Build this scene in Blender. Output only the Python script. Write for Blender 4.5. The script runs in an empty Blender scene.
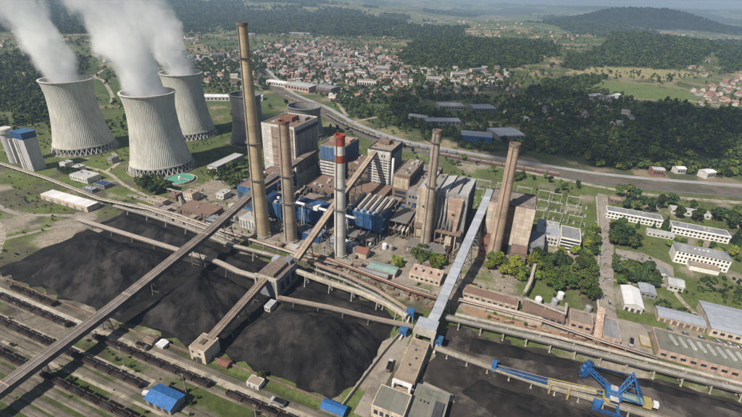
import bpy, math, random
import numpy as np
from mathutils import Vector, Matrix, Euler
scene = bpy.context.scene
R = math.radians
random.seed(7)
rng = np.random.default_rng(7)

# ------------------------------------------------------------------ camera
CAM_H = 190.0
PITCH = 26.84            # degrees below the horizon
ROLL = 2.04
cam_data = bpy.data.cameras.new('camera')
cam_data.sensor_width = 36.0
cam_data.lens = 19.99
cam_data.clip_start = 1.0
cam_data.clip_end = 60000.0
cam = bpy.data.objects.new('camera', cam_data)
scene.collection.objects.link(cam)
_f = Vector((0, math.cos(R(PITCH)), -math.sin(R(PITCH))))
_r = Vector((1, 0, 0))
_u = _r.cross(_f)
_cx = _r * math.cos(R(ROLL)) + _u * math.sin(R(ROLL))
_cy = -_r * math.sin(R(ROLL)) + _u * math.cos(R(ROLL))
_m = Matrix((_cx, _cy, -_f)).transposed().to_4x4()
_m.translation = (0, 0, CAM_H)
cam.matrix_world = _m
scene.camera = cam

# ------------------------------------------------------------------ sky and sun
SUN_AZ = Vector((-0.72, -0.69))      # horizontal direction towards the sun
SUN_EL = 47.0
world = bpy.data.worlds.new('World')
scene.world = world
world.use_nodes = True
wn = world.node_tree.nodes
wl = world.node_tree.links
wn.clear()
sky_tex = wn.new('ShaderNodeTexSky')
sky_tex.sky_type = 'NISHITA'
sky_tex.sun_disc = False
sky_tex.sun_elevation = R(SUN_EL)
sky_tex.sun_rotation = math.atan2(SUN_AZ.x, SUN_AZ.y)
sky_tex.altitude = 400
sky_tex.air_density = 1.2
sky_tex.dust_density = 2.0
bg = wn.new('ShaderNodeBackground')
bg.inputs['Strength'].default_value = 0.05
wo = wn.new('ShaderNodeOutputWorld')
wl.new(sky_tex.outputs[0], bg.inputs[0])
wl.new(bg.outputs[0], wo.inputs[0])

sun_data = bpy.data.lights.new('sun', 'SUN')
sun_data.energy = 5.0
sun_data.angle = R(0.53)
sun_data.color = (1.0, 0.93, 0.82)
sun = bpy.data.objects.new('sun', sun_data)
scene.collection.objects.link(sun)
_h = SUN_AZ.normalized() * math.cos(R(SUN_EL))
sun_dir = Vector((_h.x, _h.y, math.sin(R(SUN_EL))))
sun.rotation_euler = sun_dir.to_track_quat('Z', 'Y').to_euler()
sun.location = (0, 0, 600)

scene.view_settings.view_transform = 'Standard'
scene.view_settings.look = 'None'
scene.view_settings.gamma = 1.0
scene.view_settings.use_curve_mapping = False
scene.view_settings.exposure = 0.36
scene.cycles.use_denoising = True
scene.cycles.max_bounces = 12
scene.cycles.diffuse_bounces = 3
scene.cycles.glossy_bounces = 2
scene.cycles.transparent_max_bounces = 8
scene.cycles.volume_bounces = 12
scene.cycles.volume_step_rate = 1.0
scene.cycles.volume_max_steps = 256

# ------------------------------------------------------------------ plan frame of the works
# u runs along the rail yard, v runs from the rail yard towards the boiler houses (metres)
TH = R(-21.5)
CT, ST = math.cos(TH), math.sin(TH)
def W(u, v):
    return (u * CT - v * ST, u * ST + v * CT)
def toUV(x, y):
    return (x * CT + y * ST, -x * ST + y * CT)

# ------------------------------------------------------------------ noise on arrays
def _hash(ix, iy, seed):
    n = (ix.astype(np.int64) * 374761393 + iy.astype(np.int64) * 668265263 + seed * 982451653) & 0x7fffffff
    n = ((n ^ (n >> 13)) * 1274126177) & 0x7fffffff
    n = n ^ (n >> 16)
    return (n & 0xffff) / 65535.0
def vnoise(x, y, seed=0):
    x = np.asarray(x, float); y = np.asarray(y, float)
    ix = np.floor(x); iy = np.floor(y)
    fx = x - ix; fy = y - iy
    fx = fx * fx * (3 - 2 * fx); fy = fy * fy * (3 - 2 * fy)
    a = _hash(ix, iy, seed); b = _hash(ix + 1, iy, seed)
    c = _hash(ix, iy + 1, seed); d = _hash(ix + 1, iy + 1, seed)
    return (a * (1 - fx) + b * fx) * (1 - fy) + (c * (1 - fx) + d * fx) * fy
def fbm(x, y, seed=0, o=4):
    s = 0.0; a = 0.5; t = 0.0
    for k in range(o):
        s = s + a * vnoise(x * 2 ** k, y * 2 ** k, seed + k); t += a; a *= 0.5
    return s / t
def sstep(a, b, x):
    t = np.clip((x - a) / (b - a), 0, 1)
    return t * t * (3 - 2 * t)

# ------------------------------------------------------------------ materials
MATS = {}
def mat(name, c1, c2=None, rough=0.85, scale=0.25, detail=6.0, streak=0.0, bump=0.0, metal=0.0,
        spec=0.3, rnd=0.0, spot=None, spot_at=0.6, spot_scale=0.05, contrast=(0.35, 0.65), ground=False, panel=None):
    """procedural surface: two tones mixed by noise, optional rain streaks, patches and relief"""
    m = bpy.data.materials.new(name)
    m.use_nodes = True
    nt = m.node_tree; n = nt.nodes; l = nt.links
    b = n['Principled BSDF']
    b.inputs['Roughness'].default_value = rough
    b.inputs['Metallic'].default_value = metal
    b.inputs['Specular IOR Level'].default_value = spec
    if c2 is None:
        c2 = tuple(c * 0.72 for c in c1)
    if ground:
        tc = n.new('ShaderNodeNewGeometry'); vec = tc.outputs['Position']
    else:
        tc = n.new('ShaderNodeTexCoord'); vec = tc.outputs['Object']
    nz = n.new('ShaderNodeTexNoise')
    nz.inputs['Scale'].default_value = scale
    nz.inputs['Detail'].default_value = detail
    nz.inputs['Roughness'].default_value = 0.62
    l.new(vec, nz.inputs['Vector'])
    rp = n.new('ShaderNodeMapRange')
    rp.inputs[1].default_value = contrast[0]; rp.inputs[2].default_value = contrast[1]
    l.new(nz.outputs['Fac'], rp.inputs[0])
    mx = n.new('ShaderNodeMix'); mx.data_type = 'RGBA'
    mx.inputs[6].default_value = (*c1, 1); mx.inputs[7].default_value = (*c2, 1)
    l.new(rp.outputs[0], mx.inputs[0])
    out = mx.outputs[2]
    if spot is not None:
        n2 = n.new('ShaderNodeTexNoise'); n2.inputs['Scale'].default_value = spot_scale
        n2.inputs['Detail'].default_value = 8.0; n2.inputs['Roughness'].default_value = 0.7
        l.new(vec, n2.inputs['Vector'])
        r2 = n.new('ShaderNodeMapRange')
        r2.inputs[1].default_value = spot_at - 0.05; r2.inputs[2].default_value = spot_at + 0.05
        l.new(n2.outputs['Fac'], r2.inputs[0])
        m2 = n.new('ShaderNodeMix'); m2.data_type = 'RGBA'
        l.new(r2.outputs[0], m2.inputs[0]); l.new(out, m2.inputs[6]); m2.inputs[7].default_value = (*spot, 1)
        out = m2.outputs[2]
    if panel is not None:
        # sheet or slab pieces: slight tone differences between pieces and thin dark joints
        sx = n.new('ShaderNodeSeparateXYZ'); l.new(vec, sx.inputs[0])
        def mth(op, a, b=None):
            q = n.new('ShaderNodeMath'); q.operation = op
            for i_, s_ in enumerate((a, b)):
                if s_ is None: continue
                if isinstance(s_, (int, float)): q.inputs[i_].default_value = s_
                else: l.new(s_, q.inputs[i_])
            return q.outputs[0]
        cell = []; lines = []
        ax = panel[2] if len(panel) > 2 else 'xy'
        run = {'x': lambda: sx.outputs[0], 'y': lambda: sx.outputs[1], 'xy': lambda: mth('ADD', sx.outputs[0], sx.outputs[1])}[ax]()
        for co, per in ((run, panel[0]), (sx.outputs[2], panel[1])):
            if not per: cell.append(None); continue
            k_ = mth('DIVIDE', co, per); cell.append(mth('FLOOR', k_)); lines.append(mth('LESS_THAN', mth('FRACT', k_), 0.22 / per))
        cv = n.new('ShaderNodeCombineXYZ')
        for i_, c_ in enumerate(cell):
            if c_ is not None: l.new(c_, cv.inputs[i_])
        wn_ = n.new('ShaderNodeTexWhiteNoise'); l.new(cv.outputs[0], wn_.inputs['Vector'])
        tone = n.new('ShaderNodeMapRange'); tone.inputs[3].default_value = 0.80; tone.inputs[4].default_value = 1.12
        l.new(wn_.outputs['Value'], tone.inputs[0])
        ln = lines[0] if len(lines) == 1 else mth('MAXIMUM', lines[0], lines[1])
        fac = mth('MULTIPLY', tone.outputs[0], mth('SUBTRACT', 1.0, mth('MULTIPLY', ln, 0.35)))
        mp_ = n.new('ShaderNodeMix'); mp_.data_type = 'RGBA'; mp_.blend_type = 'MULTIPLY'; mp_.inputs[0].default_value = 1.0
        l.new(out, mp_.inputs[6]); l.new(fac, mp_.inputs[7]); out = mp_.outputs[2]
    if streak > 0:
        mp = n.new('ShaderNodeMapping'); mp.inputs['Scale'].default_value = (0.9, 0.9, 0.03)
        l.new(vec, mp.inputs['Vector'])
        n3 = n.new('ShaderNodeTexNoise'); n3.inputs['Scale'].default_value = 0.6; n3.inputs['Detail'].default_value = 5.0
        l.new(mp.outputs[0], n3.inputs['Vector'])
        r3 = n.new('ShaderNodeMapRange')
        r3.inputs[1].default_value = 0.4; r3.inputs[2].default_value = 0.75
        r3.inputs[3].default_value = 0.0; r3.inputs[4].default_value = streak
        l.new(n3.outputs['Fac'], r3.inputs[0])
        m3 = n.new('ShaderNodeMix'); m3.data_type = 'RGBA'
        l.new(r3.outputs[0], m3.inputs[0]); l.new(out, m3.inputs[6])
        m3.inputs[7].default_value = (c1[0] * 0.32, c1[1] * 0.27, c1[2] * 0.22, 1)
        out = m3.outputs[2]
    if rnd > 0:
        oi = n.new('ShaderNodeObjectInfo')
        hs = n.new('ShaderNodeHueSaturation')
        ra = n.new('ShaderNodeMapRange'); ra.inputs[3].default_value = 1 - rnd; ra.inputs[4].default_value = 1 + rnd
        l.new(oi.outputs['Random'], ra.inputs[0]); l.new(ra.outputs[0], hs.inputs['Value'])
        l.new(out, hs.inputs['Color']); out = hs.outputs[0]
    l.new(out, b.inputs['Base Color'])
    if bump > 0:
        bp = n.new('ShaderNodeBump'); bp.inputs['Strength'].default_value = 0.8; bp.inputs['Distance'].default_value = bump
        l.new(nz.outputs['Fac'], bp.inputs['Height']); l.new(bp.outputs[0], b.inputs['Normal'])
    MATS[name] = m
    return m

mat('tower_concrete', (0.56, 0.55, 0.50), (0.44, 0.43, 0.39), scale=0.05, streak=0.45)
mat('tower_concrete_old', (0.21, 0.205, 0.205), (0.15, 0.145, 0.145), scale=0.06, streak=0.4, panel=(0, 4.0))
mat('chimney_tan', (0.50, 0.40, 0.26), (0.38, 0.30, 0.195), scale=0.12, streak=0.45, panel=(0, 5.0))
mat('chimney_grey', (0.42, 0.35, 0.27), (0.30, 0.245, 0.19), scale=0.12, streak=0.45, panel=(0, 5.0))
mat('chimney_pink', (0.46, 0.335, 0.245), (0.35, 0.25, 0.185), scale=0.12, streak=0.45, panel=(0, 5.0))
mat('chimney_white', (0.62, 0.60, 0.55), (0.50, 0.48, 0.44), scale=0.12, streak=0.35, panel=(0, 5.0))
mat('chimney_red', (0.36, 0.07, 0.045), (0.26, 0.06, 0.045), scale=0.3, streak=0.35)
mat('chimney_top', (0.20, 0.145, 0.11), (0.13, 0.095, 0.075), scale=0.5)
mat('soot', (0.02, 0.019, 0.018))
mat('steel', (0.19, 0.175, 0.16), (0.12, 0.11, 0.10), rough=0.6, scale=1.0)
mat('steel_light', (0.42, 0.41, 0.39), (0.30, 0.29, 0.27), rough=0.6, scale=0.8)
mat('steel_dark', (0.06, 0.055, 0.052), (0.035, 0.032, 0.03), rough=0.6, scale=1.0)
mat('rust', (0.17, 0.095, 0.065), (0.105, 0.06, 0.045), scale=0.6)
mat('rust_red', (0.21, 0.10, 0.07), (0.14, 0.07, 0.05), scale=0.6)
mat('wall_white', (0.60, 0.58, 0.54), (0.50, 0.48, 0.44), scale=0.2, streak=0.42, panel=(4.8, 3.4))
mat('wall_office', (0.74, 0.72, 0.67), (0.66, 0.64, 0.59), scale=0.2, streak=0.2)
mat('wall_silo', (0.46, 0.45, 0.46), (0.38, 0.37, 0.38), scale=0.2, streak=0.4)
mat('wall_grey', (0.30, 0.29, 0.285), (0.235, 0.23, 0.225), scale=0.2, streak=0.55, panel=(4.8, 3.4))
mat('wall_bluegrey', (0.24, 0.255, 0.28), (0.18, 0.19, 0.21), scale=0.2, streak=0.55, panel=(4.8, 3.4))
mat('wall_beige', (0.50, 0.42, 0.33), (0.40, 0.33, 0.255), scale=0.2, streak=0.55, panel=(4.8, 3.4))
mat('wall_cream', (0.58, 0.49, 0.40), (0.48, 0.40, 0.325), scale=0.2, streak=0.42, panel=(4.8, 3.4))
mat('wall_pink', (0.50, 0.37, 0.295), (0.40, 0.29, 0.23), scale=0.2, streak=0.55, panel=(4.8, 3.4))
mat('wall_panel', (0.36, 0.285, 0.235), (0.28, 0.22, 0.18), scale=0.2, streak=0.55, panel=(4.8, 3.4))
mat('wall_brown', (0.24, 0.175, 0.135), (0.17, 0.125, 0.10), scale=0.2, streak=0.55, panel=(4.8, 3.4))
mat('wall_brick', (0.27, 0.145, 0.105), (0.20, 0.11, 0.085), scale=0.5, streak=0.3)
mat('wall_dark', (0.075, 0.075, 0.085), (0.05, 0.05, 0.058), scale=0.3, streak=0.55, panel=(4.8, 3.4))
mat('blue_steel', (0.055, 0.155, 0.32), (0.042, 0.105, 0.22), rough=0.55, scale=0.25, streak=0.5, panel=(2.4, 4.0))
mat('blue_dull', (0.085, 0.165, 0.30), (0.065, 0.12, 0.22), rough=0.6, scale=0.25, streak=0.5, panel=(2.4, 4.0))
mat('blue_deep', (0.03, 0.085, 0.22), (0.025, 0.065, 0.16), rough=0.6, scale=0.25, streak=0.5, panel=(2.4, 4.0))
mat('blue_bright', (0.034, 0.155, 0.41), (0.026, 0.11, 0.30), rough=0.6, scale=0.5, streak=0.45, spot=(0.05, 0.09, 0.16), spot_at=0.6, spot_scale=0.4)
mat('yellow_steel', (0.42, 0.34, 0.13), (0.30, 0.24, 0.10), rough=0.6, scale=0.6, streak=0.4)
mat('roof_gravel', (0.25, 0.205, 0.165), (0.185, 0.15, 0.125), scale=0.25, spot=(0.13, 0.11, 0.095), spot_at=0.58, spot_scale=0.12)
mat('roof_brown', (0.21, 0.135, 0.10), (0.15, 0.10, 0.08), scale=0.3, spot=(0.27, 0.20, 0.16), spot_at=0.6, spot_scale=0.15)
mat('roof_grey', (0.25, 0.255, 0.26), (0.20, 0.20, 0.205), scale=0.25, spot=(0.16, 0.155, 0.15), spot_at=0.6, spot_scale=0.1, panel=(6.0, 0, 'x'))
mat('roof_lightgrey', (0.42, 0.42, 0.42), (0.34, 0.34, 0.34), scale=0.3, streak=0, panel=(6.0, 0, 'x'))
mat('roof_white', (0.68, 0.67, 0.68), (0.60, 0.59, 0.60), scale=0.2, panel=(6.0, 0, 'x'))
mat('roof_silver', (0.36, 0.38, 0.42), (0.29, 0.31, 0.345), rough=0.5, scale=0.3, spec=0.4, panel=(5.5, 0, 'y'))
mat('roof_sawtooth', (0.30, 0.285, 0.265), (0.23, 0.22, 0.20), scale=0.3, panel=(6.0, 0, 'x'))
mat('roof_olive', (0.20, 0.195, 0.16), (0.155, 0.15, 0.125), scale=0.2, spot=(0.12, 0.115, 0.10), spot_at=0.62, spot_scale=0.1, panel=(6.0, 0, 'x'))
mat('roof_tan', (0.30, 0.24, 0.18), (0.235, 0.185, 0.145), scale=0.3, spot=(0.17, 0.14, 0.115), spot_at=0.6, spot_scale=0.15)
mat('roof_teal', (0.24, 0.33, 0.30), (0.20, 0.27, 0.25), scale=0.3, panel=(6.0, 0, 'x'))
mat('gallery_roof', (0.17, 0.15, 0.14), (0.125, 0.11, 0.105), scale=0.3, spot=(0.22, 0.19, 0.17), spot_at=0.62, spot_scale=0.2, panel=(5.5, 0, 'y'))
mat('gallery_side', (0.13, 0.115, 0.105), (0.085, 0.078, 0.075), scale=0.3, streak=0.3)
mat('gallery_tan', (0.40, 0.32, 0.245), (0.31, 0.245, 0.19), scale=0.3, streak=0.0, panel=(5.5, 0, 'y'))
mat('gallery_rust', (0.21, 0.165, 0.13), (0.14, 0.11, 0.09), scale=0.4, panel=(5.5, 0, 'y'))
mat('concrete', (0.36, 0.33, 0.285), (0.26, 0.24, 0.205), scale=0.4, streak=0.3, panel=(7.0, 0, 'x'))
mat('concrete_pale', (0.46, 0.425, 0.36), (0.34, 0.31, 0.26), scale=0.3, streak=0.3, panel=(7.0, 0, 'x'))
mat('glass', (0.035, 0.045, 0.06), (0.025, 0.03, 0.04), rough=0.15, spec=0.6)
mat('road', (0.30, 0.265, 0.225), (0.23, 0.20, 0.17), scale=0.12, detail=10, spot=(0.15, 0.13, 0.105), spot_at=0.56, spot_scale=0.05, ground=True)
mat('road_pale', (0.37, 0.325, 0.255), (0.25, 0.22, 0.17), scale=0.2, detail=12, spot=(0.15, 0.135, 0.095), spot_at=0.55, spot_scale=0.1, ground=True)
mat('asphalt', (0.16, 0.155, 0.16), (0.12, 0.115, 0.12), scale=0.2, ground=True)
mat('yard_ground', (0.27, 0.235, 0.19), (0.17, 0.145, 0.115), scale=0.09, detail=12, spot=(0.085, 0.09, 0.045), spot_at=0.57, spot_scale=0.06, ground=True)
mat('orange_soil', (0.34, 0.20, 0.12), (0.25, 0.16, 0.10), scale=0.2, detail=10, spot=(0.16, 0.14, 0.08), spot_at=0.58, spot_scale=0.08, ground=True)
mat('track_dark', (0.085, 0.072, 0.062), (0.055, 0.047, 0.042), scale=0.2, detail=10, ground=True)
mat('rail_ground', (0.27, 0.24, 0.20), (0.15, 0.135, 0.115), scale=0.05, detail=12, spot=(0.075, 0.09, 0.04), spot_at=0.53, spot_scale=0.03, ground=True)
mat('highway', (0.33, 0.315, 0.32), (0.25, 0.24, 0.245), scale=0.06, detail=10, ground=True)
mat('ballast', (0.19, 0.165, 0.13), (0.075, 0.063, 0.052), scale=0.09, detail=14, spot=(0.065, 0.072, 0.035), spot_at=0.55, spot_scale=0.045, ground=True)
mat('rail', (0.20, 0.165, 0.14), (0.14, 0.11, 0.095), rough=0.55, metal=0.2)
mat('coal', (0.0055, 0.0053, 0.0060), (0.026, 0.0242, 0.024), rough=0.8, spec=0.10, scale=0.10, detail=15, bump=3.0, spot=(0.046, 0.041, 0.039), spot_at=0.56, spot_scale=0.032, ground=True)  # paler patches: dusty coal, plus sunlit highlights put into the colour
mat('coal_floor', (0.0095, 0.009, 0.009), (0.027, 0.0245, 0.023), rough=0.85, spec=0.10, scale=0.09, detail=15, bump=0.7, spot=(0.054, 0.048, 0.044), spot_at=0.585, spot_scale=0.03, ground=True)
mat('coal_brown', (0.018, 0.016, 0.0155), (0.056, 0.048, 0.043), rough=0.9, spec=0.12, scale=0.05, detail=15, bump=0.8, spot=(0.12, 0.103, 0.09), spot_at=0.56, spot_scale=0.035, ground=True)
mat('wagon', (0.10, 0.06, 0.05), (0.065, 0.042, 0.038), scale=0.5, rnd=0.25)
mat('water_green', (0.10, 0.32, 0.23), (0.08, 0.27, 0.20), rough=0.25, scale=0.2)
mat('water_blue', (0.06, 0.10, 0.19), (0.05, 0.085, 0.16), rough=0.2)
mat('trunk', (0.10, 0.075, 0.055), (0.07, 0.05, 0.04), scale=2.0)
mat('house_wall', (0.50, 0.46, 0.41), (0.42, 0.38, 0.34), rnd=0.3)
mat('house_roof_red', (0.26, 0.145, 0.11), (0.19, 0.105, 0.082), scale=0.4, rnd=0.4)
mat('house_roof_brown', (0.17, 0.125, 0.105), (0.12, 0.09, 0.075), scale=0.4, rnd=0.35)
mat('house_roof_grey', (0.29, 0.28, 0.275), (0.21, 0.205, 0.20), scale=0.4, rnd=0.4)
mat('car_paint', (0.30, 0.30, 0.31), (0.29, 0.29, 0.30), rough=0.3, spec=0.6, rnd=0.8)
mat('tyre', (0.02, 0.02, 0.02))

def leaf_mat(name, lo, hi, yellow=None):
    m = bpy.data.materials.new(name); m.use_nodes = True
    n = m.node_tree.nodes; l = m.node_tree.links
    b = n['Principled BSDF']; b.inputs['Roughness'].default_value = 0.7; b.inputs['Specular IOR Level'].default_value = 0.15
    g = n.new('ShaderNodeNewGeometry'); oi = n.new('ShaderNodeObjectInfo')
    mx = n.new('ShaderNodeMix'); mx.data_type = 'RGBA'
    mx.inputs[6].default_value = (*lo, 1); mx.inputs[7].default_value = (*hi, 1)
    l.new(g.outputs['Random Per Island'], mx.inputs[0])
    hs = n.new('ShaderNodeHueSaturation')
    r1 = n.new('ShaderNodeMapRange'); r1.inputs[3].default_value = 0.5; r1.inputs[4].default_value = 1.6
    r2 = n.new('ShaderNodeMapRange'); r2.inputs[3].default_value = 0.465; r2.inputs[4].default_value = 0.52
    ml = n.new('ShaderNodeMath'); ml.operation = 'MULTIPLY'; ml.inputs[1].default_value = 7.31
    fr = n.new('ShaderNodeMath'); fr.operation = 'FRACT'
    l.new(oi.outputs['Random'], r1.inputs[0]); l.new(oi.outputs['Random'], ml.inputs[0])
    l.new(ml.outputs[0], fr.inputs[0]); l.new(fr.outputs[0], r2.inputs[0])
    l.new(r1.outputs[0], hs.inputs['Value']); l.new(r2.outputs[0], hs.inputs['Hue'])
    l.new(mx.outputs[2], hs.inputs['Color'])
    l.new(hs.outputs[0], b.inputs['Base Color'])
    MATS[name] = m
leaf_mat('leaf_mid', (0.034, 0.056, 0.017), (0.085, 0.120, 0.032))
leaf_mat('leaf_bright', (0.075, 0.108, 0.018), (0.175, 0.205, 0.036))
leaf_mat('leaf_dark', (0.018, 0.034, 0.016), (0.042, 0.068, 0.026))

# ------------------------------------------------------------------ mesh builder
class MB:
    def __init__(s):
        s.v = []; s.f = []; s.mi = []; s.cur = 0
    def face(s, pts):
        k = len(s.v); s.v.extend([tuple(p) for p in pts]); s.f.append(list(range(k, k + len(pts)))); s.mi.append(s.cur)
    def hexa(s, p):
        k = len(s.v); s.v.extend([tuple(q) for q in p])
        for q in ((0, 3, 2, 1), (4, 5, 6, 7), (0, 1, 5, 4), (1, 2, 6, 5), (2, 3, 7, 6), (3, 0, 4, 7)):
            s.f.append([k + i for i in q]); s.mi.append(s.cur)
        return s
    def box(s, x0, x1, y0, y1, z0, z1):
        s.hexa([(x0, y0, z0), (x1, y0, z0), (x1, y1, z0), (x0, y1, z0), (x0, y0, z1), (x1, y0, z1), (x1, y1, z1), (x0, y1, z1)])
        return s
    def beam(s, a, b, w, h=None, up=(0, 0, 1)):
        h = w if h is None else h
        a = Vector(a); b = Vector(b); d = (b - a).normalized(); up = Vector(up)
        if abs(d.dot(up)) > 0.98: up = Vector((0, 1, 0))
        x = d.cross(up).normalized() * (w / 2); y = x.cross(d).normalized() * (h / 2)
        s.hexa([a - x - y, a + x - y, b + x - y, b - x - y, a - x + y, a + x + y, b + x + y, b - x + y])
        return s
    def lathe(s, prof, n=24, cx=0, cy=0, cap0=False, cap1=False):
        k = len(s.v)
        for r, z in prof:
            for i in range(n):
                t = 2 * math.pi * i / n
                s.v.append((cx + r * math.cos(t), cy + r * math.sin(t), z))
        for j in range(len(prof) - 1):
            for i in range(n):
                i2 = (i + 1) % n
                s.f.append([k + j * n + i, k + j * n + i2, k + (j + 1) * n + i2, k + (j + 1) * n + i]); s.mi.append(s.cur)
        if cap0: s.f.append([k + i for i in range(n)][::-1]); s.mi.append(s.cur)
        if cap1: s.f.append([k + (len(prof) - 1) * n + i for i in range(n)]); s.mi.append(s.cur)
        return s
    def tube(s, pts, r, n=8):
        pts = [Vector(p) for p in pts]; k = len(s.v)
        for i, p in enumerate(pts):
            d = (pts[min(i + 1, len(pts) - 1)] - pts[max(i - 1, 0)]).normalized()
            up = Vector((0, 0, 1)) if abs(d.z) < 0.95 else Vector((0, 1, 0))
            x = d.cross(up).normalized(); y = x.cross(d)
            for j in range(n):
                t = 2 * math.pi * j / n
                s.v.append(tuple(p + x * r * math.cos(t) + y * r * math.sin(t)))
        for i in range(len(pts) - 1):
            for j in range(n):
                j2 = (j + 1) % n
                s.f.append([k + i * n + j, k + i * n + j2, k + (i + 1) * n + j2, k + (i + 1) * n + j]); s.mi.append(s.cur)
        s.f.append([k + j for j in range(n)][::-1]); s.mi.append(s.cur)
        s.f.append([k + (len(pts) - 1) * n + j for j in range(n)]); s.mi.append(s.cur)
        return s
    def gable(s, x0, x1, y0, y1, z0, z1, axis='x', over=0.4, th=0.2):
        """two roof slopes and gable ends, ridge along the axis"""
        if axis == 'x':
            ym = (y0 + y1) / 2
            for ya in (y0 - over, y1 + over):
                zz = z0 - (z1 - z0) * over / (ym - y0)
                s.hexa([(x0 - over, ya, zz), (x1 + over, ya, zz), (x1 + over, ym, z1), (x0 - over, ym, z1),
                        (x0 - over, ya, zz + th), (x1 + over, ya, zz + th), (x1 + over, ym, z1 + th), (x0 - over, ym, z1 + th)])
            return s
        xm = (x0 + x1) / 2
        for xa in (x0 - over, x1 + over):
            zz = z0 - (z1 - z0) * over / (xm - x0)
            s.hexa([(xa, y0 - over, zz), (xa, y1 + over, zz), (xm, y1 + over, z1), (xm, y0 - over, z1),
                    (xa, y0 - over, zz + th), (xa, y1 + over, zz + th), (xm, y1 + over, z1 + th), (xm, y0 - over, z1 + th)])
        return s
    def gable_wall(s, x0, x1, y0, y1, z0, z1, zr, axis='x'):
        """box with pointed ends up to the ridge"""
        s.box(x0, x1, y0, y1, z0, z1)
        if axis == 'x':
            ym = (y0 + y1) / 2
            for x in (x0, x1): s.face([(x, y0, z1), (x, y1, z1), (x, ym, zr)])
        else:
            xm = (x0 + x1) / 2
            for y in (y0, y1): s.face([(x0, y, z1), (x1, y, z1), (xm, y, zr)])
        return s
    def mesh(s, name, mats):
        me = bpy.data.meshes.new(name)
        me.from_pydata(s.v, [], s.f)
        if not isinstance(mats, (list, tuple)): mats = [mats]
        for m in mats: me.materials.append(MATS[m] if isinstance(m, str) else m)
        if len(mats) > 1: me.polygons.foreach_set('material_index', s.mi)
        me.update()
        return me
    def build(s, name, mats, parent=None, smooth=False, loc=None):
        return link(name, s.mesh(name, mats), parent, smooth, loc)

COL = scene.collection
def link(name, me, parent=None, smooth=False, loc=None):
    if smooth: me.polygons.foreach_set('use_smooth', [True] * len(me.polygons))
    o = bpy.data.objects.new(name, me); COL.objects.link(o)
    if parent is not None: o.parent = parent
    if loc is not None: o.location = loc
    return o
def tag(o, label, cat, group=None, kind=None):
    o['label'] = label; o['category'] = cat
    if group: o['group'] = group
    if kind: o['kind'] = kind
    return o
def struct(o, kind='structure', label=None):
    o['kind'] = kind
    if label: o['label'] = label
    return o
def place(o, u, v, z=0.0, rot=0.0):
    x, y = W(u, v); o.location = (x, y, z); o.rotation_euler = (0, 0, TH + rot)
    return o
def thing(name, label, cat, u, v, z=0.0, rot=0.0, group=None):
    o = bpy.data.objects.new(name, None); COL.objects.link(o)
    o.empty_display_size = 2.0
    place(o, u, v, z, rot)
    return tag(o, label, cat, group)
def copy_tree(o, parent=None):
    c = o.copy(); COL.objects.link(c)
    c.parent = parent
    for ch in list(o.children): copy_tree(ch, c)
    return c
# ------------------------------------------------------------------ land
def inpoly(x, y, poly):
    x = np.asarray(x, float); y = np.asarray(y, float)
    inside = np.zeros(x.shape, bool)
    n = len(poly)
    for i in range(n):
        x0, y0 = poly[i]; x1, y1 = poly[(i + 1) % n]
        if y0 == y1: continue
        c = ((y0 > y) != (y1 > y)) & (x < (x1 - x0) * (y - y0) / (y1 - y0) + x0)
        inside ^= c
    return inside
WOODS = {
    'belt': [(262, 640), (235, 590), (300, 528), (400, 508), (560, 494), (820, 482), (1000, 640), (900, 800), (790, 860), (730, 930), (640, 965), (560, 900), (430, 985), (320, 965), (260, 850), (240, 730)],
    'depot': [(-20, 690), (110, 590), (235, 560), (262, 640), (245, 800), (250, 930), (110, 950), (90, 780)],
    'park': [(-25, 715), (60, 668), (96, 745), (95, 905), (60, 1010), (-15, 1060), (-60, 930), (-55, 800)],
    'middle': [(330, 1000), (430, 1110), (520, 1240), (640, 1300), (740, 1330), (600, 1180), (585, 1060), (610, 1000), (430, 985)],
    'orchard': [(590, 1420), (680, 1400), (800, 1560), (930, 1760), (900, 1850), (700, 1640)],
    'hill_near': [(40, 1440), (260, 1345), (430, 1400), (560, 1500), (760, 1800), (840, 2300), (330, 2560), (150, 1900)],
    'hill_far': [(770, 1560), (960, 1530), (1120, 1560), (1500, 1950), (1950, 2650), (1800, 3000), (1350, 2500), (980, 1980)],
    'scrub': [(-520, 560), (-640, 640), (-1100, 1000), (-1150, 1500), (-900, 1350), (-690, 980), (-520, 720)],
    'east': [(1180, 1480), (1500, 1640), (2300, 2500), (2700, 3200), (2250, 3050), (1650, 2150)],
    'backtown': [(-560, 1180), (-420, 1090), (-300, 1200), (-330, 1330), (-560, 1360)],
}
def wood_mask(x, y):
    wx = x + 40 * (fbm(x / 60, y / 60, 11, 3) - 0.5) * 2
    wy = y + 40 * (fbm(x / 60, y / 60, 23, 3) - 0.5) * 2
    m = np.zeros(np.shape(x), bool)
    for k, p in WOODS.items():
        mm = inpoly(wx, wy, p)
        if k in ('scrub', 'park', 'backtown', 'middle', 'orchard', 'depot'): mm &= fbm(x / 55, y / 55, 71, 3) > 0.42
        m |= mm
    r = np.hypot(x, y); az = np.degrees(np.arctan2(x, y))
    far = (r > 2500) & (fbm(x / 900, y / 900, 5, 4) > 0.50)
    hillw = ((x - 3000) / 1000) ** 2 + ((y - 5200) / 900) ** 2 < 1.0
    left = (r > 2750) & (az < 6 + 22 * (fbm(x / 500, y / 500, 19, 3) - 0.5) - (r - 2750) / 250) & (fbm(x / 330, y / 330, 9, 4) > 0.44)
    return m | far | hillw | left
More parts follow.
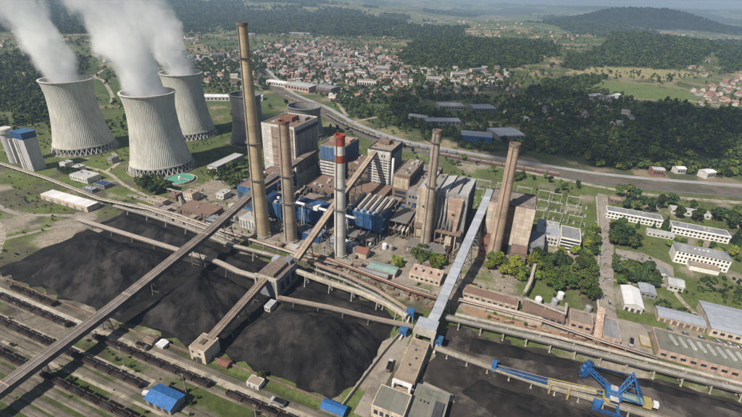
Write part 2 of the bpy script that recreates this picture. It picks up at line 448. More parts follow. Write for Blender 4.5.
def land_h(x, y):
    x = np.asarray(x, float); y = np.asarray(y, float)
    r = np.hypot(x, y); az = np.degrees(np.arctan2(x, y))
    def g(cx, cy, sx, sy, a): return a * np.exp(-(((x - cx) / sx) ** 2 + ((y - cy) / sy) ** 2))
    far = sstep(1150, 2200, r)
    h = g(430, 1900, 330, 420, 34) + g(1300, 2200, 420, 480, 62) + 165 * np.exp(-((((x - 3000) / 620) ** 2 + ((y - 5200) / 760) ** 2) ** 1.5))
    h = h + g(-300, 2100, 500, 200, 8) + g(850, 2900, 420, 300, 46) + g(1950, 3900, 600, 380, 62) + g(-250, 3300, 600, 300, 50) + g(1000, 3900, 500, 300, 55) + g(650, 1720, 160, 160, 12)
    h = h + far * 14 * (fbm(x / 500, y / 500, 3, 4) - 0.35)
    left = 1 - sstep(-8, 14, az)
    h = h + left * sstep(2900, 7200, r) * (130 + 170 * fbm(x / 900, y / 900, 31, 4))
    h = h + (1 - left) * sstep(4200, 8000, r) * 95 * fbm(x / 900, y / 900, 41, 4)
    h = h + sstep(7500, 11500, r) * (60 + 190 * fbm(x / 1500, y / 1500, 51, 4))
    return h * sstep(1050, 1500, r)

def lerp(a, b, t): return a + (b - a) * t[..., None]
def land_colour(x, y):
    u = x * CT + y * ST; v = -x * ST + y * CT
    r = np.hypot(x, y)
    C = lambda *c: np.broadcast_to(np.array(c), x.shape + (3,)).copy()
    n1 = fbm(x / 30, y / 30, 101, 5); n2 = fbm(x / 9, y / 9, 131, 4); n3 = fbm(x / 120, y / 120, 151, 4)
    # farmland patchwork
    a = 0.5; xr = x * math.cos(a) - y * math.sin(a) + 60 * n3; yr = x * math.sin(a) + y * math.cos(a) + 60 * n1
    ci = np.floor(xr / 210); cj = np.floor(yr / 85 + 0.37 * ci)
    k = _hash(ci, cj, 77)
    pal = np.array([(0.10, 0.115, 0.05), (0.145, 0.15, 0.075), (0.24, 0.195, 0.125), (0.065, 0.085, 0.035), (0.18, 0.165, 0.09),
                    (0.115, 0.13, 0.06), (0.08, 0.095, 0.04), (0.20, 0.165, 0.11)])
    col = pal[(k * 7.999).astype(int)]
    col = col * (0.75 + 0.5 * n2)[..., None]
    # low scrub patches in the farmland
    col = lerp(col, C(0.055, 0.07, 0.03), sstep(0.47, 0.58, n1) * 0.85)
    # bare pink-brown ploughed slope on the hill beyond
    m = np.exp(-(((x - 1420) / 130) ** 2 + ((y - 2650) / 140) ** 2)) + np.exp(-(((x - 1800) / 260) ** 2 + ((y - 3600) / 160) ** 2))
    col = lerp(col, C(0.38, 0.22, 0.15), sstep(0.35, 0.6, m + 0.2 * (n1 - 0.5)))
    m = np.exp(-(((x - 4200) / 1100) ** 2 + ((y - 4800) / 260) ** 2))
    col = lerp(col, C(0.36, 0.28, 0.19), sstep(0.3, 0.6, m + 0.3 * (n3 - 0.5)))
    # meadow beside the villas
    m = inpoly(x + 30 * n1, y + 30 * n1, [(560, 1130), (680, 1000), (860, 960), (880, 1080), (780, 1220), (640, 1260)])
    col = np.where(m[..., None], C(0.115, 0.145, 0.055) * (0.7 + 0.6 * n2)[..., None], col)
    m = inpoly(x + 60 * n1, y + 60 * n1, [(620, 1380), (900, 1330), (1150, 1480), (1020, 1560), (760, 1530)])
    col = np.where(m[..., None], C(0.24, 0.215, 0.11) * (0.65 + 0.7 * n2)[..., None], col)
    # built-up ground of the town
    tm = np.zeros(x.shape, bool)
    for p in TOWN: tm |= inpoly(x, y, p)
    col = lerp(col, lerp(C(0.21, 0.19, 0.165), C(0.075, 0.088, 0.045), sstep(0.42, 0.52, n2)), tm * 0.85)
    # works
    grass = C(0.096, 0.118, 0.038) * (0.65 + 0.7 * n2)[..., None]
    gravel = C(0.25, 0.215, 0.17) * (0.7 + 0.6 * n2)[..., None]
    dark = C(0.085, 0.073, 0.058) * (0.7 + 0.6 * n2)[..., None]
    w = 1 - sstep(0, 60, np.maximum(np.maximum(-640 - u, u - 300), np.maximum(30 - v, v - 520)))
    p = np.full(x.shape, 0.48)                      # share of grass
    p = np.where((u < -330) & (v > 262), 0.24, p)
    p = np.where((v > 360) & (u > -340), 0.30, p)
    p = np.where((u > 20) & (v > 262), 0.31, p)
    p = np.where((v > 226) & (v < 345) & (u > -330) & (u < 20), 0.62, p)
    p = np.where(v < 126, 0.51, p)
    p = np.where((u < -345) & (v < 262), 0.42, p)
    s = sstep(-0.07, 0.07, n1 - p)
    yard = lerp(gravel, grass, s)
    yard = lerp(yard, dark, sstep(0.53, 0.66, fbm(x / 18, y / 18, 171, 4)) * np.where(v < 300, 0.8, 0.25))
    yard = np.where((v < 126)[..., None], yard * 0.62, yard)
    col = lerp(col, yard, w)
    # beyond the works: green land behind the cooling towers
    bm = ((u < -330) & (v > 380) & (r < 1150)) * sstep(0.34, 0.42, n1)
    col = lerp(col, C(0.075, 0.098, 0.038) * (0.7 + 0.6 * n2)[..., None], bm * 0.8)
    # woodland floor
    wm = wood_mask(x, y)
    col = lerp(col, C(0.030, 0.042, 0.018) * (0.6 + 0.8 * n2)[..., None], wm * 0.92)
    return col

TOWN = [
    [(-487, 1915), (-214, 2015), (83, 1514), (76, 900), (-60, 850), (-120, 900), (-286, 1153)],
    [(74, 1328), (416, 1390), (360, 1059), (79, 953)],
    [(-667, 1362), (-441, 1729), (-239, 954), (-330, 900), (-497, 1107)],
    [(851, 1153), (1166, 1375), (1010, 1080), (791, 899), (742, 957)],
    [(1732, 2729), (2900, 3600), (1900, 2100), (1660, 2002)],
    [(524, 1031), (543, 926), (404, 859), (430, 1000)],
]
def make_land():
    front = np.radians(np.linspace(-62, 62, 760))
    back = np.radians(np.linspace(62, 298, 90))[1:-1]
    ang = np.concatenate([front, back])
    rad = np.concatenate([[8.0, 40, 80], np.geomspace(105, 13000, 400)])
    A, Rr = np.meshgrid(ang, rad)
    X = Rr * np.sin(A); Y = Rr * np.cos(A)
    Z = land_h(X, Y)
    na, nr = len(ang), len(rad)
    verts = np.stack([X, Y, Z], -1).reshape(-1, 3)
    verts = np.vstack([verts, [[0, 0, 0]]])
    i = np.arange(na); i2 = (i + 1) % na
    quads = []
    for j in range(nr - 1):
        quads.append(np.stack([j * na + i, (j + 1) * na + i, (j + 1) * na + i2, j * na + i2], -1))
    quads = np.concatenate(quads)[:, ::-1]
    me = bpy.data.meshes.new('ground')
    tri = np.stack([np.full(na, na * nr), i, i2], -1)[:, ::-1]
    nq, ntr = len(quads), len(tri)
    me.vertices.add(len(verts)); me.vertices.foreach_set('co', verts.ravel())
    me.loops.add(nq * 4 + ntr * 3)
    me.loops.foreach_set('vertex_index', np.concatenate([quads.ravel(), tri.ravel()]).astype(np.int32))
    me.polygons.add(nq + ntr)
    me.polygons.foreach_set('loop_start', np.concatenate([np.arange(nq) * 4, nq * 4 + np.arange(ntr) * 3]).astype(np.int32))
    me.update(calc_edges=True); me.validate()
    colr = land_colour(verts[:, 0], verts[:, 1])
    at = me.color_attributes.new('land', 'FLOAT_COLOR', 'POINT')
    at.data.foreach_set('color', np.concatenate([colr, np.ones((len(colr), 1))], 1).astype(np.float32).ravel())
    me.polygons.foreach_set('use_smooth', [True] * len(me.polygons))
    m = bpy.data.materials.new('land'); m.use_nodes = True
    n = m.node_tree.nodes; l = m.node_tree.links
    b = n['Principled BSDF']; b.inputs['Roughness'].default_value = 0.95; b.inputs['Specular IOR Level'].default_value = 0.1
    ca = n.new('ShaderNodeVertexColor'); ca.layer_name = 'land'
    g = n.new('ShaderNodeNewGeometry')
    nz = n.new('ShaderNodeTexNoise'); nz.inputs['Scale'].default_value = 0.35; nz.inputs['Detail'].default_value = 8; nz.inputs['Roughness'].default_value = 0.75
    l.new(g.outputs['Position'], nz.inputs['Vector'])
    mr = n.new('ShaderNodeMapRange'); mr.inputs[1].default_value = 0.3; mr.inputs[2].default_value = 0.7
    mr.inputs[3].default_value = 0.55; mr.inputs[4].default_value = 1.45
    l.new(nz.outputs['Fac'], mr.inputs[0])
    mx = n.new('ShaderNodeMix'); mx.data_type = 'RGBA'; mx.blend_type = 'MULTIPLY'; mx.inputs[0].default_value = 1.0
    l.new(ca.outputs['Color'], mx.inputs[6]); l.new(mr.outputs[0], mx.inputs[7])
    l.new(mx.outputs[2], b.inputs['Base Color'])
    me.materials.append(m)
    o = bpy.data.objects.new('ground', me); COL.objects.link(o)
    struct(o)
make_land()

def sheet(name, pts, z, m, label=None, uvspace=True):
    """flat patch of ground"""
    P = [W(*p) if uvspace else p for p in pts]
    mb = MB(); mb.face([(x, y, z) for x, y in P])
    me = mb.mesh(name, m)
    if me.polygons[0].normal.z < 0: me.flip_normals()
    return struct(link(name, me), label=label)
def rough_outline(pts, amp, seed, step=4.0):
    g = random.Random(seed); out = []
    for i in range(len(pts)):
        a = pts[i]; b = pts[(i + 1) % len(pts)]; k = max(1, int(math.hypot(b[0] - a[0], b[1] - a[1]) / step))
        for j in range(k): out.append((a[0] + (b[0] - a[0]) * j / k + g.uniform(-amp, amp), a[1] + (b[1] - a[1]) * j / k + g.uniform(-amp, amp)))
    return out
def ribbon_pts(pts, sub=8):
    """smooth path through the points"""
    P = [np.array(p, float) for p in pts]
    if len(P) < 3: return P
    out = []
    for i in range(len(P) - 1):
        p0 = P[max(i - 1, 0)]; p1 = P[i]; p2 = P[i + 1]; p3 = P[min(i + 2, len(P) - 1)]
        for t in np.linspace(0, 1, sub, endpoint=False):
            out.append(0.5 * ((2 * p1) + (-p0 + p2) * t + (2 * p0 - 5 * p1 + 4 * p2 - p3) * t * t + (-p0 + 3 * p1 - 3 * p2 + p3) * t ** 3))
    out.append(P[-1]); return out
def offset_path(P, d):
    out = []
    for i in range(len(P)):
        t = P[min(i + 1, len(P) - 1)] - P[max(i - 1, 0)]; t = t / np.linalg.norm(t)
        out.append(P[i] + np.array([-t[1], t[0]]) * d)
    return out
def ribbon(name, pts, width, z, m, uvspace=False, sub=8, off=0.0, drape=False, edge_noise=0.0):
    P = ribbon_pts([W(*p) if uvspace else p for p in pts], sub)
    L = offset_path(P, off + width / 2); Rr = offset_path(P, off - width / 2)
    mb = MB()
    def zz(p): return z + (float(land_h(p[0], p[1])) if drape else 0)
    if edge_noise:
        L = [p + np.array([random.uniform(-1, 1), random.uniform(-1, 1)]) * edge_noise for p in L]
        Rr = [p + np.array([random.uniform(-1, 1), random.uniform(-1, 1)]) * edge_noise for p in Rr]
    for i in range(len(P) - 1):
        mb.face([(*Rr[i], zz(Rr[i])), (*Rr[i + 1], zz(Rr[i + 1])), (*L[i + 1], zz(L[i + 1])), (*L[i], zz(L[i]))])
    return struct(mb.build(name, m))

# --- roads and paved ground
ribbon('road', [(74, 246), (74.5, 300), (82, 380), (87, 500)], 10.0, 0.05, 'road', uvspace=True)
ribbon('pavement', [(68, 262), (68.4, 300), (75.5, 380), (80.5, 490)], 1.6, 0.16, 'concrete_pale', uvspace=True)
ribbon('road', [(-100, 240), (-40, 259), (20, 262), (120, 268), (250, 271)], 7.0, 0.045, 'road', uvspace=True)
ribbon('road', [(-380, 268), (-300, 262), (-215, 252), (-100, 252)], 6.0, 0.04, 'road', uvspace=True)
ribbon('path', [(-510, 208), (-470, 196), (-430, 194), (-390, 210), (-360, 216)], 5.0, 0.05, 'road', uvspace=True)
ribbon('path', [(-400, 150), (-378, 190), (-362, 203), (-335, 203)], 4.5, 0.055, 'road', uvspace=True)
ribbon('path', [(-560, 190), (-480, 182), (-420, 172), (-380, 148), (-350, 120)], 4.0, 0.06, 'road_pale', uvspace=True)
ribbon('path', [(-520, 300), (-455, 300), (-400, 282), (-345, 270)], 4.0, 0.05, 'road_pale', uvspace=True)
ribbon('path', [(-505, 350), (-470, 330), (-455, 300)], 5.0, 0.055, 'road_pale', uvspace=True)
ribbon('path', [(118, 350), (122, 325), (128, 305), (135, 295), (150, 292)], 3.5, 0.05, 'road_pale', uvspace=True)
ribbon('path', [(79, 318), (105, 322), (122, 330)], 3.5, 0.055, 'road_pale', uvspace=True)
sheet('pavement', [(86, 344), (126, 338), (130, 362), (110, 374), (88, 372)], 0.04, 'road')
sheet('pavement', [(92, 450), (200, 446), (200, 456), (92, 462)], 0.04, 'asphalt')
sheet('pavement', [(-330, 246), (-175, 243), (-60, 241), (-20, 300), (-35, 345), (-300, 345)], 0.02, 'yard_ground')
sheet('pavement', [(-20, 231), (92, 233), (92, 238.5), (-20, 237)], 0.03, 'orange_soil')
sheet('pavement', [(76, 240), (96, 240), (96, 268), (76, 268)], 0.035, 'road')
# rail yard strips
ribbon('service_road', [(-330, 118), (-237, 118)], 3.6, 0.06, 'concrete_pale', uvspace=True)
ribbon('service_road', [(-236, 118.3), (-150, 118.7), (-40, 118.6)], 6.2, 0.06, 'road_pale', uvspace=True, edge_noise=0.3)
ribbon('service_road', [(-310, 101.6), (-190, 102)], 2.8, 0.06, 'road_pale', uvspace=True, edge_noise=0.2)
ribbon('service_road', [(-190, 102.2), (-164, 102.2)], 4.5, 0.065, 'road_pale', uvspace=True, edge_noise=0.3)
ribbon('service_road', [(-270, 89), (-140, 90)], 2.0, 0.06, 'road_pale', uvspace=True, edge_noise=0.5)
# coal yards
sheet('coal_yard', rough_outline([(-352, 130), (-236, 129.5), (-162, 131), (-140, 133.5), (-66, 134), (-58, 206), (-75, 214), (-150, 222), (-175, 226), (-215, 229), (-270, 238), (-348, 244)], 2.6, 3, 6.0), 0.03, 'coal_floor')
sheet('coal_yard', rough_outline([(-36, 128), (10, 60), (320, 60), (320, 228), (-26, 214)], 2.6, 4, 6.0), 0.03, 'coal_brown')
# trunk road and railway corridor behind the works
MAIN = [(-560, 1720), (-420, 1400), (-328, 1233), (-202, 937), (-106, 799), (-41, 685), (40, 596), (124, 552), (199, 520), (290, 484), (400, 466), (560, 452), (800, 440)]
ribbon('rail_corridor', MAIN[2:], 27, 0.05, 'rail_ground', off=-8)
ribbon('service_road', MAIN[5:], 6, 0.07, 'asphalt', off=-22)
ribbon('trunk_road', MAIN, 10, 0.09, 'highway', off=14, drape=False)
ribbon('road', [(60, 590), (130, 555), (230, 497), (330, 452), (480, 436), (700, 420)], 8, 0.1, 'road_pale', off=-18)
ribbon('road', [(-790, 1328), (-700, 1060), (-640, 990), (-537, 847), (-500, 780)], 7, 0.12, 'road_pale')
ribbon('road', [(-1044, 1711), (-790, 1328)], 7, 0.6, 'road_pale', drape=True)
ribbon('road', [(740, 1010), (790, 960), (860, 920), (960, 900)], 8, 0.12, 'concrete_pale')
ribbon('road', [(110, 760), (70, 745), (20, 752), (-10, 730), (-40, 700)], 7, 0.1, 'road_pale')
ribbon('road', [(-200, 1080), (-150, 980), (-100, 900), (-70, 820), (-50, 745)], 7, 0.1, 'road_pale')

# streets of the town
for pts in ([(-60, 900), (-150, 1120), (-260, 1400), (-380, 1800)], [(40, 920), (0, 1150), (-80, 1450), (-200, 1900)], [(-280, 1180), (-120, 1150), (60, 1200)],
            [(-380, 1450), (-200, 1420), (60, 1440)], [(90, 1000), (200, 1060), (330, 1120), (400, 1300)], [(-600, 1350), (-450, 1250), (-330, 1050)], [(-430, 1680), (-250, 1700), (-120, 1640)]):
    ribbon('street', pts, 8, 0.5, 'highway', drape=True)
# ------------------------------------------------------------------ cooling towers
def cooling_tower(label, u, v, H, rb, rt, rtop, m, ribs=100, group=None, columns=40, colh=9.0):
    t = thing('cooling_tower', label, 'cooling tower', u, v, group=group)
    zt = 0.80 * H
    def rad(z):
        if z <= zt:
            k = math.sqrt((rb / rt) ** 2 - 1) / zt
            return rt * math.sqrt(1 + (k * (zt - z)) ** 2)
        return rt + (rtop - rt) * ((z - zt) / (H - zt)) ** 1.6
    n = ribs * 4
    zs = [colh + (H - colh) * i / 36 for i in range(37)]
    mb = MB()
    for z in zs:
        for i in range(n):
            a = 2 * math.pi * i / n + (z / H) * 0.3
            r = rad(z) + (0.24 if i % 4 == 0 else 0.0)
            mb.v.append((r * math.cos(a), r * math.sin(a), z))
    for z in reversed(zs):
        for i in range(n):
            a = 2 * math.pi * i / n + (z / H) * 0.3; r = rad(z) - 0.7
            mb.v.append((r * math.cos(a), r * math.sin(a), z))
    rows = 2 * len(zs)
    for j in range(rows):
        j2 = (j + 1) % rows
        for i in range(n):
            i2 = (i + 1) % n
            mb.f.append([j * n + i, j * n + i2, j2 * n + i2, j2 * n + i]); mb.mi.append(0)
    mb.build('shell', m, t)
    rim = MB(); r = rad(H)
    rim.lathe([(r - 1.0, H), (r + 1.1, H), (r + 1.1, H + 1.1), (r - 1.0, H + 1.1), (r - 1.0, H)], 96)
    rim.build('rim', m, t)
    lin = MB(); r = rad(colh)
    lin.lathe([(r - 0.9, colh - 0.6), (r + 0.7, colh - 0.6), (r + 0.7, colh + 1.2), (r - 0.9, colh + 1.2), (r - 0.9, colh - 0.6)], 96)
    lin.build('ring_beam', m, t)
    r0 = rad(0) + 1.0; r1 = rad(colh)
    da = math.pi / columns
    cm = MB()
    for s in (-1, 1):
        cm.beam((r0, 0, 0.4), (r1 * math.cos(s * da), r1 * math.sin(s * da), colh - 0.3), 0.75, 0.75)
    cme = cm.mesh('column', m)
    for i in range(columns):
        o = link('column', cme, t); o.rotation_euler = (0, 0, 2 * math.pi * i / columns)
    bs = MB()
    bs.lathe([(r0 + 2.2, 0.0), (r0 + 2.2, 1.5), (r0 + 1.6, 1.5), (r0 + 1.6, 0.5), (0.1, 0.5)], 96)
    bs.build('basin', 'concrete', t)
    fill = MB(); fill.lathe([(r1 * 0.88, 0.5), (r1 * 0.86, colh + 2)], 64, cap1=True)
    fill.build('fill_pack', 'wall_dark', t)
    return t
cooling_tower('pale ribbed cooling tower steaming beside the blue-topped silo', -553, 348, 89, 37, 26.2, 28.6, 'tower_concrete')
cooling_tower('pale ribbed cooling tower steaming behind the round green settling tank', -410, 342, 89, 36, 25.8, 28.2, 'tower_concrete')
cooling_tower('pale ribbed cooling tower steaming, half hidden behind another one', -478, 460, 89, 36, 25.8, 28.2, 'tower_concrete')
cooling_tower('dark old cooling tower without steam behind the tallest chimney', -378, 470, 68, 26, 19.5, 21, 'tower_concrete_old', ribs=48, columns=28, colh=6)
cooling_tower('dark old cooling tower without steam behind the large boiler house', -322, 533, 46, 30, 23, 25, 'tower_concrete_old', ribs=48, columns=28, colh=6)

# ------------------------------------------------------------------ chimneys
def chimney(label, u, v, H, r0, r1, m, rings=(), stripes=(), cap='chimney_top', ladder=True):
    t = thing('chimney', label, 'chimney', u, v)
    rad = lambda z: r0 + (r1 - r0) * (z / H) ** 0.85
    cuts = [0.0] + [x for s in stripes for x in s[:2]] + [H]
    if not stripes:
        mb = MB(); mb.lathe([(rad(H * i / 14), H * i / 14) for i in range(15)], 32); mb.build('shaft', m, t, True)
    else:
        z = 0.0
        for (a, b, sm) in list(stripes) + [(H, H, None)]:
            if a - z > 0.01:
                mb = MB(); k = max(2, int((a - z) / 8) + 1)
                mb.lathe([(rad(z + (a - z) * i / k), z + (a - z) * i / k) for i in range(k + 1)], 32); mb.build('shaft', m, t, True)
            if sm:
                mb = MB(); mb.lathe([(rad(a) + 0.02, a), (rad(b) + 0.02, b)], 32); mb.build('painted_band', sm, t, True)
            z = b
    mb = MB(); mb.lathe([(r1 + 0.05, H - 2.2), (r1 + 0.4, H - 2.0), (r1 + 0.4, H), (r1 - 0.7, H), (r1 - 0.7, H - 6)], 32)
    mb.build('cap', cap, t)
    mb = MB(); mb.lathe([(r1 - 0.75, H - 5), (0.05, H - 5)], 24); mb.build('flue_mouth', 'soot', t)
    for z in rings:
        r = rad(z); mb = MB()
        mb.lathe([(r, z - 0.4), (r + 1.5, z - 0.25), (r + 1.5, z), (r, z)], 32)
        for i in range(20):
            a = 2 * math.pi * i / 20; mb.beam(((r + 1.45) * math.cos(a), (r + 1.45) * math.sin(a), z), ((r + 1.45) * math.cos(a), (r + 1.45) * math.sin(a), z + 1.2), 0.12)
        mb.lathe([(r + 1.4, z + 1.1), (r + 1.5, z + 1.1), (r + 1.5, z + 1.25), (r + 1.4, z + 1.25)], 32)
        mb.build('platform', 'steel', t)
    if ladder:
        mb = MB(); a = R(-100)
        pts = [((rad(z) + 0.45) * math.cos(a), (rad(z) + 0.45) * math.sin(a), z) for z in (2, H * 0.5, H - 1)]
        for p, q in zip(pts, pts[1:]): mb.beam(p, q, 0.8, 0.5)
        mb.build('ladder', 'steel', t)
    mb = MB(); mb.lathe([(r0 + 1.6, 0), (r0 + 1.6, 1.6), (r0 - 0.5, 1.6)], 8); mb.build('plinth', 'concrete', t)
    return t
chimney('tallest tan concrete chimney, rising beside the long dark conveyor', -204.4, 258.6, 173, 6.9, 3.6, 'chimney_tan', rings=(55, 86, 150))
chimney('shorter brownish concrete chimney between the tallest chimney and the red-banded one', -177.5, 261.9, 106, 5.8, 4.2, 'chimney_grey', rings=(38, 62), stripes=((60, 104, 'chimney_pink'),), cap='rust_red')
chimney('white chimney with red bands at its top', -128.2, 258.9, 103, 4.9, 3.8, 'chimney_white', rings=(44, 62), stripes=((82, 88, 'chimney_red'), (95, 101, 'chimney_red')), cap='chimney_red')
chimney('grey-tan chimney in front of the boiler house with ridged grey roof', -66.5, 298, 105, 4.6, 3.1, 'chimney_grey', rings=(60, 96))
chimney('plain pinkish chimney in front of the boiler house with brown gravel roof', -10.5, 309, 100, 5.4, 3.7, 'chimney_pink', rings=())

# ------------------------------------------------------------------ building helper
def windows(root, face, x0, x1, zs, n, w, h, w2, d2, m='glass', name='window'):
    """row(s) of windows on one face: 'f' faces the rail yard, 'r' faces along u, 'l' the other end"""
    mb = MB()
    if face == 'f': mb.box(-w / 2, w / 2, -0.12, 0.12, 0, h)
    else: mb.box(-0.12, 0.12, -w / 2, w / 2, 0, h)
    me = mb.mesh(name, m)
    for z in zs:
        for i in range(n):
            p = x0 + (x1 - x0) * (i + 0.5) / n
            if face == 'f': link(name, me, root, loc=(p, -d2, z))
            elif face == 'r': link(name, me, root, loc=(w2, p, z))
            else: link(name, me, root, loc=(-w2, p, z))
def bldg(name, label, cat, u0, u1, v0, v1, h, wall, roof, parapet=0.8, rot=0.0, group=None, gable=None, rise=2.0, over=0.5, skirt=None):
    t = thing(name, label, cat, (u0 + u1) / 2, (v0 + v1) / 2, rot=rot, group=group)
    w = (u1 - u0) / 2; d = (v1 - v0) / 2
    if gable:
        MB().gable_wall(-w, w, -d, d, 0, h, h + rise, gable).build('wall', wall, t)
        MB().gable(-w, w, -d, d, h + 0.03, h + rise + 0.03, gable, over).build('roof', roof, t)
    else:
        MB().box(-w, w, -d, d, 0, h).build('wall', wall, t)
        MB().box(-w + 0.5, w - 0.5, -d + 0.5, d - 0.5, h - 0.1, h + 0.12).build('roof', roof, t)
        if parapet:
            p = MB(); k = 0.45
            p.box(-w - 0.05, w + 0.05, -d - 0.05, -d + k, h - 0.3, h + parapet)
            p.box(-w - 0.05, w + 0.05, d - k, d + 0.05, h - 0.3, h + parapet)
            p.box(-w - 0.05, -w + k, -d + k, d - k, h - 0.3, h + parapet)
            p.box(w - k, w + 0.05, -d + k, d - k, h - 0.3, h + parapet)
            p.build('parapet', wall, t)
    return t, w, d
def roof_units(t, w, d, h, n, m='steel_light', seed=1, size=(1.5, 4.0)):
    rr = random.Random(seed); t = next((c for c in t.children if c.name.split('.')[0] == 'roof'), t)
    for i in range(n):
        a = rr.uniform(*size); b = rr.uniform(*size); c = rr.uniform(0.8, 2.2)
        x = rr.uniform(-w + 3, w - 3); y = rr.uniform(-d + 3, d - 3)
        mb = MB(); mb.box(x - a / 2, x + a / 2, y - b / 2, y + b / 2, h + 0.1, h + c); mb.build('roof_unit', m if i % 3 else 'steel', t)
def pipe(t, pts, r, m, name='pipe', n=10):
    MB().tube(pts, r, n).build(name, m, t, True)

# --- boiler house A (white and brown, in front of the old cooling tower)
t, w, d = bldg('boiler_house', 'tall boiler house with brown panelled front and side wall greyed as in shade', 'boiler house', -267, -227, 353, 403, 70, 'wall_white', 'roof_brown', 1.2)
for i in range(3):
    x = -w + 13 + i * 8.6; MB().box(x, x + 8.2, -d - 1.4, -d + 0.2, 22, 69).build('panel', 'wall_panel', t)
    for k in range(4): MB().box(x + 0.6, x + 7.6, -d - 1.6, -d - 1.35, 27 + k * 10, 28 + k * 10).build('panel_joint', 'wall_brown', t)
MB().box(w - 2.6, w + 0.6, -d - 0.6, -d + 2.5, 14, 69).build('corner_pier', 'wall_white', t)
MB().box(w - 0.1, w + 0.5, -d + 5, d - 3, 18, 62).build('side_face', 'wall_grey', t)  # grey carries the white wall's shaded side in its colour
MB().box(w - 0.1, w + 0.9, -d + 3, d - 1, 62.2, 66).build('cladding_band', 'wall_dark', t)
for k in range(3): MB().box(w - 0.1, w + 0.7, -d + 8 + k * 14, -d + 8.5 + k * 14, 18, 61.8).build('mullion', 'wall_dark', t)
MB().box(-8, 6, -6, 8, 70, 75).build('penthouse', 'rust_red', t)
MB().box(8, 15, 6, 16, 70, 73).build('penthouse', 'wall_grey', t)
roof_units(t, w, d, 70, 8, seed=3)
# blue foot
t, w, d = bldg('filter_house', 'blue filter house with dark openings at the foot of the brown-fronted boiler house', 'filter house', -257, -227, 293, 351, 24, 'blue_steel', 'roof_brown', 0.6)
for i in range(4): MB().box(-w + 2 + i * 7.2, -w + 6.3 + i * 7.2, -d - 0.2, -d + 0.1, 3, 18).build('opening', 'wall_dark', t)
for i in range(5): MB().box(w - 0.1, w + 0.2, -d + 3 + i * 10, -d + 9 + i * 10, 3, 19).build('opening', 'wall_dark', t)
roof_units(t, w, d, 24, 6, seed=9)
MB().box(-w + 3, -w + 10, -4, 6, 24, 28).build('penthouse', 'roof_white', t)

# --- boiler house B (blue band, behind the red and white chimney)
t, w, d = bldg('boiler_house', 'boiler house with blue upper storey behind the red-banded chimney', 'boiler house', -208, -180, 373, 412, 50, 'wall_grey', 'roof_brown', 1.0)
for i in range(2): MB().box(-w - 0.3 + i * (w + 0.2), -0.2 + i * (w + 0.4), -d - 0.4, -d + 0.1, 35, 48.5).build('blue_panel', 'blue_dull', t)
MB().box(w - 0.1, w + 0.5, -d - 0.4, d, 10, 48.5).build('side_face', 'blue_deep', t)
for k in range(6): MB().box(-w - 0.4, w, -d - 0.7, -d + 0.1, 14 + 3.4 * k, 15.8 + 3.4 * k).build('louvre', 'wall_white', t)
for k in range(6): MB().box(-w + 1, w - 1, -d - 0.25, -d + 0.1, 15.9 + 3.4 * k, 17.3 + 3.4 * k).build('window_band', 'wall_dark', t)
MB().box(-w + 3, -2, -4, 10, 50, 54).build('penthouse', 'roof_tan', t)
MB().box(2, w - 2, 0, 12, 50, 52.5).build('penthouse', 'wall_pink', t)
roof_units(t, w, d, 50, 5, seed=5)
t, w, d = bldg('bunker_house', 'low brown-roofed bunker house below the blue-banded boiler house', 'building', -206, -168, 338, 371, 16, 'wall_brown', 'roof_brown', 0.8)
windows(t, 'f', -w + 2, w - 2, (4, 9.5), 8, 2.6, 3.2, w, d)
roof_units(t, w, d, 16, 9, seed=6)

# --- boiler house C (white grid front)
t, w, d = bldg('boiler_house', 'boiler house with white gridded front and dark window bands', 'boiler house', -152, -127, 373, 408, 55, 'wall_dark', 'roof_tan', 1.0)
MB().box(-w - 0.5, w - 1.2, -d - 0.5, -d + 0.1, 45, 54).build('front_panel', 'wall_white', t)
for k in range(9):
    z = 20 + k * 2.8
    MB().box(-w - 0.5, w - 1.2, -d - 0.5, -d + 0.1, z, z + 1.4).build('spandrel', 'wall_white', t)
for k in range(5):
    x = -w + 0.2 + k * (2 * w - 3.0) / 4
    MB().box(x - 0.55, x + 0.55, -d - 0.8, -d + 0.1, 12, 54.5).build('pier', 'wall_white', t)
MB().box(2, 6, -d - 0.7, -d - 0.4, 48, 50.5).build('vent', 'wall_dark', t)
pipe(t, [(w + 1.6, -d + 2, 8), (w + 1.6, -d + 2, 48)], 1.3, 'roof_white', 'downpipe')
MB().box(w - 0.1, w + 0.4, -d + 6, d - 3, 12, 50).build('side_face', 'wall_bluegrey', t)  # front stays white; shade on this side is put into its colour
MB().box(-9, 3, 0, 12, 55, 59).build('penthouse', 'wall_brown', t)
roof_units(t, w, d, 55, 6, 'rust', seed=11)
t, w, d = bldg('bunker_house', 'low rust-roofed bunker house below the white gridded front', 'building', -158, -122, 340, 371, 19, 'wall_brown', 'roof_brown', 0.6)
for k in range(5): MB().box(-w + 2 + 7 * k, -w + 5.5 + 7 * k, -d - 0.15, -d + 0.1, 6, 15).build('opening', 'wall_dark', t)
MB().box(-w, w, -d - 2.5, -d - 0.2, 4.5, 5.5).build('gallery', 'steel', t)

# --- boiler house D (narrow brown block)
t, w, d = bldg('boiler_house', 'narrow brown block with a flat roof beside the white gridded boiler house', 'boiler house', -117, -100, 352, 402, 40, 'wall_brown', 'roof_gravel', 1.0)
MB().box(-w - 0.3, w + 0.3, -d - 0.5, -d + 0.1, 4, 14).build('front_panel', 'wall_white', t)
MB().box(-w + 1.2, w - 1.2, -d - 0.3, -d + 0.1, 27, 38).build('front_panel', 'wall_beige', t)
for k in range(2): MB().box(-w + 3, w - 3, -d - 0.3, -d + 0.1, 16.5 + 5 * k, 19.5 + 5 * k).build('window_band', 'glass', t)
MB().box(w - 0.1, w + 0.3, -d + 2, d - 2, 6, 36).build('side_face', 'wall_dark', t)
roof_units(t, w, d, 40, 9, seed=13)
t, w, d = bldg('turbine_hall', 'long dark-roofed turbine hall behind the narrow brown block', 'hall', -178, -86, 412, 436, 24, 'wall_dark', 'roof_gravel', 0.8)
roof_units(t, w, d, 24, 12, seed=15)

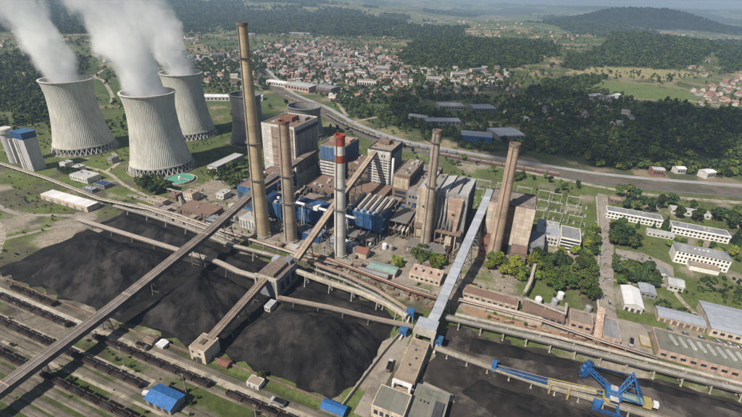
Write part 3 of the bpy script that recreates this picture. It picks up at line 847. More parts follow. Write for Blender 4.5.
# --- boiler house E (ridged grey roof)
t, w, d = bldg('boiler_house', 'wide beige boiler house with ridged grey roof behind the grey-tan chimney', 'boiler house', -80, -38, 311, 348, 50, 'wall_grey', 'roof_sawtooth', 0)
for k in range(5):
    x = -w + 0.6 + k * 8.3; mb = MB()
    for a, b in ((0.0, 5.4),):
        mb.hexa([(x, -d + 0.4, 50), (x + 8.0, -d + 0.4, 50), (x + 8.0, d - 0.4, 50), (x, d - 0.4, 50),
                 (x, -d + 0.4, 50.5), (x + 8.0, -d + 0.4, 52.6), (x + 8.0, d - 0.4, 52.6), (x, d - 0.4, 50.5)])
    mb.build('roof_ridge', 'roof_sawtooth' if k % 2 else 'roof_lightgrey', t)
MB().box(-w - 0.4, -w + 15, -d - 0.8, -d + 0.1, 14, 50.2).build('front_panel', 'wall_beige', t)
MB().box(-w + 15.3, w - 16, -d - 0.4, -d + 0.1, 12, 49).build('front_panel', 'wall_grey', t)
mb = MB(); mb.hexa([(w - 13, -d - 4, 14), (w - 6, -d - 4, 14), (w - 6, -d, 14), (w - 13, -d, 14), (w - 15.5, -d - 4, 47), (w - 3, -d - 4, 47), (w - 3, -d, 47), (w - 15.5, -d, 47)])
mb.build('coal_bunker', 'wall_pink', t)
MB().box(w - 11.4, w - 7.6, -d - 4.2, -d - 3.95, 32, 35).build('bunker_window', 'yellow_steel', t)
MB().box(w - 10.8, w - 8.2, -d - 4.4, -d - 4.15, 32.5, 34.5).build('bunker_window', 'glass', t)
MB().box(-w + 5, -w + 8, -d - 1.0, -d - 0.75, 33, 35).build('window', 'glass', t)
MB().box(w - 0.1, w + 0.4, -d, d, 4, 48).build('side_face', 'wall_dark', t)
for i in range(7): MB().box(-w + 2 + i * 5.8, -w + 2.9 + i * 5.8, -d - 9, -d - 8, 0, 17).build('column', 'wall_pink', t)
MB().box(-w + 1, w - 1, -d - 9.5, -d - 0.1, 17, 18.2).build('platform', 'wall_brown', t)
MB().box(-w + 1, w - 8, -d - 9.2, -d - 0.1, 8, 8.8).build('platform', 'wall_brown', t)
for i in range(5):
    x = -w + 18 + i * 3.4
    pipe(t, [(x, -d - 1.5, 46), (x + 0.5, -d - 3, 30), (x, -d - 6, 19)], 1.0, 'wall_grey', 'duct')
MB().box(-w + 3, -w + 9, -d - 8, -d - 1, 0.2, 17).build('hopper', 'wall_beige', t)
MB().box(w - 13, w - 8, -d - 9.2, -d - 1, 0.2, 14).build('hopper', 'wall_cream', t)
roof_units(t, w, d, 52, 4, 'wall_pink', seed=17, size=(1.5, 3))

# --- boiler house F (cream)
t, w, d = bldg('boiler_house', 'cream boiler house with brown gravel roof behind the plain pinkish chimney', 'boiler house', -22, 14, 320, 350, 45, 'wall_dark', 'roof_gravel', 0.9)
MB().box(-w - 0.2, -w + 15, -d - 0.6, -d + 0.1, 12, 45.8).build('front_panel', 'wall_cream', t)
MB().box(-w + 21, w + 0.2, -d - 0.6, -d + 0.1, 10, 45.8).build('front_panel', 'wall_cream', t)
MB().box(-w + 15.2, -w + 20.8, -d - 0.4, -d + 0.1, 10, 45).build('front_panel', 'wall_brown', t)
MB().box(w - 0.1, w + 0.4, -d - 0.3, d, 6, 44).build('side_face', 'wall_bluegrey', t)
roof_units(t, w, d, 45, 7, 'roof_gravel', seed=19)
t, w, d = bldg('annex', 'brick annex at the foot of the cream boiler house', 'annex', -23, -9, 308, 319, 17, 'wall_brick', 'rust', 0.5)
windows(t, 'f', -w + 1, w - 1, (4, 10), 4, 1.8, 2.4, w, d)
t, w, d = bldg('annex', 'dark annex beside the cream boiler house and the shrubs', 'annex', 2, 14.5, 306, 319, 12, 'wall_brown', 'roof_brown', 0.5)
windows(t, 'f', -w + 1, w - 1, (4,), 4, 1.8, 2.4, w, d)
t, w, d = bldg('annex', 'grey annex hugging the shaded end of the cream boiler house', 'annex', 14.6, 27, 324, 348, 13, 'wall_bluegrey', 'roof_grey', 0.5)
windows(t, 'f', -w + 1, w - 1, (3, 8), 4, 1.6, 2, w, d)

# --- link buildings filling the gaps between the boiler houses
t, w, d = bldg('link_building', 'grey link building between the narrow brown block and the wide beige boiler house', 'building', -99.5, -81, 346, 398, 30, 'wall_grey', 'roof_gravel', 0.6)
roof_units(t, w, d, 30, 9, 'wall_brown', seed=41); windows(t, 'f', -w + 1, w - 1, (8, 15, 22), 5, 2.2, 2.6, w, d)
t, w, d = bldg('link_building', 'brown link building between the blue-banded and the white gridded boiler houses', 'building', -179.4, -153, 378, 409, 33, 'wall_brown', 'roof_brown', 0.6)
roof_units(t, w, d, 33, 9, 'steel_light', seed=42); windows(t, 'f', -w + 1, w - 1, (10, 17, 24), 7, 2.2, 2.6, w, d)
t, w, d = bldg('link_building', 'dark link building between the brown-fronted and the blue-banded boiler houses', 'building', -213, -208.6, 372, 404, 30, 'wall_dark', 'roof_gravel', 0.5)
t, w, d = bldg('link_building', 'low dark link building under the top of the silver gallery', 'building', -37.6, -22.4, 322, 349, 22, 'wall_dark', 'roof_gravel', 0.5)
roof_units(t, w, d, 22, 4, 'steel', seed=44)
t, w, d = bldg('link_building', 'stepped brown block between the link roof and the wide beige boiler house', 'building', -99, -82, 399, 418, 22, 'wall_brown', 'roof_tan', 0.5)
roof_units(t, w, d, 22, 5, 'steel', seed=45)

# --- precipitators with ducts
def precipitator(label, u0, u1, v0, v1, h, n, ducts=True, vback=None, zback=30):
    t = thing('precipitator', label, 'precipitator', (u0 + u1) / 2, (v0 + v1) / 2)
    w = (u1 - u0) / 2; d = (v1 - v0) / 2
    step = 2 * w / n
    for i in range(n):
        x = -w + step * i
        mb = MB(); mb.box(x + 0.25, x + step - 0.25, -d, d, 7.5, h); ch = mb.build('chamber', 'blue_steel' if i % 3 else 'blue_deep', t)
        for k in range(3): MB().box(x + 0.15, x + step - 0.15, -d - 0.12, d + 0.12, 9 + k * (h - 11) / 2, 9.5 + k * (h - 11) / 2).build('stiffener', 'blue_deep', ch)
        for yy in (-d / 2, d / 2):
            hp = MB(); xm = x + step / 2
            hp.hexa([(xm - 0.5, yy - 0.5, 2.5), (xm + 0.5, yy - 0.5, 2.5), (xm + 0.5, yy + 0.5, 2.5), (xm - 0.5, yy + 0.5, 2.5),
                     (x + 0.4, yy - d / 2 + 0.3, 7.4), (x + step - 0.4, yy - d / 2 + 0.3, 7.4), (x + step - 0.4, yy + d / 2 - 0.3, 7.4), (x + 0.4, yy + d / 2 - 0.3, 7.4)])
            hp.build('hopper', 'blue_deep', t)
        for yy in (-d + 0.4, d - 0.4): MB().box(x + 0.1, x + 0.7, yy - 0.3, yy + 0.3, 0, 7.4).build('leg', 'blue_steel', t)
        MB().box(x + step * 0.3, x + step * 0.7, -d + 2, -d + 5, h, h + 1.8).build('rectifier', 'roof_lightgrey', ch)
        if ducts:
            MB().beam((x + step / 2, -d + 9, h + 0.6), (x + step / 2, d + (vback - v1), zback), step * 0.36, 2.2).build('duct', 'steel_light', t)
            MB().beam((x + step * 0.85, -d + 7, h + 0.4), (x + step * 0.85, d + (vback - v1) - 1, zback - 1), step * 0.16, 1.2).build('duct', 'wall_brown', t)
    rl = MB()
    for yy in (-d + 0.2, d - 0.2): rl.beam((-w, yy, h + 1.1), (w, yy, h + 1.1), 0.1)
    rl.build('railing', 'steel_light', t)
    MB().box(-w - 1.8, -w - 0.1, -d, d, h - 3, h - 2.7).build('walkway', 'steel', t)
    st = MB()
    for k in range(4):
        z0 = 1 + (h - 3) * k / 4; z1 = 1 + (h - 3) * (k + 1) / 4
        a, b = (-d + 1, d - 1) if k % 2 == 0 else (d - 1, -d + 1)
        st.beam((w + 1, a, z0), (w + 1, b, z1), 1.2, 0.4)
    st.build('staircase', 'blue_steel', t)
    return t
precipitator('blue precipitator with white sloping ducts beside the red-banded chimney', -141, -106, 296, 322, 22, 6, True, 333, 24)
precipitator('blue precipitator between the shorter brownish chimney and the inclined tan gallery', -192, -160, 286, 308, 19, 4, False)
precipitator('blue precipitator standing behind the tallest chimney', -224, -197, 282, 304, 20, 4, False)
t, w, d = bldg('fan_house', 'low blue fan house at the foot of the shorter brownish chimney', 'building', -176, -152, 267, 281, 6.5, 'blue_deep', 'wall_bluegrey', 0.4)
roof_units(t, w, d, 6.5, 5, 'blue_steel', seed=21, size=(2, 4))
t, w, d = bldg('fan_house', 'low pale-blue fan house at the foot of the red-banded chimney', 'building', -144, -118, 266, 276, 5, 'wall_bluegrey', 'roof_silver', 0.4)
roof_units(t, w, d, 5, 6, 'roof_white', seed=22, size=(1.5, 3.5))
t, w, d = bldg('hopper_house', 'small orange-brown hopper house near the red-banded chimney', 'hut', -116, -106, 262, 271, 5, 'wall_cream', 'rust_red', 0, gable='x', rise=3.0)
t, w, d = bldg('ash_house', 'white slatted ash house at the foot of the tallest chimney', 'building', -232, -212, 262, 276, 9, 'wall_white', 'roof_lightgrey', 0.3)
for k in range(6): MB().box(-w + 1 + 3.2 * k, -w + 2.4 + 3.2 * k, -d - 0.2, -d + 0.1, 1, 8).build('slat', 'wall_bluegrey', t)
# gas duct bridge between the chimneys
t = thing('flue_duct', 'pale horizontal flue duct linking the three chimneys on trestles', 'duct', -165, 283)
pipe(t, [(-38, 0, 27), (-10, -1, 26.5), (14, -2, 26), (45, -3, 25)], 1.2, 'roof_white', 'pipe')
for x in (-34, -12, 10, 32):
    MB().beam((x - 2, -1, 0), (x, -1, 25.2), 0.6).beam((x + 2, -1, 0), (x, -1, 25.2), 0.6).build('leg', 'steel_light', t)
MB().box(-1, 5, -4, 3, 24.6, 28).build('junction_box', 'roof_white', t)

# open steel frames with platforms and ducts in front of the boiler houses
def steel_frame(label, u0, u1, v0, v1, h, lv, seed, m='steel'):
    g = random.Random(seed); t = thing('process_unit', label, 'process unit', (u0 + u1) / 2, (v0 + v1) / 2)
    w = (u1 - u0) / 2; d = (v1 - v0) / 2; nx = max(2, int(2 * w / 6)); ny = max(1, int(2 * d / 7))
    for i in range(nx + 1):
        for j in range(ny + 1): MB().box(-w + 2 * w * i / nx - 0.3, -w + 2 * w * i / nx + 0.3, -d + 2 * d * j / ny - 0.3, -d + 2 * d * j / ny + 0.3, 0, h).build('column', m, t)
    for k in range(lv):
        z = h * (k + 1) / lv
        MB().box(-w, w * g.uniform(0.2, 1), -d, d * g.uniform(0.3, 1), z - 0.25, z).build('platform', g.choice(('steel', 'wall_brown', 'roof_gravel', 'steel')), t)
        MB().beam((-w, -d, z + 1.1), (w, -d, z + 1.1), 0.12).build('railing', 'steel_light', t)
        for q in range(3):
            x = g.uniform(-w + 2, w - 2); y = g.uniform(-d + 1, d - 2); a = g.uniform(0.8, 2.0)
            if q == 0: MB().lathe([(a * 0.8, z), (a * 0.8, z + 2.6), (0.1, z + 3.2)], 14, x, y).build('vessel', g.choice(('steel_light', 'wall_grey', 'rust')), t)
            else: MB().box(x - a, x + a, y - 0.8, y + 0.8, z + 0.02, z + g.uniform(1, 2.4)).build('fan_casing', g.choice(('wall_bluegrey', 'steel_light', 'wall_brown', 'blue_deep')), t)
    for q in range(5):
        x = -w + 2 * w * (q + 0.5) / 5; y0 = g.uniform(-d, d)
        pipe(t, [(x, -d - 0.6, g.uniform(1, 4)), (x + g.uniform(-2, 2), -d - 0.8, h * 0.6), (x + g.uniform(-1, 1), d, h * g.uniform(0.75, 1.15))], g.uniform(0.5, 1.1), g.choice(('steel_light', 'wall_grey', 'rust', 'steel', 'wall_white')), 'pipe', 8)
    for i in range(nx): MB().beam((-w + 2 * w * i / nx, -d - 0.1, 0.5), (-w + 2 * w * (i + 1) / nx, -d - 0.1, h * 0.5), 0.25).build('brace', m, t)
    return t
steel_frame('open steel frame of fans behind the shorter brownish chimney', -196, -160, 311, 335, 15, 2, 1)
steel_frame('open steel frame with pipes below the brown-fronted boiler house', -222, -200, 308, 336, 17, 2, 2)
steel_frame('open steel frame between the blue precipitator and the narrow brown block', -103, -84, 306, 345, 16, 2, 3, 'wall_brown')
steel_frame('open steel frame with vessels in front of the narrow brown block', -117, -104, 326, 348, 20, 3, 4)
steel_frame('low steel frame of ducts at the foot of the wide beige boiler house', -80, -42, 284, 300.5, 8, 1, 5, 'wall_brown')
steel_frame('low pipe frame in front of the blue precipitator by the red-banded chimney', -140, -106, 279, 293, 7, 1, 6)
steel_frame('low pipe frame in front of the blue precipitators by the tallest chimney', -198, -178, 270, 284, 8, 1, 7)
# ------------------------------------------------------------------ conveyors
def gallery(name, label, cat, pts, w, h, roof, side, legs=(), edge=None, crown=0.35, legw=0.5, spread=2.2, open_belt=False, bands=0, legmat='steel', rail=None):
    """inclined or level conveyor along points (u, v, z of floor); legs = distances along the run"""
    u0, v0, z0 = pts[0]
    t = thing(name, label, cat, u0, v0)
    P = [Vector((p[0] - u0, p[1] - v0, p[2])) for p in pts]
    L = [0.0]
    for a, b in zip(P, P[1:]): L.append(L[-1] + (b - a).length)
    def at(s):
        for i in range(len(P) - 1):
            if s <= L[i + 1] or i == len(P) - 2:
                k = (s - L[i]) / (L[i + 1] - L[i]); return P[i].lerp(P[i + 1], k), (P[i + 1] - P[i]).normalized()
    def side_v(i):
        d = Vector((0, 0, 0))
        if i > 0: d += (P[i] - P[i - 1]).normalized()
        if i < len(P) - 1: d += (P[i + 1] - P[i]).normalized()
        d.z = 0; d.normalize(); return Vector((d.y, -d.x, 0))
    for i in range(len(P) - 1):
        a, b = P[i], P[i + 1]; na, nb = side_v(i) * (w / 2), side_v(i + 1) * (w / 2)
        U = Vector((0, 0, 1))
        mb = MB(); mb.hexa([a - na, a + na, b + nb, b - nb, a - na + U * h, a + na + U * h, b + nb + U * h, b - nb + U * h]); mb.build('side_wall' if not open_belt else 'frame', side, t)
        mb = MB(); o = 1.0 + 0.25 / w
        for sg in (-1, 1):
            mb.hexa([a + na * sg * o + U * (h + 0.02), a + U * (h + 0.02 + crown), b + U * (h + 0.02 + crown), b + nb * sg * o + U * (h + 0.02),
                     a + na * sg * o + U * (h + 0.17), a + U * (h + 0.17 + crown), b + U * (h + 0.17 + crown), b + nb * sg * o + U * (h + 0.17)])
        mb.build('roof' if not open_belt else 'belt', roof, t)
        if edge:
            for sg, k in ((-1, 1.0), (1, 1.0), (0, 0)):
                off = U * (h + 0.3 + (crown if sg == 0 else 0))
                MB().beam(a + na * sg * 0.96 + off, b + nb * sg * 0.96 + off, 0.35 if sg else 0.5, 0.3).build('roof_rail', edge, t)
        if rail:
            for sg in (-1, 1):
                mb = MB(); off = U * (h + 1.0)
                mb.beam(a + na * sg * 1.02 + off, b + nb * sg * 1.02 + off, 0.14)
                m_ = max(2, int((b - a).length / 3))
                for k in range(m_ + 1):
                    q = a.lerp(b, k / m_) + (na.lerp(nb, k / m_)) * sg * 1.02
                    mb.beam(q + U * h, q + U * (h + 1.0), 0.1)
                mb.build('railing', rail, t)
    for k in range(bands):
        q, dd = at(L[-1] * (k + 0.5) / bands); n = Vector((dd.y, -dd.x, 0)).normalized() * (w / 2 + 0.15)
        q = q + Vector((0, 0, h + crown * 0.5 + 0.3))
        MB().beam(q - n, q + n, 0.7, 0.5).build('joint_band', edge or side, t)
    for s in legs:
        q, dd = at(s); n = Vector((dd.y, -dd.x, 0)).normalized(); hz = q.z
        if hz < 1.2: continue
        mb = MB()
        for sg in (-1, 1):
            foot = Vector((q.x, q.y, 0)) + n * sg * (w / 2 + spread * min(1, hz / 14)); top = q + n * sg * w * 0.42
            mb.beam(foot, top, legw)
        m_ = max(1, int(hz / 6))
        for k in range(m_):
            f = (k + 0.5) / m_
            A = (Vector((q.x, q.y, 0)) + n * (w / 2 + spread * min(1, hz / 14))).lerp(q + n * w * 0.42, f)
            B = (Vector((q.x, q.y, 0)) - n * (w / 2 + spread * min(1, hz / 14))).lerp(q - n * w * 0.42, f)
            mb.beam(A, B, legw * 0.6)
            f2 = min(1, f + 0.9 / m_)
            C = (Vector((q.x, q.y, 0)) - n * (w / 2 + spread * min(1, hz / 14))).lerp(q - n * w * 0.42, f2)
            mb.beam(A, C, legw * 0.5)
        for sg in (-1, 1):
            f_ = Vector((q.x, q.y, 0)) + n * sg * (w / 2 + spread * min(1, hz / 14)); mb.box(f_.x - legw, f_.x + legw, f_.y - legw, f_.y + legw, 0, 0.4)
        mb.build('trestle', legmat, t)
    return t
gallery('conveyor_gallery', 'long dark-roofed conveyor gallery climbing on trestles over the coal yard', 'conveyor',
        [(-219, 30, 7.5), (-219, 62, 9.5), (-219, 125, 13), (-219, 211, 22), (-219, 283, 34.5), (-218.5, 318, 36), (-218.5, 350, 37), (-219, 384, 37.5)], 7.2, 3.2, 'gallery_roof', 'gallery_side',
        legs=(24, 53, 90, 128, 166, 204, 242, 284), edge='gallery_tan', bands=5)
gallery('conveyor_gallery', 'rust-brown conveyor gallery from the small beige tower to the coal transfer tower', 'conveyor',
        [(-151.5, 134, 7), (-151.5, 192, 13.5)], 5.2, 2.8, 'gallery_rust', 'gallery_side', legs=(14, 30, 46), edge='gallery_tan')
gallery('conveyor_gallery', 'tan inclined conveyor gallery rising from the transfer tower past the red-banded chimney', 'conveyor',
        [(-142, 214, 17), (-143, 290, 35), (-145, 372, 50)], 5.4, 3.0, 'gallery_tan', 'gallery_side', legs=(20, 48, 84, 120), edge='gallery_tan')
gallery('conveyor_gallery', 'silver-roofed conveyor gallery climbing between the two wide boiler houses', 'conveyor',
        [(-36, 196, 7), (-34.3, 208, 9.5), (-25, 356, 38)], 6.4, 3.0, 'roof_silver', 'wall_bluegrey', legs=(30, 60, 90, 120), crown=0.25, legmat='steel_light')
gallery('belt_conveyor', 'grey curved belt conveyor crossing the coal piles below the long gallery', 'conveyor',
        [(-366, 205, 3), (-300, 204, 3.5), (-235, 203, 4), (-205, 202, 5), (-180, 195, 8), (-160, 192, 11)], 3.8, 1.4, 'gallery_tan', 'gallery_side', legs=(20, 45, 70, 95, 120, 150, 175), open_belt=True, edge='steel_light')
gallery('belt_conveyor', 'pale belt conveyor on posts along the far edge of the coal yard', 'conveyor',
        [(-362, 238, 3), (-315, 237.5, 3.5), (-265, 234, 4), (-215, 226, 5), (-165, 224, 8), (-152, 219, 11)], 3.4, 1.4, 'concrete', 'gallery_side', legs=(20, 45, 70, 95, 120, 150, 175), open_belt=True, legmat='steel_light')
gallery('belt_conveyor', 'cream covered belt conveyor curving from the transfer tower to the blue drive head', 'conveyor',
        [(-147, 213, 9), (-113, 212.5, 7), (-89, 212, 6.5), (-68, 209, 6), (-52, 203, 6)], 3.2, 2.0, 'concrete_pale', 'wall_beige', legs=(14, 34, 52, 72, 88), crown=0.5, legmat='steel_light')
gallery('belt_conveyor', 'brown twin belt conveyor curving past the rusty scrap to the blue drive head', 'conveyor',
        [(-146, 229, 8), (-110, 226.5, 7), (-80, 220, 6.5), (-58, 211, 6.5), (-49, 206, 7)], 2.6, 1.2, 'gallery_tan', 'gallery_side', legs=(14, 34, 52, 72, 94), open_belt=True, legmat='steel_light', rail='rust_red')
gallery('belt_conveyor', 'second pale belt conveyor running beside the brown twin belt', 'conveyor',
        [(-132, 224, 6), (-106, 221.5, 6), (-80, 215.5, 6), (-60, 208, 6), (-52, 205.5, 6.3)], 2.0, 1.0, 'concrete', 'gallery_side', legs=(10, 26, 42, 62, 80), open_belt=True, legmat='steel_light')
gallery('belt_conveyor', 'low dark belt conveyor along the retaining wall of the big coal heap', 'conveyor',
        [(-141, 188, 2.5), (-104, 193, 3), (-72, 195, 3.5), (-46, 198, 4)], 3.0, 1.2, 'gallery_roof', 'gallery_side', legs=(12, 30, 48, 66, 84), open_belt=True, edge='gallery_tan')
gallery('belt_conveyor', 'long straight belt conveyor on concrete posts beside the brown coal yard', 'conveyor',
        [(-30, 214, 5), (18, 218, 5), (65, 220.5, 5), (110, 223, 5), (180, 226.5, 5), (260, 230, 5)], 3.2, 1.3, 'concrete', 'gallery_side', legs=tuple(range(10, 290, 14)), open_belt=True, legmat='concrete_pale', rail='steel_light')
gallery('belt_conveyor', 'beige walkway bridge on posts parallel to the long straight belt conveyor', 'conveyor',
        [(-24, 222, 3.5), (40, 228, 3.5), (110, 231, 3.5), (200, 235, 3.5), (260, 238, 3.5)], 2.2, 0.8, 'concrete_pale', 'wall_beige', legs=tuple(range(14, 280, 20)), open_belt=True, legmat='concrete_pale')
gallery('belt_conveyor', 'narrow elevated pipe belt joining the shrubs and the brown workshop roofs', 'conveyor',
        [(17, 262, 6), (20, 276, 7), (22, 300, 8)], 1.8, 1.2, 'concrete_pale', 'wall_brown', legs=(4, 18, 32), open_belt=True, legmat='concrete')
gallery('belt_conveyor', 'pale elevated walkway above the workshop roofs beside the white tank', 'conveyor',
        [(18, 256, 6), (44, 250, 6), (45, 262, 6)], 1.6, 0.8, 'concrete_pale', 'wall_grey', legs=(3, 14, 25), open_belt=True, legmat='concrete')

# --- transfer towers
t, w, d = bldg('transfer_tower', 'dark coal transfer tower with white portal frame and brown roof', 'transfer tower', -160, -142.5, 190, 216, 15.5, 'wall_bluegrey', 'gallery_rust', 0)
pf = MB(); pf.box(-w - 0.4, w + 0.4, -d - 1.2, -d + 0.4, 14.6, 17.2); pf.box(-w - 0.4, -w + 1.0, -d - 1.2, -d + 0.4, 0, 14.5); pf.box(w - 1.0, w + 0.4, -d - 1.2, -d + 0.4, 0, 14.5)
pf.build('portal', 'concrete_pale', t)
MB().box(-5, 5, -d + 2, d - 1, 15.7, 18.3).build('roof_gallery', 'gallery_rust', t)
for k in range(3): MB().box(w - 0.1, w + 0.25, -d + 4 + 7 * k, -d + 8 + 7 * k, 4, 11).build('side_window', 'glass', t)
MB().box(w - 8, w - 2, d - 6, d, 15.7, 19).build('penthouse', 'wall_bluegrey', t)
MB().box(-w + 1, -w + 5, d - 8, d - 2, 15.7, 18.5).build('penthouse', 'roof_silver', t)
t, w, d = bldg('pump_hut', 'small pale-blue hut tucked below the rust-brown gallery', 'hut', -144, -139.5, 176, 184, 4, 'wall_white', 'roof_silver', 0.2)
windows(t, 'f', -w + 0.4, w - 0.4, (1.5,), 2, 1.0, 1.2, w, d)
t, w, d = bldg('transfer_tower', 'small square beige transfer tower at the lower end of the rust-brown gallery', 'transfer tower', -158, -147, 124, 136, 9.5, 'wall_cream', 'roof_tan', 0.3)
MB().box(-1, 2.5, -d - 0.2, -d + 0.1, 0.2, 4).build('doorway', 'wall_dark', t)
for k in range(2): MB().box(-w + 1.5 + 5 * k, -w + 3 + 5 * k, -d - 0.12, -d + 0.1, 6, 7.6).build('window', 'glass', t)
MB().box(-2, 1, -2, 2, 9.6, 10.4).build('roof_hatch', 'wall_brown', t)

# --- portal head of the silver gallery and the low conveyor house below it
t = thing('gallery_portal', 'white concrete portal carrying the foot of the silver gallery', 'portal', -37, 190)
for s in (-1, 1): MB().box(s * 5.6 - 0.8, s * 5.6 + 0.8, -2, 2, 0, 9.5).build('pier', 'concrete_pale', t)
MB().box(-6.9, 6.9, -2.2, 2.2, 9.6, 12).build('lintel', 'concrete_pale', t)
MB().box(-6.4, 6.4, 2.3, 11, 10.5, 12.2).build('roof', 'roof_silver', t)
t, w, d = bldg('conveyor_house', 'long flat brown conveyor house leading down from the silver gallery portal', 'conveyor house', -43.5, -32.5, 156, 187.5, 6, 'wall_beige', 'roof_tan', 0.25)
for k in range(3): MB().box(-1 + (k % 2) * 2, 0 + (k % 2) * 2, -6 + 6 * k, -5 + 6 * k, 6.1, 6.8).build('roof_vent', 'wall_dark', t)
MB().box(-w - 0.4, w + 0.4, -d - 1.2, -d + 1.2, 5.2, 8.2).build('head_wall', 'roof_tan', t)
t = thing('gallery_portal', 'smaller white portal frame at the lower end of the flat conveyor house', 'portal', -38, 151)
for s in (-1, 1): MB().box(s * 4.6 - 0.6, s * 4.6 + 0.6, -2.2, 0.6, 0, 8).build('pier', 'roof_white', t)
MB().box(-5.4, 5.4, -1.2, 0.6, 8.1, 9.2).build('lintel', 'roof_white', t)
MB().box(-3.9, 3.9, -6, 0.4, 4, 4.6).build('platform', 'roof_tan', t)
t, w, d = bldg('crusher_house', 'flat grey crusher house with cream lit wall below the white portal frame', 'building', -48, -31, 132, 146, 8, 'wall_cream', 'roof_olive', 0.4)
for k in range(5): MB().box(-w + 1.5 + 3.1 * k, -w + 3.5 + 3.1 * k, -d - 0.12, -d + 0.1, 3, 6).build('window', 'glass', t)
t, w, d = bldg('crusher_house', 'low flat grey annex with a dark shaft beside the crusher house', 'building', -30.8, -13, 132, 157, 5, 'wall_grey', 'roof_olive', 0.3)
MB().box(3, 7.5, -9, 5, 5.1, 6.2).build('shaft_kerb', 'wall_dark', t)
for k in range(3): MB().box(-5 + k * 2, -4.2 + k * 2, 2, 3, 5.1, 5.8).build('roof_vent', 'wall_dark', t)
sheet('pavement', [(-57, 130), (-49, 130), (-46, 196), (-54, 200)], 0.06, 'road')
sheet('pavement', [(-31, 157), (-10, 157), (-12, 162), (-31, 164)], 0.06, 'road')
# retaining wall of the big coal heap
def low_wall(label, pts, h, w, m):
    u0, v0 = pts[0]; t = thing('retaining_wall', label, 'wall', u0, v0)
    for a, b in zip(pts, pts[1:]):
        MB().beam((a[0] - u0, a[1] - v0, h / 2), (b[0] - u0, b[1] - v0, h / 2), w, h).build('wall_panel', m, t)
low_wall('concrete retaining wall between the big coal heap and the conveyor house', [(-64, 130), (-61, 150), (-57, 175), (-52, 198)], 2.2, 0.8, 'concrete')
low_wall('low brown retaining wall along the rail side of the coal piles', [(-335, 127.5), (-290, 126), (-230, 125.5), (-160, 127), (-145, 129), (-110, 130), (-66, 130)], 1.6, 0.7, 'wall_brown')
low_wall('pale retaining wall behind the dark flat coal at the far edge of the yard', [(-350, 246), (-300, 244), (-250, 240), (-215, 232), (-170, 230)], 3.0, 0.8, 'concrete')

# --- blue drive heads
def drive_head(label, u, v, z, s=1.0, legs=True):
    t = thing('drive_head', label, 'machine house', u, v)
    MB().box(-2.6 * s, 2.6 * s, -2.2 * s, 2.2 * s, z, z + 3.4 * s).build('housing', 'blue_bright', t)
    MB().box(-2.8 * s, 2.8 * s, -2.4 * s, 2.4 * s, z + 3.42 * s, z + 3.75 * s).build('roof', 'blue_steel', t)
    for sx in (-1, 1):
        for sy in (-1, 1): MB().box(sx * 2.2 * s - 0.25, sx * 2.2 * s + 0.25, sy * 1.8 * s - 0.25, sy * 1.8 * s + 0.25, 0, z).build('leg', 'steel_light', t)
    MB().box(-1.2, 1.2, -2.2 * s - 0.1, -2.2 * s + 0.05, z + 1.2, z + 2.4).build('window', 'glass', t)
    MB().beam((0, -2.4 * s, z), (-0.6, -6 * s, 0.5), 1.2, 0.6).build('chute', 'steel_light', t)
drive_head('bright blue drive head where the curved belts meet', -51, 207, 6.2, 1.0)
drive_head('bright blue drive head right beside the white concrete portal', -28.5, 192, 4, 1.0)
drive_head('pale blue drive head in the coal beside the flat conveyor house', -51, 193, 2.2, 0.9)

# ------------------------------------------------------------------ coal
def coal_heap(label, poly, H, slope, seed, m='coal', ridge=0.0, step=1.15):
    us = [p[0] for p in poly]; vs = [p[1] for p in poly]
    u0, u1, v0, v1 = min(us) - 2, max(us) + 2, min(vs) - 2, max(vs) + 2
    cu, cv = (u0 + u1) / 2, (v0 + v1) / 2
    nu = int((u1 - u0) / step) + 1; nv = int((v1 - v0) / step) + 1
    U, V = np.meshgrid(np.linspace(u0, u1, nu), np.linspace(v0, v1, nv))
    dist = np.full(U.shape, 1e9)
    n = len(poly)
    for i in range(n):
        a = np.array(poly[i]); b = np.array(poly[(i + 1) % n]); ab = b - a
        tt = np.clip(((U - a[0]) * ab[0] + (V - a[1]) * ab[1]) / (ab @ ab), 0, 1)
        dist = np.minimum(dist, np.hypot(U - a[0] - tt * ab[0], V - a[1] - tt * ab[1]))
    ins = inpoly(U, V, poly)
    dd = np.where(ins, dist, -dist) + 5 * (fbm(U / 14, V / 14, seed, 4) - 0.5)
    top = H * (0.45 + 1.1 * fbm(U / 34, V / 34, seed + 5, 3))
    ramp = slope * np.maximum(dd, 0)
    h = -1.6 * np.log(np.exp(-ramp / 1.6) + np.exp(-top / 1.6)) + 1.6 * np.log(1 + np.exp(-top / 1.6))
    # gullies running down from the crest
    pu = np.mean(us); pv = np.mean(vs); an = np.arctan2(V - pv, U - pu); rr = np.hypot(U - pu, V - pv)
    h = h + 3.6 * (fbm(an * 7 + 40, rr / 26, seed + 21, 4) - 0.5) * np.clip(dd / 6, 0, 1) * np.clip(H / 12, 0, 1)
    h = h + (dd > 0) * (2.2 * (fbm(U / 9, V / 9, seed + 9, 5) - 0.5) + 0.8 * (fbm(U / 2.2, V / 2.2, seed + 13, 2) - 0.5)) * np.clip(dd / 3, 0, 1)
    # haul ramps cut by machines: shallow parallel terraces
    h = h + ridge * np.sin((U * 0.5 + V) / 5.0 + 3 * fbm(U / 30, V / 30, seed + 3, 2)) * np.clip(dd / 8, 0, 1)
    h = np.where(dd > 0, np.maximum(h, 0), -0.6)
    verts = np.stack([U - cu, V - cv, h], -1).reshape(-1, 3)
    idx = np.arange(nu * nv).reshape(nv, nu)
    q = np.stack([idx[:-1, :-1], idx[:-1, 1:], idx[1:, 1:], idx[1:, :-1]], -1).reshape(-1, 4)
    keep = (verts[q][:, :, 2] > -0.5).any(1)
    me = bpy.data.meshes.new('coal_pile'); me.from_pydata(verts.tolist(), [], q[keep].tolist()); me.materials.append(MATS[m]); me.update()
    o = link('coal_pile', me, None, True)
    place(o, cu, cv); tag(o, label, 'coal pile')
    return o
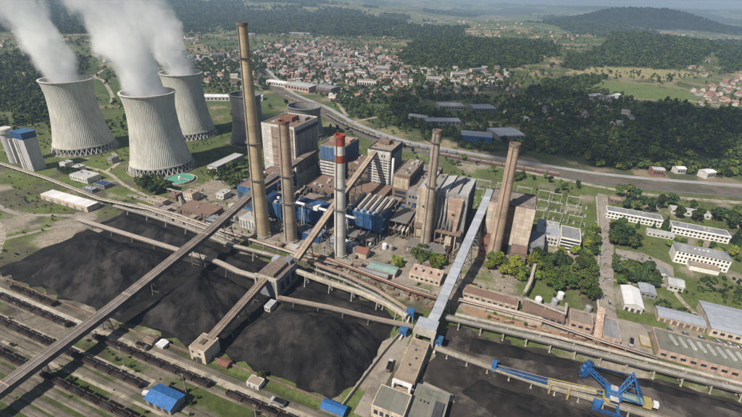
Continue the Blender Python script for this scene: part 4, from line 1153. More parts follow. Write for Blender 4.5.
coal_heap('broad black coal pile under the long gallery beside the grassy slope', [(-322, 136), (-282, 132), (-226, 132), (-224, 199), (-262, 200), (-326, 198), (-334, 170)], 19, 0.74, 3, ridge=0.5)
coal_heap('black coal pile between the long gallery and the rust-brown gallery', [(-214, 134), (-168, 134), (-157, 148), (-157, 188), (-186, 194), (-216, 199)], 28, 0.82, 14, ridge=0.5)
coal_heap('flat black coal bed along the far edge of the yard', [(-343, 210), (-235, 210), (-172, 206), (-170, 217), (-215, 222), (-270, 231), (-341, 235)], 4.5, 0.5, 25)
coal_heap('big rounded coal heap between the rust-brown gallery and the retaining wall', [(-145, 135), (-110, 134), (-70, 134), (-62, 150), (-60, 182), (-80, 192), (-112, 190), (-133, 182), (-138, 172), (-147, 158)], 29, 0.78, 36, ridge=0.5)
coal_heap('narrow coal bank below the cream covered belt conveyor', [(-138, 199), (-70, 204), (-62, 208), (-100, 210), (-140, 209)], 2.2, 0.4, 47)
coal_heap('long low ridge of brownish coal beside the yard stacker', [(-10, 197), (50, 208), (120, 212), (200, 214), (200, 222), (60, 216), (-10, 210)], 4.0, 0.4, 58, 'coal_floor')
coal_heap('low spread of brownish coal in front of the stacker belt', [(-8, 165), (30, 150), (60, 150), (110, 160), (130, 178), (60, 180), (0, 178)], 3.0, 0.3, 69, 'coal_floor')

# ------------------------------------------------------------------ stacker-reclaimer
gallery('yard_belt', 'long yard belt conveyor with yellow rails feeding the blue stacker', 'conveyor',
        [(-29, 188, 2.5), (4, 186.5, 2.5), (34, 186, 2.5), (62, 187.5, 2.5), (150, 190, 2.5)], 3.6, 0.9, 'concrete', 'gallery_side', legs=tuple(range(8, 180, 12)), open_belt=True, legmat='concrete_pale', rail='yellow_steel')
t = thing('stacker_reclaimer', 'bright blue stacker-reclaimer with bucket wheel on the yard belt', 'stacker', 66, 189)
mb = MB(); mb.beam((-64, -2, 3.2), (-34, -3.0, 6.2), 2.6, 1.6); mb.build('tripper_bridge', 'blue_deep', t)
mb = MB()
for s in (-1.4, 1.4): mb.beam((-64, -2 + s, 5), (-34, -3 + s, 8), 0.2)
mb.build('tripper_railing', 'roof_silver', t)
MB().box(-66, -63.4, -4.5, 0.5, 2, 7.5).build('tripper_head', 'blue_bright', t)
MB().beam((-34, -3, 6.4), (-8, -1, 8.2), 2.6, 1.2).build('feed_belt', 'concrete_pale', t)
for s in (-1.5, 1.5):
    MB().beam((-34, -3 + s, 8), (-4, -1 + s, 9.8), 0.3, 0.5).build('railing', 'yellow_steel', t)
for x in (-32, -22): MB().box(x - 0.5, x + 0.5, -5.5, 0.5, 0, 5.8).build('support', 'yellow_steel', t)
for x in (-7, 5):
    for y in (-6, 6): MB().beam((x, y, 0.3), (x * 0.6, y * 0.55, 6), 1.1).build('portal_leg', 'blue_bright', t)
for y in (-6, 6): MB().box(-9, 7, y - 0.9, y + 0.9, 0.1, 1.5).build('bogie', 'blue_deep', t)
MB().lathe([(4.4, 6), (4.4, 7.4), (3.2, 7.6), (3.2, 8.6)], 24, cap0=True, cap1=True).build('slew_ring', 'yellow_steel', t, False)
MB().box(-3.8, 4.2, -3.2, 3.2, 8.7, 12).build('turret', 'blue_bright', t)
MB().box(-2, 2.2, -6.4, -3.3, 8.4, 11.4).build('operator_cab', 'wall_white', t)
MB().box(-1.9, 2.1, -6.55, -6.3, 9.4, 11).build('cab_window', 'glass', t)
bo = MB()
for s in (-1.4, 1.4):
    bo.beam((-1 + s, 2, 10), (-11 + s, 18, 6.2), 0.6, 0.7)
    bo.beam((-1 + s, 2, 12.4), (-11 + s, 18, 7.6), 0.35)
for k in range(7):
    f = k / 6; bo.beam((-2.4 - 10 * f, 2 + 17 * f, 10 - 2.6 * f), (0.4 - 10 * f, 2 + 17 * f, 12.4 - 4 * f), 0.3)
bo.build('boom', 'blue_bright', t)
wh = MB(); wh.lathe([(0.8, -1.0), (4.6, -1.0), (5.0, -0.6), (5.0, 0.6), (4.6, 1.0), (0.8, 1.0)], 20, cap0=True, cap1=True)
wo_ = wh.build('bucket_wheel', 'blue_bright', t); wo_.location = (-11.5, 18, 5.6); wo_.rotation_euler = (R(80), 0, R(50))
bk = MB(); bk.hexa([(4.9, -0.8, -0.9), (6.1, -0.8, -0.9), (6.1, 0.7, -0.9), (4.9, 0.7, -0.9), (4.9, -0.8, 0.9), (6.1, -0.6, 0.9), (6.1, 0.5, 0.9), (4.9, 0.7, 0.9)])
bme = bk.mesh('bucket', 'blue_deep')
for k in range(10): b_ = link('bucket', bme, wo_); b_.rotation_euler = (0, 0, 2 * math.pi * k / 10)
ms = MB()
for s in (-2.6, 2.6):
    ms.beam((2 + s * 0.3, s, 12), (9, s + 8, 20), 0.55); ms.beam((14, s + 2, 9), (9, s + 8, 20), 0.55); ms.beam((5 + s * 0.2, s + 4, 16.5), (11.5, s + 5, 16.5), 0.4)
    ms.beam((3, s, 12), (14, s + 2, 9.2), 0.5)
ms.beam((9, 5.4, 20), (9, 10.6, 20), 0.5)
for k in range(5):
    f = 0.15 + k * 0.17; a = Vector((2, -2.6, 12)).lerp(Vector((9, 5.4, 20)), f); b = Vector((2, 2.6, 12)).lerp(Vector((9, 10.6, 20)), min(1, f + 0.16)); ms.beam(a, b, 0.3); ms.beam(Vector((14, -0.6, 9)).lerp(Vector((9, 5.4, 20)), f), Vector((14, 4.6, 9)).lerp(Vector((9, 10.6, 20)), min(1, f + 0.16)), 0.3)
ms.build('mast', 'blue_bright', t)
st_ = MB()
st_.beam((9, 5.4, 20), (16, 2, 9.4), 0.4); st_.beam((9, 10.6, 20), (16, 6, 9.4), 0.4); st_.beam((9, 8, 20), (-10, 18, 9.5), 0.4)
st_.build('stay_rope', 'blue_deep', t)
MB().beam((3, 0, 9.6), (19, 3, 8.6), 3.2, 1.6).build('counter_boom', 'roof_teal', t)
MB().box(16, 20, 0.5, 6.0, 6.2, 9.6).build('counterweight', 'yellow_steel', t)
MB().box(21, 23.4, 2, 5, 7, 9.6).build('electric_house', 'roof_white', t)
MB().box(-9.0, -5.5, -7.4, -4.2, 3.6, 6.6).build('hopper', 'blue_bright', t)
hd = MB()
for q in range(9): hd.beam((-3.8 + q, -3.3, 12), (-3.8 + q, -3.3, 13.1), 0.1)
hd.beam((-3.8, -3.3, 13.1), (4.2, -3.3, 13.1), 0.12); hd.beam((3, -1.8, 10.6), (19, 1.2, 10.4), 0.14); hd.beam((3, 1.8, 10.6), (19, 4.6, 10.4), 0.14)
hd.build('handrail', 'yellow_steel', t)
MB().box(-1.5, 2.0, 0.4, 2.8, 12.05, 13.6).build('winch_house', 'roof_lightgrey', t)
t.scale = (0.93, 0.93, 0.93)

# ------------------------------------------------------------------ rail yard
def track(label, v, u0, u1, z=0.0):
    t = thing('railway_track', label, 'railway track', (u0 + u1) / 2, v, group='tracks in the rail yard')
    L = (u1 - u0) / 2
    mb = MB(); mb.hexa([(-L, -2.0, 0.0), (L, -2.0, 0.0), (L, 2.0, 0.0), (-L, 2.0, 0.0), (-L, -1.4, 0.28), (L, -1.4, 0.28), (L, 1.4, 0.28), (-L, 1.4, 0.28)])
    mb.build('ballast_bed', 'ballast', t)
    for s in (-0.75, 0.75): MB().box(-L, L, s - 0.11, s + 0.11, 0.3, 0.5).build('rail', 'rail', t)
TRK = ((121.5, 'railway track along the coal pile wall carrying the short wagon rake'), (112.3, 'railway track beside the service road carrying the longest wagon rake'),
       (97.5, 'railway track whose wagon rake ends at the blue-roofed shed'), (92.6, 'empty railway track next to the rake that ends at the blue-roofed shed'),
       (81.5, 'railway track carrying the outer wagon rake'), (76.4, 'empty railway track just outside the outer wagon rake'),
       (70.2, 'second empty railway track outside the outer wagon rake'), (65.0, 'third empty railway track outside the outer wagon rake'),
       (58.2, 'fourth empty railway track outside the outer wagon rake'), (52.6, 'fifth empty railway track outside the outer wagon rake'))
for v, lb in TRK:
    track(lb, v, -420, 20 if v < 100 else -40)
# coal wagons
def wagon_proto(load=True, full=False):
    t = thing('coal_wagon', 'x', 'wagon', 0, 0)
    L, Wd = (4.9, 1.45)
    mb = MB()
    for s in (-1, 1):
        mb.hexa([(-L, s * 1.1 - 0.07, 0.95), (L, s * 1.1 - 0.07, 0.95), (L, s * 1.1 + 0.07, 0.95), (-L, s * 1.1 + 0.07, 0.95),
                 (-L, s * Wd - 0.07, 3.3), (L, s * Wd - 0.07, 3.3), (L, s * Wd + 0.07, 3.3), (-L, s * Wd + 0.07, 3.3)])
    for s in (-1, 1):
        x = s * L; mb.hexa([(x - 0.08, -1.1, 0.95), (x + 0.08, -1.1, 0.95), (x + 0.08, 1.1, 0.95), (x - 0.08, 1.1, 0.95),
                            (x - 0.08, -Wd, 3.3), (x + 0.08, -Wd, 3.3), (x + 0.08, Wd, 3.3), (x - 0.08, Wd, 3.3)])
    for k in range(7):
        x = -L + 0.4 + k * (2 * L - 0.8) / 6
        for s in (-1, 1): mb.beam((x, s * 1.2, 0.95), (x, s * (Wd + 0.1), 3.3), 0.16)
    mb.box(-L, L, -1.1, 1.1, 0.85, 1.0)
    mb.build('hopper_body', 'wagon', t)
    cb = MB(); n = 8
    for i in range(n):
        x0 = -L + 0.1 + (2 * L - 0.2) * i / n; x1 = -L + 0.1 + (2 * L - 0.2) * (i + 1) / n
        hz = lambda x: 3.0 + (0.75 if full else 0.55) * math.cos(x / L * 1.45) - (0.35 if not full and abs(x) > 3 else 0)
        for s in (-1, 1): cb.face([(x0, 0, hz(x0) + 0.25), (x0, s * 1.38, hz(x0) - 0.35), (x1, s * 1.38, hz(x1) - 0.35), (x1, 0, hz(x1) + 0.25)])
    cb.build('coal_load', 'coal', t)
    fr = MB(); fr.box(-L - 0.5, L + 0.5, -0.3, 0.3, 0.6, 0.84); fr.build('underframe', 'steel_dark', t)
    wme = MB(); wme.lathe([(0.1, -0.9), (0.46, -0.9), (0.46, -0.72), (0.14, -0.7), (0.14, 0.7), (0.46, 0.72), (0.46, 0.9), (0.1, 0.9)], 12)
    me = wme.mesh('wheelset', 'steel_dark')
    for x in (-3.9, -2.4, 2.4, 3.9):
        o = link('wheelset', me, t, loc=(x, 0, 0.5)); o.rotation_euler = (R(90), 0, 0)
    return t
wp = wagon_proto(); used = [False]
def wagon(u, v, label, group):
    o = wp if not used[0] else copy_tree(wp)
    used[0] = True
    place(o, u, v, 0.5); o['label'] = label; o['group'] = group
for k in [q for q in range(25) if q not in (7, 8, 17)]: wagon(-317 + k * 11.1, 112.3, 'brown hopper wagon heaped with coal on the track beside the service road', 'wagons beside the service road')
for k in range(4): wagon(-311 + k * 11.1, 121.5, 'brown hopper wagon in the short rake next to the coal pile wall', 'wagons next to the coal pile wall')
for k in range(13): wagon(-305 + k * 11.1, 97.5, 'brown hopper wagon on the track leading to the blue-roofed shed', 'wagons leading to the blue-roofed shed')
for k in [q for q in range(14) if q not in (5,)]: wagon(-283 + k * 11.1, 81.5, 'brown hopper wagon in the outer rake crossing under the long gallery', 'wagons of the outer rake')
# blue shed etc.
t, w, d = bldg('rail_shed', 'bright blue gabled shed roof between the tracks', 'shed', -156.5, -140, 91.5, 100.8, 4.6, 'wall_grey', 'blue_bright', 0, gable='x', rise=1.7, over=0.7)
for k in range(3): MB().box(-w + 2 + 5 * k, -w + 4.5 + 5 * k, -d - 0.12, -d + 0.1, 0.2, 3.4).build('door', 'wall_dark', t)
t = thing('van', 'white van parked at the end of the blue gabled shed', 'van', -160.5, 96, rot=R(20))
def make_van(t, m='roof_white', L=5.2):
    mb = MB(); l = L / 2
    mb.hexa([(-l, -1, 0.5), (l, -1, 0.5), (l, 1, 0.5), (-l, 1, 0.5), (-l, -0.95, 2.3), (l - 1.6, -0.95, 2.3), (l - 1.6, 0.95, 2.3), (-l, 0.95, 2.3)])
    mb.build('body', m, t)
    MB().box(l - 1.45, l - 0.62, -1.01, 1.01, 1.35, 1.75).build('windscreen', 'glass', t)
    wm_ = MB().lathe([(0.05, -0.12), (0.36, -0.12), (0.36, 0.12), (0.05, 0.12)], 12, cap0=True, cap1=True).mesh('wheel', 'tyre')
    for x in (-l + 0.9, l - 0.9):
        for y in (-0.92, 0.92):
            o = link('wheel', wm_, t, loc=(x, y, 0.36)); o.rotation_euler = (R(90), 0, 0)
make_van(t)
t, w, d = bldg('shelter', 'small white gabled shelter beside the coal pile wall', 'shelter', -183, -178, 122.4, 126.5, 2.6, 'wall_white', 'roof_white', 0, gable='y', rise=1.0)
t, w, d = bldg('shed', 'small grey-brown shed next to the white gabled shelter', 'shed', -192, -186, 121.8, 127, 2.8, 'wall_beige', 'wall_brown', 0, gable='x', rise=0.8)
t, w, d = bldg('hut', 'small whitewashed hut with tan roof by the service road', 'hut', -117, -109, 121.5, 127, 3.2, 'wall_white', 'roof_tan', 0.15)
MB().box(0.5, 1.6, -d - 0.1, -d + 0.1, 0.1, 2.2).build('door', 'wall_brown', t)
MB().box(-2.8, -1.4, -d - 0.1, -d + 0.1, 1.0, 2.0).build('window', 'glass', t)
t, w, d = bldg('shed', 'low bright blue roofed shed at the corner of the big coal heap', 'shed', -73, -60.5, 124.5, 129.5, 3.0, 'wall_bluegrey', 'blue_bright', 0, gable='x', rise=0.7)
t, w, d = bldg('shed', 'rusty lean-to shed between the small beige tower and the hut', 'shed', -141, -134, 126, 130, 2.6, 'rust', 'rust_red', 0, gable='x', rise=0.6)
# lamp masts in the rail yard
def mast(label, u, v, h, group):
    t = thing('light_mast', label, 'mast', u, v, group=group)
    MB().lathe([(0.28, 0), (0.14, h)], 8, cap1=True).build('pole', 'steel_light', t)
    MB().box(-1.1, 1.1, -0.2, 0.2, h, h + 0.6).build('lamp_head', 'steel', t)
for u in range(-330, -60, 45): mast('slim steel light mast between the rail yard tracks', u + 7, 104.6, 14, 'light masts in the rail yard')
# ------------------------------------------------------------------ left of the works
t, w, d = bldg('storage_hall', 'long white-roofed storage hall on the grass beyond the coal piles', 'hall', -445, -378, 222.5, 235, 5.6, 'wall_cream', 'roof_white', 0.15)
for k in range(6): MB().box(-w + 3 + 11 * k, -w + 7 + 11 * k, -d - 0.12, -d + 0.1, 0.1, 3.6).build('gate', 'wall_grey', t)
t = thing('ash_silo', 'grey square ash silo with a bright blue top and pale pilaster', 'silo', -534, 272)
MB().box(-9, 9, -7, 7, 0, 38).build('body', 'wall_silo', t)
MB().box(-9.6, 9.6, -7.6, 7.6, 38.1, 45).build('top_house', 'blue_deep', t)
MB().box(-10, 10, -8, 8, 45.1, 45.6).build('roof', 'blue_steel', t)
MB().box(-8.6, -5.4, -8.2, -7.05, 0, 37).build('pilaster', 'wall_white', t)
MB().box(-4.2, -2.6, -7.8, -7.05, 0, 37).build('pilaster', 'wall_white', t)
for k in range(4): MB().box(-9.2, 9.2, -7.2, 7.2, 8 + 8 * k, 8.5 + 8 * k).build('stiffener', 'wall_silo', t)
t = thing('ash_silo', 'round pale ash silo with a white head house', 'silo', -577, 276)
MB().lathe([(6, 0), (6, 36)], 28, cap1=True).build('body', 'wall_silo', t, False)
MB().lathe([(7.6, 36.2), (7.6, 41), (7, 42)], 28, cap0=True, cap1=True).build('head_house', 'wall_white', t, False)
MB().box(4, 8, -3, 3, 0, 30).build('stair_tower', 'wall_white', t)
data = [
    ('small white pump house below the steaming towers', -508, -498, 284, 294, 8, 'wall_white', 'roof_lightgrey'),
    ('second small white pump house beside the tree clump', -486, -476, 284, 293, 7, 'wall_white', 'roof_lightgrey'),
    ('low grey workshop with pale roof behind the pipe rack', -468, -440, 268, 284, 6, 'wall_white', 'roof_lightgrey'),
    ('low shed with deep blue roof behind the pipe rack', -428, -412, 266, 276, 4, 'wall_grey', 'blue_deep'),
    ('small pale blue cabin under the pipe rack', -428, -414, 254, 260, 3.5, 'wall_bluegrey', 'roof_silver'),
    ('small grey valve house between two steaming towers', -478, -470, 322, 332, 7, 'wall_grey', 'roof_grey'),
    ('dark brown flat-roofed store beside the tall chimney conveyor', -300, -262, 258, 276, 7, 'wall_brown', 'roof_brown'),
    ('dark blue-grey store under the long gallery', -262, -244, 250, 262, 6, 'wall_dark', 'wall_bluegrey'),
    ('beige filter hut near the settling tank', -318, -306, 282, 292, 9, 'wall_cream', 'roof_tan'),
    ('brown filter hut on the gravel near the settling tank', -332, -322, 276, 284, 7, 'wall_brown', 'roof_brown'),
    ('white substation hut left of the blue filter house', -292, -282, 300, 312, 6, 'wall_white', 'roof_lightgrey'),
    ('flat tan store at the edge of the gravel by the pipe racks', -345, -325, 262, 270, 5, 'wall_beige', 'roof_tan'),
]
for lb, a, b, c, e, h, wl_, rf in data:
    t, w, d = bldg('store', lb, 'building', a, b, c, e, h, wl_, rf, 0.3)
    windows(t, 'f', -w + 0.6, w - 0.6, (h * 0.4,), max(2, int(2 * w / 4)), 1.5, 1.4, w, d)
    roof_units(t, max(w, 3.6), max(d, 3.6), h, 2, seed=int(-a), size=(0.8, 1.6))
t = thing('settling_tank', 'round settling tank of green water with a concrete rim', 'tank', -361, 320)
MB().lathe([(15.5, 0), (15.5, 2.2), (14.6, 2.2), (14.6, 1.3)], 48).build('rim', 'concrete_pale', t)
MB().lathe([(14.6, 1.5), (0.05, 1.5)], 48).build('water', 'water_green', t)
MB().lathe([(19, 0), (19, 0.5), (17.6, 0.5), (17.6, 0.0)], 48).build('outer_kerb', 'concrete', t)
MB().box(-0.7, 15, -0.7, 0.7, 2.4, 2.9).build('scraper_bridge', 'steel_light', t)
MB().lathe([(1.6, 1.5), (1.6, 4.2), (0.05, 5)], 16).build('centre_well', 'roof_white', t)
t, w, d = bldg('water_house', 'long grey water treatment house with pale roof beside the dark old tower', 'building', -349, -335, 352, 402, 9, 'wall_bluegrey', 'roof_lightgrey', 0.3)
MB().box(-w - 0.05, w + 0.05, -d - 0.4, -d + 0.1, 0.3, 8).build('front_panel', 'wall_white', t)
for k in range(10): MB().box(w - 0.1, w + 0.25, -d + 3 + 4.6 * k, -d + 5 + 4.6 * k, 2, 7).build('pilaster', 'wall_grey', t)

# pipe racks
def pipe_rack(label, pts, z, n, m, step=14):
    u0, v0 = pts[0]; t = thing('pipe_rack', label, 'pipe rack', u0, v0)
    for k in range(n):
        P = [(p[0] - u0, p[1] - v0 + (k - (n - 1) / 2) * 1.1, z + 0.5) for p in pts]
        pipe(t, P, 0.42, m[k % len(m)], 'pipe', 8)
    for a, b in zip(pts, pts[1:]):
        Ln = math.hypot(b[0] - a[0], b[1] - a[1]); c = max(1, int(Ln / step))
        for k in range(c):
            x = a[0] + (b[0] - a[0]) * k / c - u0; y = a[1] + (b[1] - a[1]) * k / c - v0
            hw = n * 0.6 + 0.4
            mb = MB(); mb.beam((x, y - hw, 0), (x, y - hw, z), 0.4); mb.beam((x, y + hw, 0), (x, y + hw, z), 0.4); mb.beam((x, y - hw - 0.3, z), (x, y + hw + 0.3, z), 0.4)
            mb.build('bent', 'concrete', t)
pipe_rack('long rack of pale pipes running past the white storage hall', [(-600, 258), (-480, 251), (-383, 240), (-322, 245), (-250, 239), (-207, 232)], 5.5, 4, ['concrete_pale', 'steel_light', 'rust', 'concrete_pale'])
pipe_rack('short rack of silver pipes behind the dark flat coal bed', [(-345, 251), (-290, 250), (-235, 244), (-160, 240), (-120, 240)], 4, 3, ['steel_light', 'concrete_pale', 'rust_red'])
pipe_rack('rack of rusty and pale pipes below the red-banded chimney', [(-150, 246), (-110, 240), (-60, 233), (-30, 232)], 4.5, 4, ['rust', 'rust_red', 'concrete_pale', 'rust'])
pipe_rack('rack of tan pipes between the shrubs and the straight belt conveyor', [(-25, 238), (30, 240), (62, 236), (95, 234)], 4, 3, ['concrete_pale', 'rust_red', 'steel_light'])
pipe_rack('rack of pale pipes leaving the settling tank', [(-360, 292), (-330, 288), (-300, 262)], 4, 3, ['steel_light', 'concrete', 'steel'])

# scrap and stores between the belts and the chimneys
rs = random.Random(5)
for k in range(26):
    u = rs.uniform(-140, -35); v = 238 - (u + 140) * 0.09 + rs.uniform(-4, 4)
    t = thing('scrap_stack', 'rusty stack of scrap steel beside the brown twin belt', 'scrap', u, v, rot=rs.uniform(-0.4, 0.4), group='scrap stacks by the twin belt')
    a = rs.uniform(1.2, 3); b = rs.uniform(0.8, 1.6)
    for j in range(3): MB().box(-a + j * 0.3, a - j * 0.2, -b + j * 0.25, b - j * 0.2, 0.05 + j * 0.6, 0.6 + j * 0.6).build('plate_bundle', ('rust', 'rust_red', 'wall_brown')[j], t)
for k in range(16):
    u = rs.uniform(0, 70); v = 234 + u * 0.04 + rs.uniform(-2, 2)
    t = thing('scrap_stack', 'rusty stack of pipes on the orange ground by the straight belt conveyor', 'scrap', u, v, rot=rs.uniform(-0.3, 0.3), group='pipe stacks by the straight belt')
    for j in range(3): pipe(t, [(-3, -0.8 + 0.8 * j, 0.45), (3, -0.8 + 0.8 * j, 0.45)], 0.4, ('rust', 'rust_red', 'gallery_tan')[j], 'pipe', 8)
for k in range(34):
    u = rs.uniform(-305, -40); v = rs.uniform(244, 286)
    if any(math.hypot(u - a, v - b) < 12 for a, b in ((-204, 259), (-177, 262), (-128, 259))): continue
    if -233 < u < -105 and v > 262: continue
    if abs(u + 219) < 6 or abs(u + 142) < 5: continue
    t = thing('steel_container', 'weathered steel container standing in the yard below the chimneys', 'container', u, v, rot=rs.choice((0, R(90))), group='containers in the chimney yard')
    cm_ = rs.choice(('wall_bluegrey', 'rust', 'wall_grey', 'wall_brown', 'steel', 'wall_beige'))
    MB().box(-3, 3, -1.2, 1.2, 0.15, 2.6).build('box', cm_, t)
    rb_ = MB()
    for j in range(12): rb_.box(-2.85 + j * 0.5, -2.65 + j * 0.5, -1.28, 1.28, 0.2, 2.55)
    rb_.build('corrugation', cm_, t)
for k in range(9):
    u = (-250, -243, -120, -98, -92, 38, 42, 60, -60)[k]; v = (270, 270, 286, 284, 284, 266, 276, 268, 262)[k]
    t = thing('storage_tank', 'upright pale steel tank standing among the yard buildings', 'tank', u, v, group='upright tanks in the yard')
    MB().lathe([(2.2, 0), (2.2, 5), (0.1, 6)], 20).build('shell', ('roof_white', 'wall_grey', 'roof_silver')[k % 3], t)
    MB().lathe([(2.6, 0), (2.6, 0.4), (2.2, 0.4)], 20).build('plinth', 'concrete', t)

for k in range(30):
    for _ in range(40):
        u = rs.uniform(-335, -30); v = rs.uniform(242, 300)
        if any(math.hypot(u - a, v - b) < 14 for a, b in ((-204, 259), (-177, 262), (-128, 259), (-66, 298), (-113, 266))): continue
        if u > -262 and u < -100 and v > 256: continue
        if abs(u + 219) < 8 or abs(u + 142) < 7 or abs(u + 31) < 8: continue
        if u > -106 and (v < 270 or v > 282): continue
        break
    else: continue
    a = rs.uniform(4, 11); b = rs.uniform(3.5, 7); h = rs.uniform(2.6, 5.5)
    t, w, d = bldg('yard_hut', 'small flat-roofed utility hut among the pipes of the chimney yard', 'hut', u - a / 2, u + a / 2, v - b / 2, v + b / 2, h, rs.choice(('wall_beige', 'wall_grey', 'wall_brown', 'wall_white', 'wall_bluegrey')), rs.choice(('roof_tan', 'roof_brown', 'roof_grey', 'roof_lightgrey', 'roof_gravel')), 0.2, group='utility huts in the chimney yard')
    MB().box(-0.5, 0.6, -d - 0.08, -d + 0.1, 0.05, 2.1).build('door', 'wall_dark', t)
for k in range(22):
    u = rs.uniform(-330, -40); v = rs.uniform(243, 258)
    if abs(u + 204) < 14 or abs(u + 177) < 12 or abs(u + 128) < 12 or abs(u + 219) < 6: continue
    L_ = rs.uniform(8, 22)
    t = thing('pipe_run', 'low run of twin pipes on sleepers in the chimney yard', 'pipes', u, v, rot=rs.choice((0, 0, R(90), R(-4))), group='pipe runs in the chimney yard')
    for j in (-0.5, 0.5): pipe(t, [(-L_ / 2, j, 0.9), (L_ / 2 - 1, j, 0.9), (L_ / 2, j, 0.4)], 0.35, rs.choice(('rust', 'steel_light', 'concrete_pale')), 'pipe', 8)
    for j in range(4): MB().box(-L_ / 2 + j * L_ / 4, -L_ / 2 + j * L_ / 4 + 0.3, -1, 1, 0, 0.55).build('sleeper', 'concrete', t)

# ------------------------------------------------------------------ low row in front of the right boiler houses
def shed_row(lb, a, b, c, e, h, wl_, rf, gab=None, rise=1.2, n=6, rot=0.0, vents=0):
    t, w, d = bldg('workshop', lb, 'workshop', a, b, c, e, h, wl_, rf, 0.25, rot=rot, gable=gab, rise=rise)
    if n: windows(t, 'f', -w + 0.6, w - 0.6, (h * 0.38,), n, 2 * w / n * 0.55, h * 0.3, w, d)
    for k in range(vents): MB().box(-w + (k + 0.5) * 2 * w / vents - 0.5, -w + (k + 0.5) * 2 * w / vents + 0.5, -1.2, 1.2, h + 0.1, h + 1.3).build('roof_vent', 'wall_dark', t)
    return t, w, d
shed_row('low pink-roofed workshop with four dark vents beside the shrubs', -66, -42, 252, 266, 5, 'wall_cream', 'wall_pink', vents=4)
shed_row('low teal-roofed workshop near the red-banded chimney', -98, -76, 247, 256, 4.5, 'wall_cream', 'roof_teal', 'x', 1.0)
shed_row('long low shed with grey roof behind the rusty pipes', -104, -80, 241, 245.5, 4, 'wall_beige', 'roof_grey', 'x', 0.8)
shed_row('long low brown-roofed workshop under the silver gallery', -24, 14, 246, 256, 5, 'wall_beige', 'roof_brown', n=9)
shed_row('cream-walled low workshop with orange yard in front', -22, 30, 239.5, 243, 4, 'wall_cream', 'wall_cream', n=0)
shed_row('brown flat workshop beside the white tank and walkway', 17, 44, 245, 256, 4.5, 'wall_brown', 'roof_brown', n=6)
shed_row('dark flat workshop with pink gable beside the plant road', 47, 61, 245, 258, 6, 'wall_pink', 'roof_gravel', n=3)
shed_row('dark grey flat workshop at the corner of the plant road', 66, 76, 238, 258, 6.5, 'wall_pink', 'roof_grey', n=3)
t = thing('water_tank', 'upright white water tank near the pale elevated walkway', 'tank', 27, 261)
MB().lathe([(2.4, 0.4), (2.4, 6), (1.6, 7), (0.1, 7.4)], 24).build('shell', 'roof_white', t)
MB().lathe([(2.9, 0), (2.9, 0.4), (2.2, 0.4)], 24).build('plinth', 'concrete', t)
gallery('coal_chute', 'pink tapered coal chute leaning over the corner workshop', 'chute', [(63, 236, 2), (64.5, 256, 11)], 4.2, 3.0, 'wall_pink', 'wall_pink', legs=(9, 18), crown=0.9)
t, w, d = shed_row('long olive-roofed workshop with a row of slanted skylights', 97, 170, 240, 261, 6, 'wall_pink', 'roof_olive', n=14)
for k in range(13):
    x = -w + 10 + 5.0 * k
    mb = MB(); mb.hexa([(x, -2, 6.1), (x + 1.5, -2, 6.1), (x - 0.6, 6, 6.1), (x - 2.1, 6, 6.1), (x + 0.3, -1.8, 7.3), (x + 1.2, -1.8, 7.3), (x - 0.9, 5.8, 7.3), (x - 1.8, 5.8, 7.3)])
    mb.build('skylight', 'roof_lightgrey', t)
t = thing('skip_container', 'bright yellow skip standing beside the olive-roofed workshop', 'skip', 92, 250)
MB().hexa([(-2.4, -4, 0.1), (2.4, -4, 0.1), (2.4, 4, 0.1), (-2.4, 4, 0.1), (-3, -5, 2.4), (3, -5, 2.4), (3, 5, 2.4), (-3, 5, 2.4)]).build('box', 'yellow_steel', t)
MB().box(-2.6, 2.6, -4.6, 4.6, 2.42, 2.6).build('load', 'wall_beige', t)
# right of the road
t, w, d = bldg('shed', 'white gabled shed beside the plant road', 'shed', 83.5, 95, 281, 304, 5.5, 'wall_white', 'roof_white', 0, gable='y', rise=1.8)
for k in range(3): MB().box(-w + 1 + 3.6 * k, -w + 3 + 3.6 * k, -d - 0.15, -d + 0.1, 0.2, 3).build('door', 'wall_dark', t)
shed_row('grey-roofed garage behind the white gabled shed', 97, 107, 304, 316, 4, 'wall_grey', 'roof_silver', 'y', 1.0, n=3)
t, w, d = shed_row('long pale-roofed garage row with cream front', 104, 131, 278, 289, 4.6, 'wall_cream', 'roof_silver', 'x', 1.0, n=0)
for k in range(7): MB().box(-w + 1 + 3.8 * k, -w + 3.6 + 3.8 * k, -d - 0.12, -d + 0.1, 0.2, 3.2).build('door', 'wall_brown', t)
t, w, d = shed_row('large grey-blue roofed warehouse next to the cream garage row', 133, 200, 276, 306, 6.5, 'wall_cream', 'roof_silver', 'x', 1.2, n=16)
shed_row('small white flat hut on the lawn below the hedge', 168, 178, 316, 321, 3.2, 'wall_white', 'roof_white', n=2)
shed_row('round-cornered grey house between the garden paths', 118, 128, 322, 334, 5, 'wall_white', 'roof_lightgrey', 'x', 2.4, n=3)
shed_row('small grey-roofed house beside the garden path', 113, 121, 336, 345, 4.5, 'wall_white', 'roof_grey', 'y', 2.0, n=3)
# glazed office by the switchyard
t, w, d = bldg('office_block', 'small office cube with white and dark window stripes near the switchyard', 'office', 40, 56, 347, 370, 13, 'wall_office', 'roof_grey', 0.4)
for k in range(4): MB().box(-w + 0.5, w - 0.5, -d - 0.15, -d + 0.1, 1.6 + 2.9 * k, 3.2 + 2.9 * k).build('window_band', 'glass', t)
for k in range(4): MB().box(w - 0.1, w + 0.15, -d + 1, d - 1, 1.6 + 2.9 * k, 3.2 + 2.9 * k).build('window_band', 'glass', t)
t, w, d = bldg('office_block', 'flat grey-blue hall joined to the striped office cube', 'hall', 21, 39.6, 352, 384, 8.5, 'wall_white', 'roof_silver', 0.4)
windows(t, 'f', -w + 1, w - 1, (2, 5.4), 6, 1.8, 1.8, w, d)
roof_units(t, w, d, 8.5, 5, seed=33)
